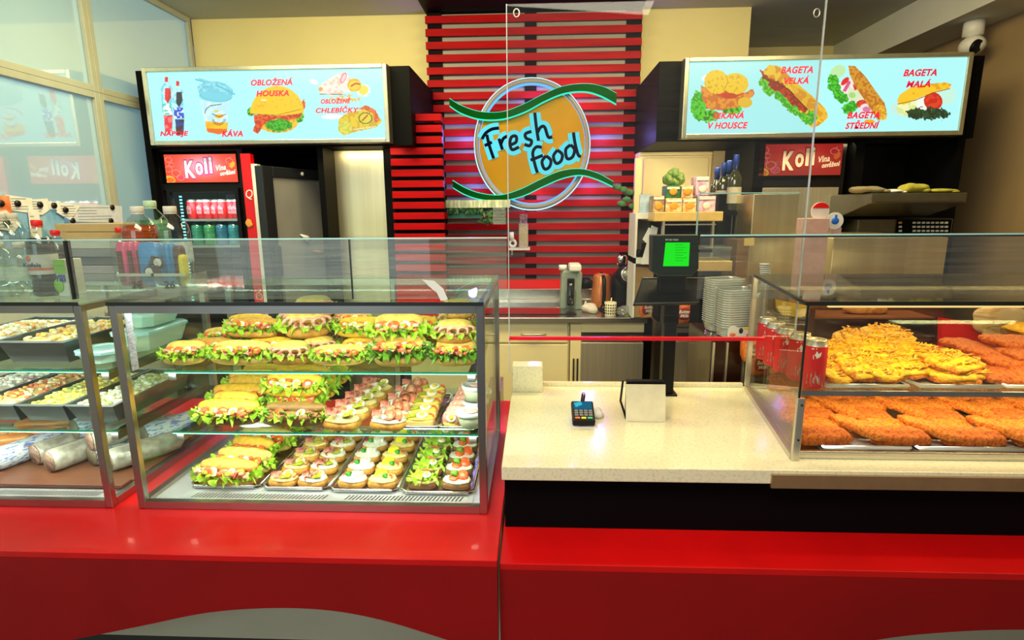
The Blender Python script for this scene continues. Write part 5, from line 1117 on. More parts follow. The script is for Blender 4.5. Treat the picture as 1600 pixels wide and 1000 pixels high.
lbs = {'ham': 'open sandwich with ham fold, egg and pickle fan', 'pink': 'open sandwich with pink ham and pickle', 'white': 'white spread open sandwich with parsley', 'lemon': 'yellow spread open sandwich with lemon slice', 'green': 'rye open sandwich heaped with lettuce', 'tomato': 'rye open sandwich with tomato slices and herb', 'bigham': 'large open sandwich with ham, cheese cube and pickle', 'salami': 'large open sandwich with salami rounds'}
for (a, b), (k0, k1), nm in zip(trs, (('ham', 'pink'), ('white', 'lemon'), ('green', 'tomato')), ('second tray', 'third tray', 'fourth tray')):
    for c_, k in enumerate((k0, k1)):
        for j in range(5):
            x = a + (b - a) * (.27 + .46 * c_) + random.uniform(-.003, .003)
            place('can' + k, canape(k), (x, 1.272 + j * .07, .872), random.uniform(-.12, .12), (.98, .98, 1.05), lbs[k] + ', bottom %s, %s from the glass' % (nm, ORD[j]), 'open sandwiches on the bottom ' + nm)
for c_, (px, k) in enumerate(((533, 'bigham'), (606, 'salami'))):
    for j in range(5):
        x = at(px, 655, Y=1.28).x; place('can' + k, canape(k), (x + j * .004, 1.29 + j * .062, zm - .004), -.1, (1.0, 1, 1.25), lbs[k] + ' on middle shelf, %s from glass' % ORD[j], 'large open sandwiches on the middle shelf')
# egg slices tray, rolled slices, lidded cups
tray(620, 690, 668, 1.0185, 1.275, 1.52, 'small tray of layered egg slices on the middle shelf', nm='snack_tray', grp='snack trays')
tray(684, 744, 667, 1.0185, 1.275, 1.52, 'small tray with egg topped meat roll on the middle shelf', nm='snack_tray', grp='snack trays')
def eggcake():
    t = thing('egg_slice_portion', 'x', 'snack', (0, 0, 0))
    MB().box(-.036, .036, -.018, .018, 0, .016).build('layered_base', M('layer_pastry', (.82, .62, .18), .5, col2=(.75, .35, .12), nscale=40, stretch=(.3, 1, 5)), t, bevel=.003)
    MB().blob((0, 0, .018), (.035, .018, .004), .7, (18, 6), nz=.2, nf=80).build('aspic', m_cheese, t)
    eggs(t, .006, 0, .024, 1.1, .2); fan(t, -.018, -.002, .022); pepper(t, .02, 0, .023, 0)
    return t
for j in range(5): place('eggcake', eggcake, (at(655, 650, Y=1.3).x, 1.305 + j * .045, 1.021 + j * .004), 0, (1.0,) * 3, 'layered egg snack portion on the middle shelf, %s from the glass' % ORD[j], 'egg snack portions')
def rollslice():
    t = thing('meat_roll_slice', 'x', 'snack', (0, 0, 0))
    MB().blob((0, 0, .018), (.027, .017, .022), .8, (18, 10), zlo=-.018).build('roll', m_ham, t); eggs(t, -.004, -.014, .026, .95, 1.0); pepper(t, .010, -.012, .03, .6); MB().blob((0, -.01, .008), (.024, .012, .008), nz=.4, nf=80, n=(14, 6)).build('jelly', m_cheese, t)
    return t
for j in range(7): place('rollslice', rollslice, (at(708, 650, Y=1.3).x + j * .003, 1.30 + j * .034, 1.021 + .002 * j), .1, (1,) * 3, 'egg topped meat roll slice on the middle shelf, %s from the glass' % ORD[j], 'meat roll slices')
for i in range(4):
    p = at(700 + i * 11, 660, Y=1.285); o = MB().blob((p.x, 1.288, 1.030), (.009, .008, .008), n=(10, 6), nz=.2).build('meatball', m_meat, loc=(p.x, 1.288, 1.022)); tag(o, 'small brown meatball at the front of the roll tray, %s from the window' % ORD[i], 'meatball', 'meatballs')
m_cupc = M('frosted_cup', (.62, .68, .45), .35, col2=(.55, .6, .4), nscale=20)
def lidcup():
    t = thing('lidded_cup', 'x', 'cup', (0, 0, 0))
    MB().lathe([(.024, 0), (.031, .032)], n=24).build('cup', m_cupc, t); MB().lathe([(.034, .032), (.035, .036), (.033, .040), (.028, .041), (.026, .037), (.001, .037)], n=28, cap=False).build('lid', M('cup_lid', (.70, .82, .80), .2, coat=.4), t)
    MB().blob((.004, 0, .039), (.018, .016, .002), n=(12, 4), nz=.6, nf=60).build('pink_contents', M('lid_pink_mark', (.8, .45, .42), .4), t)
    return t
for i, (x, y, z) in enumerate(((-.163, 1.292, zm), (-.158, 1.37, zm), (-.158, 1.37, zm + .042), (-.155, 1.45, zm))): place('lidcup', lidcup, (x, y, z), 0, (1,) * 3, ['lidded sauce cup nearest the glass on the middle shelf', 'lower lidded sauce cup of the pair behind on the middle shelf', 'lidded sauce cup stacked on another on the middle shelf', 'lidded sauce cup furthest back on the middle shelf'][i], 'lidded sauce cups')
# long paper doily under rye baguette
o = MB().blob((at(395, 668, Y=1.27).x, 1.285, zm + .002), (.05, .02, .004), nz=.5, nf=60, zlo=-.003).build('crumpled_napkin', m_paper, loc=(-.55, 1.285, zm)); tag(o, 'crumpled white napkin corner under the rye baguette', 'napkin')

# ================================================================== cold case at the window: salads, tubs, sausages, wrapped logs
m_bt = M('black_salad_tray', (.03, .04, .038), .3, coat=.3)
def salad(label, x0, x1, y0, y1, z, h, c1, c2, c3, seed):
    t = thing('salad_tray', label, 'salad', ((x0 + x1) / 2, y0, z), 'salad trays in the window case')
    s_ = .85; cx_, cy_ = (x0 + x1) / 2, (y0 + y1) / 2
    def rect(k, zz): return [(cx_ + (x - cx_) * k, cy_ + (y - cy_) * k, zz) for x, y in ((x0, y0), (x1, y0), (x1, y1), (x0, y1))]
    vs = rect(.86, z) + rect(1, z + h) + rect(.97, z + h) + rect(.84, z + .004)
    MB().add(vs, [(3, 2, 1, 0), (0, 1, 5, 4), (1, 2, 6, 5), (2, 3, 7, 6), (3, 0, 4, 7), (4, 5, 9, 8), (5, 6, 10, 9), (6, 7, 11, 10), (7, 4, 8, 11), (8, 9, 13, 12), (9, 10, 14, 13), (10, 11, 15, 14), (11, 8, 12, 15), (12, 13, 14, 15)]).build('dish', m_bt, t)
    MB().tube([Vector(v) for v in rect(1, z + h)], .003, 6, closed=True).build('rim', M('tray_rim', (.25, .28, .27), .25), t)
    r = random.Random(seed); nx = 16; vs = []; fs = []
    for j in range(nx + 1):
        for i in range(nx + 1):
            u, v = i / nx, j / nx; e = min(u, 1 - u, v, 1 - v)
            vs.append((x0 + (x1 - x0) * (.04 + .92 * u), y0 + (y1 - y0) * (.04 + .92 * v), z + h * .72 + min(e * 4, 1) * h * .30 + .004 * mnoise.noise(Vector((u * 9, v * 9, seed)))))
    fs = [(j * (nx + 1) + i, j * (nx + 1) + i + 1, (j + 1) * (nx + 1) + i + 1, (j + 1) * (nx + 1) + i) for j in range(nx) for i in range(nx)]
    MB().add(vs, fs, 0, True).build('salad', M('salad_%d' % seed, c1, .4, col2=c2, nscale=70, bump=.6), t)
    mb = MB()
    for _ in range(170):
        u, v = r.uniform(.07, .93), r.uniform(.07, .93); e = min(u, 1 - u, v, 1 - v); q = r.uniform(.005, .0085)
        mb.blob((x0 + (x1 - x0) * u, y0 + (y1 - y0) * v, z + h * .75 + min(e * 4, 1) * h * .32), (q, q * .8, q * .6), .7, (6, 4), mi=r.choice([0, 0, 1, 2]))
    mb.build('salad_pieces', [M('sal_a%d' % seed, c1, .4), M('sal_b%d' % seed, c2, .4), M('sal_c%d' % seed, c3, .4)], t, kind='stuff')
W1, C1, R1, Y1_, O1, G1 = (.80, .80, .66), (.78, .66, .40), (.75, .18, .06), (.80, .66, .12), (.80, .42, .10), (.4, .5, .15)
Tz, Mz = 1.178, 1.022
salad('deep black tray of white and orange salad on the top shelf by the window', -1.52, -1.345, 1.28, 1.60, Tz, .058, W1, O1, C1, 11)
salad('deep black tray of orange carrot salad on the top shelf', -1.33, -1.16, 1.28, 1.60, Tz, .058, C1, O1, Y1_, 12)
salad('deep black tray of pink and white salad on the middle shelf', -1.585, -1.45, 1.28, 1.60, Mz, .05, W1, (.7, .45, .5), W1, 13)
salad('deep black tray of orange vegetable salad on the middle shelf', -1.44, -1.32, 1.28, 1.60, Mz, .05, C1, O1, R1, 14)
salad('deep black tray of yellow potato salad on the middle shelf', -1.31, -1.19, 1.28, 1.60, Mz, .05, Y1_, (.82, .74, .3), G1, 15)
salad('deep black tray of pale pasta salad on the middle shelf', -1.18, -1.06, 1.28, 1.60, Mz, .05, W1, C1, G1, 16)
m_tub = M('tub_pale_green', (.50, .66, .54), .25, col2=(.46, .62, .50), nscale=6, coat=.3); m_tlid = M('tub_lid_blue', (.46, .72, .74), .15, coat=.5)
def tub(label, x0, x1, y0, y1, z, h, grp='lidded plastic tubs'):
    t = thing('plastic_tub', label, 'tub', ((x0 + x1) / 2, y0, z), grp); c = .02
    def rr(e, q): return [(x0 + e + c, y0 + e, q), (x1 - e - c, y0 + e, q), (x1 - e, y0 + e + c, q), (x1 - e, y1 - e - c, q), (x1 - e - c, y1 - e, q), (x0 + e + c, y1 - e, q), (x0 + e, y1 - e - c, q), (x0 + e, y0 + e + c, q)]
    def loft(L, m_, nm):
        vs = sum(L, []); n = len(L); fs = [(k * 8 + i, k * 8 + (i + 1) % 8, k * 8 + 8 + (i + 1) % 8, k * 8 + 8 + i) for k in range(n - 1) for i in range(8)] + [tuple(reversed(range(8))), tuple((n - 1) * 8 + i for i in range(8))]
        MB().add(vs, fs).build(nm, m_, t, bevel=.001)
    loft([rr(.015, z), rr(.003, z + h - .01)], m_tub, 'tub'); loft([rr(0, z + h - .01), rr(0, z + h - .002), rr(.004, z + h), rr(.012, z + h), rr(.014, z + h - .003)], m_tlid, 'lid')
tub('small lidded tub beside the case corner on the top shelf', -1.15, -1.045, 1.275, 1.38, Tz, .034)
tub('large pale lidded tub standing behind the small one on the top shelf', -1.145, -1.035, 1.39, 1.60, Tz, .055)
tub('pale lidded tub lying on top of the large tub', -1.14, -1.05, 1.44, 1.60, Tz + .056, .04)
tub('square pale green tub behind the sandwich case shelf end', -.93, -.875, 1.36, 1.60, .873 + .16, .0001 + .05) if False else None
# flat hams on tray with sandwiches behind side glass
for j in range(3): place('sandG', kinds['G'], (-1.10, 1.33 + j * .07, Mz + .052), .1, (.7,) * 3, 'small tomato baguette resting on the salad trays, %s from the glass' % ORD[j], 'small baguettes in the window case', (0, 0)) if False else None
# bottom: sausages and wrapped logs
zb1 = .872
m_saus = M('sausage_skin', (.62, .17, .03), .35, col2=(.75, .32, .08), nscale=25, bump=.2, coat=.2)
def sausage():
    t = thing('sausage', 'x', 'sausage', (0, 0, 0)); pts = []; rs = []
    for i in range(15):
        u = i / 14 * 2 - 1; pts.append((u * .085, .012 * u * u, .015)); rs.append(.015 * max(.12, (1 - abs(u) ** 5)) ** .5)
    MB().tube(pts, rs, 12).build('skin', m_saus, t); MB().blob((.088, .012, .015), (.005, .003, .004), n=(6, 4)).blob((-.088, .012, .015), (.005, .003, .004), n=(6, 4)).build('knotted_end', m_rye, t)
    return t
for i in range(9):
    place('sausage', sausage, (-1.53 + .05 * (i % 3), 1.30 + .034 * i, zb1 + .01 + (.018 if i % 2 else 0)), .25, (1.15,) * 3, 'grilled sausage on the bottom deck by the window, %s from the glass' % ORD[i], 'sausages in the window case')
o = MB().box(-1.66, -1.03, 1.235, 1.27, zb1 + .0, zb1 + .008).box(-1.66, -1.03, 1.27, 1.6, zb1, zb1 + .003).build('brown_meat_tray', M('brown_tray', (.16, .06, .03), .3), loc=(-1.3, 1.235, zb1), bevel=.002); tag(o, 'flat dark brown tray under sausages and wrapped logs', 'tray')
m_wrap = M('clear_film_wrap', (.24, .21, .17), .25, col2=(.46, .42, .34), nscale=45, coat=.6, bump=.6); m_wraps = M('cut_salami_face', (.14, .06, .04), .4, col2=(.42, .25, .18), nscale=90)
m_logp = M('log_print_paper', (.66, .68, .70), .4, col2=(.12, .18, .50), nscale=60, stretch=(1, 3, 3), lo=.52, hi=.6)
def log(face, paper):
    def f():
        t = thing('wrapped_salami_log', 'x', 'salami', (0, 0, 0))
        MB().tube([(.002, -.004, .03), (.006, -.004, .03), (.02, -.004, .03), (.13, 0, .03), (.17, 0, .03), (.19, 0, .03)], [.0275, .030, .031, .031, .028, .008], 16).build('wrapping', m_wrap if not paper else m_logp, t)
        MB().lathe([(.0285, 0), (.028, .002), (.001, .002)], n=18, T=Matrix.Translation((.0015, -.004, .03)) @ Matrix.Rotation(-PI / 2, 4, 'Y')).build('cut_face', face, t)
        MB().tube([(.185, 0, .03), (.20, .004, .034), (.212, -.004, .03)], [.006, .010, .003], 8).build('twisted_end', m_plastic, t)
        return t
    return f
lg = [(-1.36, 1.35, 0, 1.15, 0), (-1.44, 1.31, .0, 1.2, 1), (-1.285, 1.31, 0, 1.15, 0), (-1.20, 1.35, .0, 1.1, 1), (-1.30, 1.42, .045, 1.1, 1), (-1.19, 1.34, .048, 1.0, 0), (-1.13, 1.32, .0, .95, 0), (-1.10, 1.42, .03, 1.0, 1)]
for i, (x, y, dz_, a, k) in enumerate(lg):
    place('log%d' % k, log([m_wraps, M('grey_pate_face', (.13, .10, .06), .5, col2=(.2, .16, .1), nscale=120)][k], k), (x, y, zb1 + .003 + dz_), a, (1.0,) * 3, '%s wrapped salami log in the window case, %s from the window' % (['film', 'paper'][k], ORD[i]), 'wrapped logs on the bottom deck')
for i, (x, y, c_) in enumerate(((-1.30, 1.54, 0), (-1.20, 1.56, 1), (-1.10, 1.55, 0))):
    o = MB().blob((x, y, zb1 + .035), (.05, .04, .032), .7, (16, 8), nz=.15, nf=30).build('printed_packet', [m_logp, m_paper][c_], loc=(x, y, zb1)); tag(o, 'white and blue printed meat packet behind the logs, %s from the window' % ORD[i], 'packet', 'meat packets')

# ================================================================== goods on the window case top
zc1 = 1.3565
def xz(px, Y, py=440): return at(px, py, Y=Y).x
wat = pet('w', None, mc_white, .034, .125, M('label_water_green', (.45, .58, .45), .5, col2=(.7, .75, .62), nscale=40))
wat2 = pet('w', None, mc_white, .038, .19, None)
for i, (px, Y, nm) in enumerate(((6, 1.255, 'water bottle in the front row against the window edge'), (40, 1.25, 'water bottle in the front row beside the dark cola bottle'))):
    place('wat', wat, (xz(px, Y), Y, zc1), 0, (1,) * 3, 'small clear ' + nm, 'clear water bottles')
for i, (px, Y, nm) in enumerate(((8, 1.37, 'tall clear bottle standing behind the front row'), (27, 1.40, 'tall clear bottle with ivory cap behind the cola bottle'), (-22, 1.38, 'tall clear bottle at the very window end'))):
    place('wat2', wat2, (xz(px, Y, 400), Y, zc1), 0, (1,) * 3, nm, 'clear water bottles')
cola = liq('liquid_cola', (.02, .008, .005), (.02, .008, .006)); mcola = M('cola_dark', (.012, .006, .004), .15, coat=.5)
t = pet('c', mcola, mc_red, .029, .175, M('label_cola_white', (.72, .68, .64), .5), level=.84)(); t['label'] = 'dark cola bottle with red cap and white orange label'; t['group'] = 'cola bottles'; t.name = 'cola_bottle'; X = xz(73, 1.245); t.location = (X, 1.245, zc1)
MB().lathe([(.0298, .062), (.0298, .068)], n=20, cap=False).build('orange_band', M('label_orange', (.8, .16, .04), .5), t)
mb = MB(); text_mesh(mb, 'Kofola', -.02, .021, .070, .080, -.0302, fat=.01); mb.build('lettering', M('navy_print', (.02, .03, .15), .5), t)
MB().blob((-.008, -.0290, .089), (.006, .002, .006), n=(8, 6)).build('heart_emblem', m_tom, t)
def carton(lb, x, y, w, h, mats, txt):
    t = thing('juice_carton', lb, 'carton', (x, y, zc1))
    MB().box(x - w / 2, x + w / 2, y, y + .05, zc1, zc1 + h).build('box', mats[0], t, bevel=.002)
    MB().box(x - w / 2, x + w / 2, y - .001, y, zc1 + h * .62, zc1 + h).build('green_top', mats[1], t)
    MB().blob((x - w * .3, y - .002, zc1 + h * .3), (.012, .002, .016), n=(10, 6)).build('fruit_print', mats[1], t)
    mb = MB(); text_mesh(mb, txt, x - w * .46, x + w * .46, zc1 + h * .40, zc1 + h * .60, y - .0025, fat=.04, shear=.1); mb.build('lettering', M('royal_blue_print', (.01, .04, .4), .5), t)
carton('green and white juice carton with blue YES lettering', xz(97, 1.235), 1.235, .026, .085, [M('carton_white', (.75, .78, .70), .45), M('carton_lime', (.25, .6, .03), .4)], 'YES')
t = pet('c2', mcola, mc_red, .026, .15, None, level=.8)(); t['label'] = 'dark bottle lying in view behind the juice carton'; t.name = 'cola_bottle'; t.location = (xz(92, 1.31, 400), 1.31, zc1)
# amber, green, clear bottles
for i, (px, Y, lq_, cap, lb, hh) in enumerate(((217, 1.40, liq('liquid_amber', (.80, .20, .02), (.55, .10, .01)), mc_white, 'bottle of amber iced tea with ivory cap', .205), (238, 1.47, liq('liquid_pale_green', (.35, .85, .45), (.25, .6, .3)), M('cap_pale_green', (.55, .75, .45), .4), 'green bottle with pale green cap behind the amber one', .22), (268, 1.42, None, mc_white, 'clear bottle with pictorial label beside the fridge glow', .205))):
    t = pet('x', lq_, cap, .041, hh, None if i < 2 else M('picture_label', (.7, .75, .75), .5, col2=(.1, .35, .6), nscale=40), level=.83)(); t['label'] = lb; t['group'] = 'half litre bottles on the case top'; t.location = (xz(px, Y, 350), Y, zc1)
t = pet('x', None, mc_red, .026, .15, None)(); t['label'] = 'bottle with red cap half hidden beside the cardboard stack'; t.location = (xz(189, 1.48, 380), 1.48, zc1)
# chocolate packs in clear bins
def pack(nm, lb, x, y, w, h, mat, z0=zc1 + .02, rz=0):
    t = thing(nm, lb, 'sweets pack', (x, y, z0), 'sweets packs in the clear bins')
    MB().blob((x, y, z0 + h / 2), (w / 2, .012, h / 2), .45, (18, 10), nz=.06, nf=30).build('wrapper', mat, t)
    return t
m_pink = M('wrapper_pink', (.75, .06, .22), .3, coat=.3, col2=(.6, .03, .15), nscale=20); m_blue = M('wrapper_blue', (.03, .28, .68), .3, coat=.3, col2=(.02, .2, .55), nscale=20)
m_yel = M('wrapper_yellow', (.85, .72, .02), .35); m_brown = M('wrapper_brown', (.10, .03, .02), .4)
hP = at(230, 378, Y=1.26).z - zc1 - .02
for i, px in enumerate((194, 204, 213)):
    t = pack('chocolate_pack', 'pink wrapped chocolate pack, %s from the window' % ORD[i], xz(px, 1.27 + i * .012, 400), 1.27 + i * .012, .026, hP, m_pink)
    x = xz(px, 1.27, 400); MB().box(x - .004, x + .005, 1.252 + i * .012, 1.256 + i * .012, zc1 + .03, zc1 + hP).build('brown_stripe', m_brown, t)
t = pack('chocolate_pack', 'blue chocolate pack with coconut picture', xz(236, 1.255, 400), 1.255, .052, hP, m_blue)
x = xz(236, 1.24, 400); zz = zc1 + .02 + hP * .42
MB().lathe([(.014, 0), (.013, .003), (.001, .003)], n=18, T=Matrix.Translation((x - .010, 1.244, zz - .008)) @ Matrix.Rotation(PI / 2, 4, 'X')).lathe([(.013, 0), (.012, .003), (.001, .003)], n=18, T=Matrix.Translation((x + .012, 1.244, zz + .014)) @ Matrix.Rotation(PI / 2, 4, 'X')).build('coconut_half', m_brown, t)
MB().lathe([(.010, .003), (.001, .0045)], n=18, cap=False, T=Matrix.Translation((x - .010, 1.244, zz - .008)) @ Matrix.Rotation(PI / 2, 4, 'X')).lathe([(.0095, .003), (.001, .0045)], n=18, cap=False, T=Matrix.Translation((x + .012, 1.244, zz + .014)) @ Matrix.Rotation(PI / 2, 4, 'X')).build('coconut_flesh', m_white, t)
MB().box(-.008, .008, -.002, .002, -.012, .012, T=Matrix.Translation((x + .010, 1.238, zz - .006)) @ Matrix.Rotation(-.35, 4, 'Y')).box(-.003, .003, -.002, .002, -.012, .012, T=Matrix.Translation((x, 1.239, zz + .018)) @ Matrix.Rotation(.5, 4, 'Y')).build('chocolate_piece', m_brown, t)
for i, px in enumerate((255, 263, 270)): pack('chocolate_pack', 'blue wrapped pack seen edge on, %s beside the coconut pack' % ORD[i], xz(px, 1.27 + .01 * i, 400), 1.27 + .01 * i, .016, hP * .95, m_blue)
pack('chocolate_pack', 'black wrapped pack with yellow top at the end of the bins', xz(281, 1.27, 400), 1.27, .022, hP * .92, m_brown)
pack('chocolate_pack', 'bright yellow wrapped pack at the end of the bins', xz(287, 1.262, 400), 1.258, .014, hP * .72, m_yel)
for i, (p0, p1, s_) in enumerate(((186, 244, '2€'), (240, 291, '26'))):
    a, b = xz(p0, 1.235, 445), xz(p1, 1.235, 445); zt = at(230, 430, Y=1.235).z
    t = thing('clear_bin', 'clear plastic sweets bin under the %s packs' % ['pink and coconut', 'blue and yellow'][i], 'bin', ((a + b) / 2, 1.235, zc1), 'clear sweets bins')
    MB().add([(a + .012 * i, 1.235, zc1), (b - .006, 1.235, zc1), (b, 1.235, zt), (a, 1.235, zt)], [(0, 1, 2, 3)]).box(b - .002, b, 1.236, 1.32, zc1, zt).box(a, b - .003, 1.236, 1.32, zc1, zc1 + .002).build('tub', m_plastic, t)
    MB().box(a, b, 1.231, 1.237, zt - .002, zt + .004).build('rim', M('bin_rim', (.6, .62, .52), .3), t)
    mb = MB(); text_mesh(mb, s_, (a + b) / 2 - .012, (a + b) / 2 + .014, zc1 + .018, zc1 + .036, 1.233, fat=.03); mb.build('price_mark', m_magnet, t)
# flat cardboard stack
for i in range(7):
    w0 = xz(88, 1.5, 370); w1 = xz(188, 1.5, 370); zt = at(140, 349, Y=1.5).z; h = (zt - zc1) / 7
    cm = [M('board_grey', (.22, .22, .24), .6), M('board_lilac', (.35, .3, .34), .6), M('board_dark', (.10, .10, .13), .6), M('board_grey', (.22, .22, .24)), M('board_white', (.6, .58, .5), .6), M('cardboard_tan', (.62, .42, .17), .7, nscale=20), M('cardboard_tan', (.62, .42, .17))][i]
    o = MB().box(w0 + .006 * (i % 3), w1 - .008 * (i % 2), 1.5, 1.6, zc1 + i * h, zc1 + (i + 1) * h - .001).build('flat_cardboard_box', cm, bevel=.002, loc=((w0 + w1) / 2, 1.5, zc1 + i * h)); tag(o, 'flat folded box in the pile by the window, %s from the bottom' % ORD[i], 'box', 'pile of flat boxes')
# papers pinned on the window
def notice(pts, mat, lb, k, mags=(), nm='paper_notice', lines=False):
    X = XL + .014 + .0016 * k; P_ = [(at(a, b, X=X).y, at(a, b, X=X).z) for a, b in pts]
    t = thing(nm, lb, 'notice', (X, P_[0][0], P_[0][1]), 'notices on the window')
    MB().prism(P_, X, X + .0012, 'x').build('sheet', mat, t)
    if lines:
        xs_ = [p[0] for p in P_]; zs_ = [p[1] for p in P_]; m_ = MB(); rr = random.Random(k)
        for q in range(5):
            z_ = min(zs_) + (max(zs_) - min(zs_)) * (.2 + .14 * q); m_.box(X + .0012, X + .0016, min(xs_) + (max(xs_) - min(xs_)) * .2, min(xs_) + (max(xs_) - min(xs_)) * rr.uniform(.5, .8), z_, z_ + .004)
        m_.build('written_lines', M('pen_grey', (.3, .32, .4), .6), t)
    for a, b in mags:
        p = at(a, b, X=X + .003); MB().lathe([(.014, 0), (.013, .006), (.001, .006)], n=14, T=Matrix.Translation(p) @ Matrix.Rotation(PI / 2, 4, 'Y')).build('magnet', m_magnet, t)
notice([(-20, 322), (20, 324), (62, 328), (100, 328), (100, 372), (-20, 372)], M('blue_poster', (.10, .32, .62), .6, col2=(.3, .55, .78), nscale=14), 'blue sea poster behind the white notices', 0, nm='poster')
notice([(8, 304), (50, 310), (48, 333), (10, 328)], m_paper, 'white notice pinned by one magnet near the orange picture', 2, [(27, 318)], lines=True)
notice([(48, 312), (74, 310), (77, 328), (66, 336), (46, 334)], m_paper, 'second white notice over the blue poster', 3, [(62, 320)], lines=True)
notice([(74, 314), (92, 316), (92, 328), (76, 326)], m_paper, 'tiny white card with large magnet', 4, [(84, 321)])
notice([(43, 328), (60, 328), (66, 372), (48, 370)], m_paper, 'long narrow white slip over the blue poster', 4, [(56, 349)], lines=True)
notice([(-20, 305), (14, 306), (19, 334), (-20, 340)], M('orange_picture', (.75, .16, .04), .5, col2=(.85, .5, .25), nscale=12), 'small orange food picture at the window edge', 5, [(1, 318)], nm='picture')
notice([(-15, 335), (9, 328), (32, 349), (22, 362), (-15, 356)], m_paper, 'cream notice pinned at a slant', 6, [(10, 348)], lines=True)
notice([(92, 316), (125, 322), (110, 344), (88, 332)], m_paper, 'crooked white notice overlapping the wide sheet', 5, [(102, 328)], lines=True)
notice([(98, 317), (190, 322), (192, 348), (112, 346)], M('bluish_paper', (.66, .72, .86), .7), 'wide bluish written sheet next to the window post', 2, [(175, 324), (173, 345), (113, 345)], lines=True)

# ================================================================== hanging acrylic pane with red bottom strip
PX0, PX1, PY, PZ0, PZ1 = -.062, .583, 1.25, 1.262, 1.962
t = thing('hanging_acrylic_screen', 'large clear acrylic screen hanging on cords above the pay desk', 'glass screen', ((PX0 + PX1) / 2, PY, PZ0))
MB().box(PX0, PX1, PY, PY + .004, PZ0, PZ1).build('pane', m_plexi, t)
MB().box(PX0 - .001, PX0 + .001, PY - .001, PY + .005, PZ0 - .09, PZ1).build('side_edge', M('acrylic_edge', (.55, .58, .55), .2), t); MB().box(PX1 - .0008, PX1 + .0008, PY - .001, PY + .005, PZ0, PZ1).build('side_edge', M('acrylic_edge'), t)
MB().box(PX0, xa(1194, 531, PY), PY - .004, PY + .008, PZ0 - .010, PZ0 - .003).build('red_strip', M('red_edge_strip', (.8, .01, .02), .3), t)
for px in (807, 1277):
    p = at(px, 12, Y=PY); 
    MB().tube([(p.x, PY, 2.766), (p.x, PY, p.z + .02)], .0012, 6).build('cord', M('cord_tan', (.5, .3, .15), .7), t)
    MB().tube([p + Vector((.006 * math.cos(q), .0, .008 * math.sin(q) - .01)) for q in [k * PI / 6 for k in range(12)]], .0014, 6, closed=True).build('hook_ring', m_steel, t)

# ================================================================== till and customer display
t = thing('till_terminal', 'black till with customer display glowing green on a tall column', 'till', tuple(at(1045, 608, Z=1.0)))
Yp = 1.6
X0c, X1c = xa(1036, 560, Yp), xa(1055, 560, Yp)
zn = at(1045, 475, Y=Yp).z
MB().box(X0c, X1c, 1.6, 1.64, 1.0, zn).box(X0c - .004, X1c + .004, 1.595, 1.645, zn - .06, zn).build('column', m_blackplastic, t, bevel=.003)
MB().box(X0c - .012, X1c + .01, 1.59, 1.65, 1.0, 1.006).build('foot', m_blackplastic, t, bevel=.002)
A1 = [at(1003, 434, Y=1.62), at(1102, 434, Y=1.62), at(1092, 472, Y=1.54), at(990, 474, Y=1.54)]
nv = Vector((0, .018, -.012))
MB().add([*A1, *[p + nv for p in A1]], [(0, 1, 2, 3), (7, 6, 5, 4), (0, 4, 5, 1), (1, 5, 6, 2), (2, 6, 7, 3), (3, 7, 4, 0)]).build('monitor_back', m_blackplastic, t, bevel=.003)
MB().tube([A1[0] + Vector((.004, -.002, 0)), A1[1] + Vector((-.004, -.002, 0))], .0014, 6).build('light_edge', M('grey_trim', (.45, .42, .38), .4), t)
MB().tube([A1[3] + Vector((0, -.002, 0)), A1[2] + Vector((0, -.002, 0))], .0016, 6).tube([A1[0] + Vector((0, -.002, 0)), A1[3] + Vector((0, -.002, 0))], .0012, 6).build('bezel_edge', M('dark_grey_trim', (.06, .06, .055), .4), t)
MB().box(xa(1026, 445, 1.6), xa(1068, 445, 1.6), 1.57, 1.6, at(1045, 460, Y=1.6).z, at(1045, 425, Y=1.6).z).build('neck', m_blackplastic, t, bevel=.004)
D = [(1018, 367), (1092, 367), (1092, 420), (1082, 432), (1030, 432), (1017, 424)]
P_ = [(at(a, b, Y=1.565).x, at(a, b, Y=1.565).z) for a, b in D]
MB().prism(P_, 1.565, 1.60, 'y').build('display_housing', M('display_plastic', (.012, .022, .016), .3), t, bevel=.003)
S4 = [at(1040, 379, Y=1.563), at(1078, 379, Y=1.563), at(1076, 416, Y=1.563), at(1036, 416, Y=1.563)]
sc_ = MB().add(S4, [(0, 1, 2, 3)]).build('green_screen', emis('green_lcd', (.008, .88, .012), 1.0), t)
mb = MB()
for r_ in range(7):
    for c_ in range(7 if r_ % 2 else 5):
        p = at(1056 + c_ * 2.6, 383 + r_ * 4, Y=1.5622); mb.box(p.x - .0012, p.x + .0012, 1.562, 1.5624, p.z - .0006, p.z + .0008)
mb.build('screen_digits', m_black, t, kind='stuff')
mb = MB(); text_mesh(mb, 'METTLER TOLEDO', xa(1040, 375, 1.563), xa(1060, 375, 1.563), at(1045, 376, Y=1.563).z, at(1045, 373.5, Y=1.563).z, 1.5635); mb.build('lettering', m_white, t)

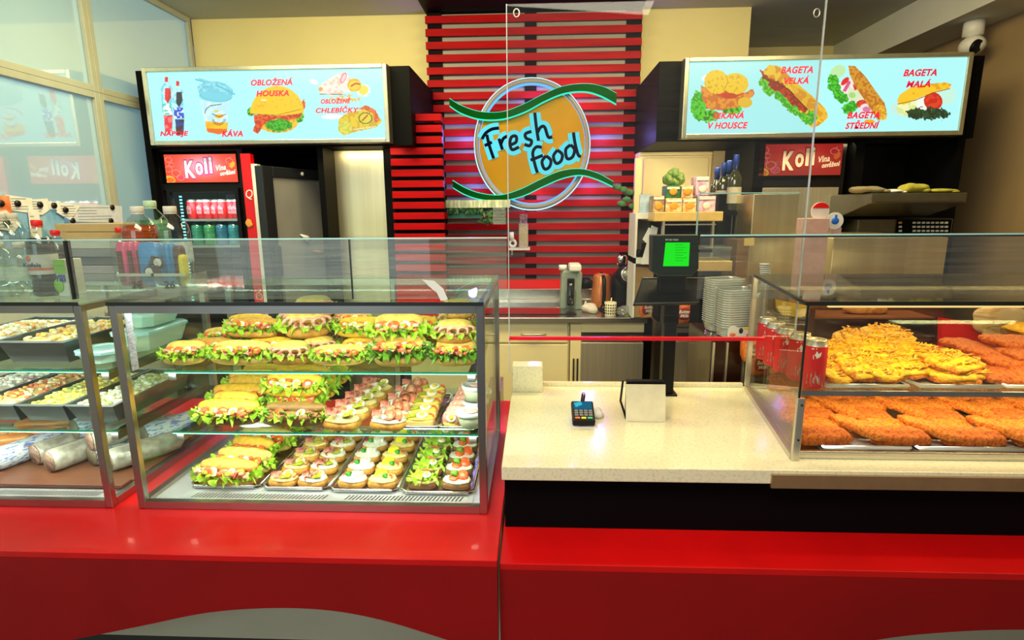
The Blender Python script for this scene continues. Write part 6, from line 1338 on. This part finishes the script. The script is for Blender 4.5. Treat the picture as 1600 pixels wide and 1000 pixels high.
# card reader
p = at(912, 668, Z=1.0); Tc = Matrix.Translation((p.x, p.y, 1.0)) @ Matrix.Rotation(.0, 4, 'Z') @ Matrix.Rotation(.38, 4, 'X')
t = thing('card_reader', 'small black card reader with blue screen on the stone slab', 'card reader', (p.x, p.y, 1.0))
MB().box(-.029, .029, .0, .078, .004, .022, T=Tc).build('body', m_blackplastic, t, bevel=.004)
MB().box(-.024, .024, .044, .073, .0225, .0235, T=Tc).build('screen', emis('reader_screen', (.02, .16, .28), .8), t)
MB().add([Tc @ Vector(q) for q in ((-.022, .066, .0242), (-.004, .072, .0242), (.0, .060, .0242), (-.018, .050, .0242))], [(0, 1, 2, 3)]).build('screen_image', emis('reader_cyan', (.05, .6, .75), .9), t)
for r_ in range(3):
    for c_ in range(4): MB().box(-.022 + c_ * .012, -.013 + c_ * .012, .018 + r_ * .0085, .024 + r_ * .0085, .022, .024, T=Tc).build('key', M('grey_key', (.2, .2, .22), .5), t)
for c_, m_ in enumerate((m_tom, m_yel, M('key_green', (.05, .55, .25), .4))): MB().box(-.022 + c_ * .016, -.010 + c_ * .016, .008, .013, .022, .0245, T=Tc).build('colour_key', m_, t)
MB().box(-.034, .036, -.004, .08, .0, .0015, T=Matrix.Translation((p.x, p.y, 1.0005))).build('pale_base', m_white, t)
hx = []
q0, q1 = at(908, 640, Z=1.02), at(912, 615, Z=1.06)
for i in range(60):
    u = i / 59; c = q0.lerp(q1, u); hx.append(c + Vector((.005 * math.cos(i * 1.25), .0, .005 * math.sin(i * 1.25))))
MB().tube(hx, .0014, 5).build('coiled_cable', m_blackplastic, t)
o = MB().blob((p.x + .04, p.y + .075, 1.012), (.02, .02, .012), nz=.6, nf=60).build('crumpled_receipt', m_paper, loc=(p.x + .04, p.y + .075, 1.0)); tag(o, 'crumpled receipt behind the card reader', 'receipt')
a, b = at(978, 659, Z=1.0), at(1039, 658, Z=1.0)
t = thing('card_stand', 'blank cream card standing on a black stand on the slab', 'sign', ((a.x + b.x) / 2, a.y, 1.0))
zt = at(1000, 601, Y=a.y + .02).z
MB().add([(a.x, a.y, 1.001), (b.x, a.y, 1.001), (b.x, a.y + .02, zt), (a.x, a.y + .02, zt), (a.x, a.y + .003, 1.001), (b.x, a.y + .003, 1.001), (b.x, a.y + .023, zt), (a.x, a.y + .023, zt)], [(0, 1, 2, 3), (7, 6, 5, 4), (0, 4, 5, 1), (1, 5, 6, 2), (2, 6, 7, 3), (3, 7, 4, 0)]).build('card', M('cream_card', (.80, .74, .52), .6), t)
MB().box(a.x + .004, b.x, a.y + .03, a.y + .05, 1.0, zt + .006).build('stand', m_blackplastic, t, bevel=.002)
MB().tube([(a.x + .004, a.y + .02, 1.0), (a.x - .008, a.y + .05, 1.04), (a.x + .0, a.y + .07, 1.09)], .003, 6).build('arm', m_blackplastic, t)
o = MB().box(-.072, xa(848, 590, 1.64), 1.62, 1.675, 1.0, at(820, 572, Y=1.62).z).build('cream_box', m_slab, loc=(-.03, 1.6, 1.0), bevel=.002); tag(o, 'low cream box at the back corner of the slab', 'box')
o = MB().box(xa(765, 620, 1.9), xa(786, 620, 1.9), 1.75, 1.94, .856, at(775, 615, Y=1.75).z).build('steel_box', m_steelh, loc=(-.1, 1.85, .86), bevel=.004); tag(o, 'small steel box on the counter behind the sandwich case corner', 'box')

# ================================================================== container stacks behind the slab
zk = 1.12
t = thing('black_base_cabinet', 'dark cabinet with chrome strips under the clear container stacks', 'cabinet', (.66, 1.85, 0))
a, b = xa(1106, 560, 1.85), xa(1200, 560, 1.85)
MB().box(a, b, 1.82, 2.1, 0, zk - .002).build('body', M('dark_brown_panel', (.03, .008, .004), .25, coat=.3), t, bevel=.003)
for px in (1112, 1133, 1160): MB().box(xa(px, 570, 1.815), xa(px + 3, 570, 1.815), 1.812, 1.82, .3, zk - .01).build('chrome_strip', m_steel, t)
m_cont = glass('container_plastic', (.93, .95, .92), .20, .8, .12, haze=.45, hazecol=(.86, .86, .74))
def contain():
    t = thing('clear_container', 'x', 'container', (0, 0, 0)); c = .016; w, d = .062, .045
    def rr(e, q): return [(-w + e + c, -d + e, q), (w - e - c, -d + e, q), (w - e, -d + e + c, q), (w - e, d - e - c, q), (w - e - c, d - e, q), (-w + e + c, d - e, q), (-w + e, d - e - c, q), (-w + e, -d + e + c, q)]
    MB().tube(rr(0, .034), .0016, 5, closed=True).build('rim', M('container_rim', (.75, .80, .76), .15, coat=.5), t)
    vs = rr(.010, 0) + rr(.001, .034); MB().add(vs, [(i, (i + 1) % 8, 8 + (i + 1) % 8, 8 + i) for i in range(8)] + [tuple(range(8))], 0, True).build('wall', m_cont, t)
    return t
for s_, (px, Y, n) in enumerate(((1128, 1.98, 20), (1148, 1.89, 17))):
    for i in range(n):
        place('contain', contain, (xa(px, 500, Y), Y, zk + i * .0078), .25, (1, 1, 1), 'clear food container, one of the nested %s stack behind the slab' % ['taller rear', 'lower front'][s_], ['taller rear stack of containers', 'lower front stack of containers'][s_])
t = thing('printed_sticker_card', 'white card with red and black sausage print leaning on the containers', 'sign', tuple(at(1160, 527, Y=1.83)))
P_ = [(at(q0_, q1_, Y=1.832).x, at(q0_, q1_, Y=1.832).z) for q0_, q1_ in ((1136, 528), (1138, 512), (1146, 508), (1154, 512), (1176, 510), (1178, 520), (1180, 528))]
MB().prism(P_, 1.828, 1.832, 'y').build('card', m_white, t)
for px, py, rx_, rz_, m_ in ((1145, 523, .010, .006, m_tom), (1158, 517, .007, .010, m_magnet), (1168, 513, .014, .005, m_cheese), (1171, 524, .010, .008, m_pink)):
    q = at(px, py, Y=1.826); MB().blob((q.x, 1.827, q.z), (rx_, .002, rz_), n=(12, 6)).build('print_shape', m_, t)
t = thing('cutlery_bin', 'grey plastic bin with white arrow standing behind the hot case', 'bin', (.80, 1.78, 1.0))
a, b = at(1184, 520, Y=1.78), at(1245, 520, Y=1.78); zt = at(1200, 452, Y=1.78).z
MB().box(a.x, b.x, 1.78, 1.9, .9, zt).build('bin', M('grey_bin', (.22, .20, .15), .4), t, bevel=.005)
q0, q1 = at(1172, 478, Y=1.775), at(1185, 461, Y=1.775)
MB().tube([q0, q1], .0022, 6).tube([q1 - Vector((.006, 0, .006)), q1 + Vector((.006, 0, .008))], [.009, .001], 8).build('arrow', m_white, t)
def lidp():
    t = thing('takeaway_cup_lid', 'x', 'lid', (0, 0, 0)); MB().lathe([(.020, 0), (.022, .002), (.020, .004)], n=18).build('rim', M('lid_white_edge', (.8, .82, .76), .25), t); return t
for i in range(12): place('lidp', lidp, (xa(1198 - i * .5, 440, 1.84), 1.84, zt + i * .0065), 0, (.75, .75, 1), 'white edged lid in the upright stack on the grey bin', 'stack of lids on the grey bin')

# extra small pane above the containers
t = thing('upright_glass_pane', 'small upright glass pane above the clear containers', 'glass screen', tuple(at(1170, 368, Y=1.72)))
a, b = at(1093, 303, Y=1.72), at(1250, 299, Y=1.72)
MB().box(a.x, b.x, 1.72, 1.724, at(1100, 410, Y=1.72).z, a.z).build('pane', m_plexi, t)
MB().box(.449, a.x + .01, 1.596, 1.722, at(1100, 385, Y=1.72).z - .008, at(1100, 385, Y=1.72).z).build('clip', m_blackplastic, t)
MB().box(a.x, b.x, 1.718, 1.726, a.z, a.z + .003).box(a.x - .003, a.x, 1.718, 1.726, at(1100, 410, Y=1.72).z, a.z).build('bright_edge', m_edge, t)

# ================================================================== hot case
hx0, hxb, hx1, hy0, hy1, hz0, hz1 = .566, .645, 1.95, 1.17, 1.66, 1.0, 1.352
t = thing('hot_display_case', 'glass hot case with fried cutlets standing on the stone slab', 'display case', (1.1, hy0, hz0))
m_hot = glass('hot_case_glass', (.97, .96, .9), .035, .6)
MB().box(hx0 + .002, hx1, hy0, hy0 + .005, hz0 + .145, hz1 - .004).build('front_glass', m_hot, t)
MB().quadbox([(hx0, hy0), (hx0 + .005, hy0), (hxb + .005, hy1), (hxb, hy1)], hz0 + .01, hz1 - .004).build('side_glass', m_hot, t)
MB().quadbox([(hx0 - .004, hy0 - .004), (hx1, hy0 - .004), (hx1, hy1), (hxb - .004, hy1)], hz1 - .004, hz1 + .003).build('top_glass', M('amber_top_glass', (.35, .30, .15), .05, coat=.6) if False else glass('top_glass_hot', (.80, .78, .62), .16, .8, .04, haze=.06, hazecol=(.7, .6, .35)), t)
MB().quadbox([(hx0 - .005, hy0 - .0055), (hx1, hy0 - .0055), (hx1, hy0 - .004), (hx0 - .005, hy0 - .004)], hz1 - .005, hz1 + .0035).quadbox([(hx0 - .006, hy0 - .004), (hx0 - .003, hy0 - .004), (hxb - .003, hy1), (hxb - .006, hy1)], hz1 - .005, hz1 + .003).build('top_seam', m_dark, t)
MB().box(hx0 - .002, hx0 + .0015, hy0 - .004, hy0, hz0 + .13, hz1 - .004).build('corner_seam', m_dark, t)
MB().box(hx0 - .004, hx0 + .012, hy0 - .006, hy0 + .004, hz0, hz0 + .145).build('corner_post', m_steel, t, bevel=.0015)
for z in (hz0 + .05, hz0 + .13): MB().lathe([(.0025, 0), (.0025, .002), (.001, .002)], n=8, T=Matrix.Translation((hx0 + .005, hy0 - .006, z)) @ Matrix.Rotation(PI / 2, 4, 'X')).build('screw', m_dark, t)
MB().quadbox([(hx0 - .006, hy0 + .002), (hx0 + .012, hy0 + .002), (hxb + .01, hy1), (hxb - .008, hy1)], hz0, hz0 + .014).build('side_rail', m_steel, t)
MB().box(hxb - .008, hxb + .004, hy1 - .008, hy1 + .004, hz0 + .014, hz1 - .004).build('rear_post', m_steel, t)
MB().box(hx0 + .014, hx1, hy0 + .006, hy0 + .018, hz0, hz0 + .018).build('front_rail', m_steelh, t, bevel=.002)
MB().quadbox([(hx0 + .016, hy0 + .02), (hx1, hy0 + .02), (hx1, hy1 - .01), (hxb + .012, hy1 - .01)], hz0 + .001, hz0 + .012).build('deck', m_steelh, t)
MB().quadbox([(hx0 + .012, hy0 + .05), (hx1, hy0 + .05), (hx1, hy1 - .03), (hxb + .01, hy1 - .03)], 1.138, 1.144).build('glass_shelf', m_paneg, t)
MB().box(hx0 + .012, hx1, hy0 + .045, hy0 + .050, 1.134, 1.145).build('shelf_front_rail', m_steelh, t)
MB().box(hxb, hx1, hy1 - .004, hy1 + .001, hz0 + .03, hz1 - .03).build('rear_glass', m_hot, t)
MB().box(hx0 + .05, hx1, hy0 + .012, hy0 + .02, hz1 - .012, hz1 - .009).build('heat_tube', emis('warm_tube', (1, .7, .25), 1.2), t)
# guard at the back
t = thing('glass_guard', 'low glass guard running behind the hot case top', 'glass screen', (1.2, 1.62, hz1))
Yg2 = 1.20
a = at(1095, 369, Y=Yg2)
MB().box(a.x, 1.95, Yg2, Yg2 + .005, hz1 + .004, a.z).build('pane', glass('guard_clear', (.94, .95, .93), .04, .4, haze=.025), t)
MB().box(a.x, 1.95, Yg2, Yg2 + .005, a.z, a.z + .003).build('bright_edge', m_edge, t)
MB().box(a.x, 1.95, Yg2 + .0055, Yg2 + .007, a.z - .004, a.z).build('dark_edge', M('dark_blue_edge', (.01, .03, .05), .3), t)
# cans on the hot case shelf
for i, (x, y) in enumerate(((.618, 1.238), (.600 + .012, 1.30), (.606, 1.362), (.60 + .006, 1.424), (.61, 1.486))):
    place('hcan', can_maker(.0245, .112), (x + .012, y + .008, 1.1452), -.25, (1,) * 3, 'red soft drink can in the hot case, %s from the front glass' % ORD[i], 'red cans in the hot case')
# cutlets
m_cut = M('fried_crumb', (.70, .17, .006), .65, col2=(.34, .04, .002), nscale=150, bump=1, bscale=420, lo=.42, hi=.66)
m_cut2 = M('fried_crumb_light', (.76, .24, .012), .65, col2=(.42, .06, .004), nscale=150, bump=1, bscale=420, lo=.42, hi=.66)
m_chy = M('melted_cheese', (.88, .56, .010), .5, col2=(.70, .30, .004), nscale=110, bump=.8)
def cutlet(mt, L=.138, W=.056, H=.0125, seed=0):
    def f():
        t = thing('fried_cutlet', 'x', 'fried food', (0, 0, 0)); MB().blob((0, 0, H), (L / 2, W / 2, H), .58, (34, 14), nz=.2, nf=60, seed=seed).build('crumb_coating', mt, t); return t
    return f
cz_ = hz0 + .024; n = 0
tdefs = [(.60, 1.0), (.79, 1.0), (.98, 1.0), (1.16, 1)]
for c_ in range(7):
    x0_ = .655 + c_ * .158
    if x0_ > 1.75: break
    for j in range(8):
        y = hy0 + .058 + j * .050
        place('cut%d' % (j % 2), cutlet([m_cut, m_cut2][j % 2], seed=j % 2), (x0_ + .012 * math.sin(j * 2 + c_) + max(0, (.010 if c_ == 0 else 0) * j), y, cz_ - .004 + j * .007), random.uniform(-.09, .09), (.88 + .06 * ((c_ + j) % 3), .82, 1.0 + .25 * (j == 0)), 'fried cutlet, lower hot deck, column %s from the pay desk, row %s from glass' % (ORD[c_], ORD[j]), 'long cutlets on the lower deck', (.22, 0))
    for j in range(3):
        place('cut1', cutlet(m_cut2, seed=1), (x0_ + .085, hy0 + .075 + j * .115, cz_ + .014 + j * .012), -.95, (.85, .72, .9), 'slanting fried cutlet after column %s, lower deck, %s from the glass' % (ORD[c_], ORD[j]), 'slanting cutlets on the lower deck', (0, .12))
def htray(x0, x1, y0, y1, z, lb):
    t = thing('metal_tray', lb, 'tray', ((x0 + x1) / 2, y0, z), 'trays in the hot case')
    MB().box(x0, x1, y0, y1, z, z + .003).build('base', m_tray, t); MB().tube([(x0, y0, z + .006), (x1, y0, z + .006), (x1, y1, z + .006), (x0, y1, z + .006)], .004, 6, closed=True).build('rim', m_tray, t)
for i in range(4): htray(max(.648, .585 + i * .27), .585 + i * .27 + .25, hy0 + .03, hy1 - .04, hz0 + .013, 'long silver tray under the cutlets, %s from the pay desk' % ORD[i])
for i, (p0, p1) in enumerate(((1286, 1412), (1432, 1556), (1566, 1700))): htray(xa(p0, 600, 1.25), xa(p1, 600, 1.25), 1.235, 1.58, 1.146, 'silver tray on the hot shelf, %s from the cans' % ORD[i])
def cheesebread(seed, R=.055):
    def f():
        t = thing('cheese_flatbread', 'x', 'flatbread', (0, 0, 0)); r = random.Random(seed)
        MB().blob((0, 0, .011), (R, R * .85, .011), .85, (24, 10), nz=.12, nf=40, seed=seed).build('dough', m_cut2, t)
        MB().blob((0, 0, .018), (R * .97, R * .82, .010), .8, (24, 10), nz=.30, nf=70, seed=seed + 5).build('cheese_layer', m_chy, t)
        mb = MB()
        for _ in range(55):
            a = r.uniform(0, 2 * PI); q = R * .9 * math.sqrt(r.random()); x, y = q * math.cos(a), q * .85 * math.sin(a); b_ = r.uniform(-.6, .6); l = r.uniform(.006, .014)
            mb.tube([(x, y, .027), (x + l * math.cos(b_), y + l * math.sin(b_), .030), (x + 2 * l * math.cos(b_ + .4), y + 2 * l * math.sin(b_ + .4), .027)], .0018, 4)
        mb.build('cheese_strings', M('cheese_string', (.90, .56, .02), .45, col2=(.6, .22, .01), nscale=60), t, kind='stuff')
        return t
    return f
zs_ = 1.150
cb = [(1300, 1.29, 0, .5, 1.0, .5), (1335, 1.29, .008, .4, 1.0, .5), (1372, 1.285, .0, .5, .95, .35), (1400, 1.31, .012, .2, 1.1, .25), (1310, 1.36, .02, .1, 1.05, .4), (1350, 1.37, .03, .2, 1.1, .4), (1390, 1.39, .035, -.1, 1.1, .3), (1425, 1.37, .022, .0, 1.1, .2), (1330, 1.44, .04, .3, 1.1, .3), (1375, 1.46, .05, .3, 1.1, .2),
      (1482, 1.29, .0, 0, 1.15, .12), (1482, 1.30, .022, .5, 1.12, .15)]
for i, (px, Y, dz_, rz, s_, tl) in enumerate(cb):
    place('cb%d' % (i % 2), cheesebread(i % 2), (xa(px, 590, Y), Y, zs_ + dz_ + .012 * (tl > .3)), rz, (s_, s_, s_), 'cheese covered flatbread on the hot shelf, %s' % (ORD[i] + ' of the pile' if i < 10 else ['lying flat under its twin', 'lying on top of its twin'][i - 10]), 'cheese flatbreads', (tl, 0))
sc2 = [(1530, 1.40, .03), (1560, 1.36, .02), (1575, 1.30, .0), (1548, 1.30, .0), (1600, 1.38, .025), (1625, 1.30, 0), (1500, 1.45, .035), (1600, 1.46, .04), (1650, 1.36, .02), (1560, 1.45, .045), (1475, 1.42, .02)]
for i, (px, Y, dz_) in enumerate(sc2): place('sch', cutlet(m_cut, .13, .085, .010, 7), (xa(px, 580, Y), Y, zs_ + dz_), .5 - .3 * (i % 3), (1,) * 3, 'flat orange schnitzel on the hot shelf, %s towards the brown wall' % ORD[i], 'flat schnitzels', (.15, .1))
# behind the hot case: bread rack, banner, cloth, bowl, paper
t = thing('bread_rack', 'dark brown oven rack with a few loaves behind the hot case', 'rack', (1.2, 2.0, 1.0))
a, b = xa(1262, 520, 2.0), xa(1470, 520, 2.0)
m_rack = M('dark_brown_rack', (.05, .012, .006), .35, col2=(.09, .02, .01), nscale=12)
zt = at(1350, 477, Y=2.0).z
MB().box(a, b, 2.16, 2.18, 0, zt + .06).box(a, a + .02, 2.0, 2.16, 0, zt + .06).box(b - .02, b, 2.0, 2.16, 0, zt + .06).build('housing', m_rack, t)
for py in (495, 528, 560): z = at(1350, py, Y=2.02).z; MB().box(a + .02, b - .02, 2.01, 2.16, z - .006, z).build('shelf', M('rack_shelf', (.20, .07, .03), .4), t)
def loaf():
    t = thing('bread_roll', 'x', 'bread', (0, 0, 0)); MB().blob((0, 0, .018), (.045, .022, .018), .85, (18, 10), nz=.1, nf=30).build('crust', M('dark_baked_crust', (.42, .14, .03), .5, col2=(.6, .3, .06), nscale=25), t); return t
for i, (px, py) in enumerate(((1335, 495), (1352, 495), (1370, 495), (1334, 528), (1356, 528), (1400, 528))):
    z = at(1350, py, Y=2.02).z; place('loaf', loaf, (xa(px, py, 2.08), 2.08, z), .3 * (i % 3 - 1), (.9,) * 3, 'small baked roll on the %s rack shelf, %s from the pay desk' % (['upper', 'lower'][i > 2], ORD[i % 3]), 'rolls on the bread rack')
o = MB().prism([(at(q0_, q1_, Y=1.9).x, at(q0_, q1_, Y=1.9).z) for q0_, q1_ in ((1472, 497), (1540, 508), (1600, 520), (1640, 590), (1470, 585))], 1.9, 1.92, 'y').build('red_board', m_splash, loc=(1.5, 1.9, 1.0)); tag(o, 'plain red board behind the hot case shelf', 'board')
m_cloth = M('striped_cloth', (.62, .40, .22), .9, col2=(.75, .62, .48), nscale=10, stretch=(1, 1, 9), lo=.45, hi=.5)
o = MB().blob((xa(1570, 500, 1.86), 1.86, at(1570, 500, Y=1.86).z), (.09, .02, .045), .8, (24, 14), nz=.5, nf=25).prism([(at(q0_, q1_, Y=1.85).x, at(q0_, q1_, Y=1.85).z) for q0_, q1_ in ((1536, 510), (1560, 505), (1558, 536), (1537, 533))], 1.84, 1.855, 'y').build('striped_cloth', m_cloth, loc=(1.6, 1.86, 1.3)); tag(o, 'striped tan tea towel hanging behind the hot case', 'cloth')
c = at(1612, 566, Y=1.72)
t = thing('pasta_bowl', 'orange bowl heaped with yellow pasta behind the schnitzels', 'bowl', tuple(c))
MB().lathe([(.03, 0), (.075, .10), (.078, .10)], tuple(c), n=28).build('bowl', M('orange_bowl', (.72, .30, .04), .3), t)
MB().blob((c.x, c.y, c.z + .10), (.073, .073, .02), nz=.3, nf=60).build('pasta', m_chy, t)
o = MB().prism([(at(q0_, q1_, Y=1.76).x, at(q0_, q1_, Y=1.76).z) for q0_, q1_ in ((1212, 468), (1262, 478), (1258, 494), (1250, 496), (1222, 492), (1213, 480))], 1.76, 1.764, 'y').build('yellow_paper', M('yellow_paper', (.85, .68, .12), .7), loc=(.85, 1.76, 1.3)); tag(o, 'crumpled yellow paper sheet on the grey bin', 'paper')
for i, (px, py, Y) in enumerate(((1178, 540, 1.76), (1186, 560, 1.76))):
    c = at(px, py, Y=Y); place('crisp', crisp_bag, (c.x, Y, c.z - .055), .2 * i, (.8,) * 3, 'orange snack bag squeezed between slab and hot case, %s' % ['upper one', 'lower one'][i], 'snack bags beside the hot case')
for o in sc.objects:
    for k in ('_o', '_used'):
        if k in o.keys(): del o[k]
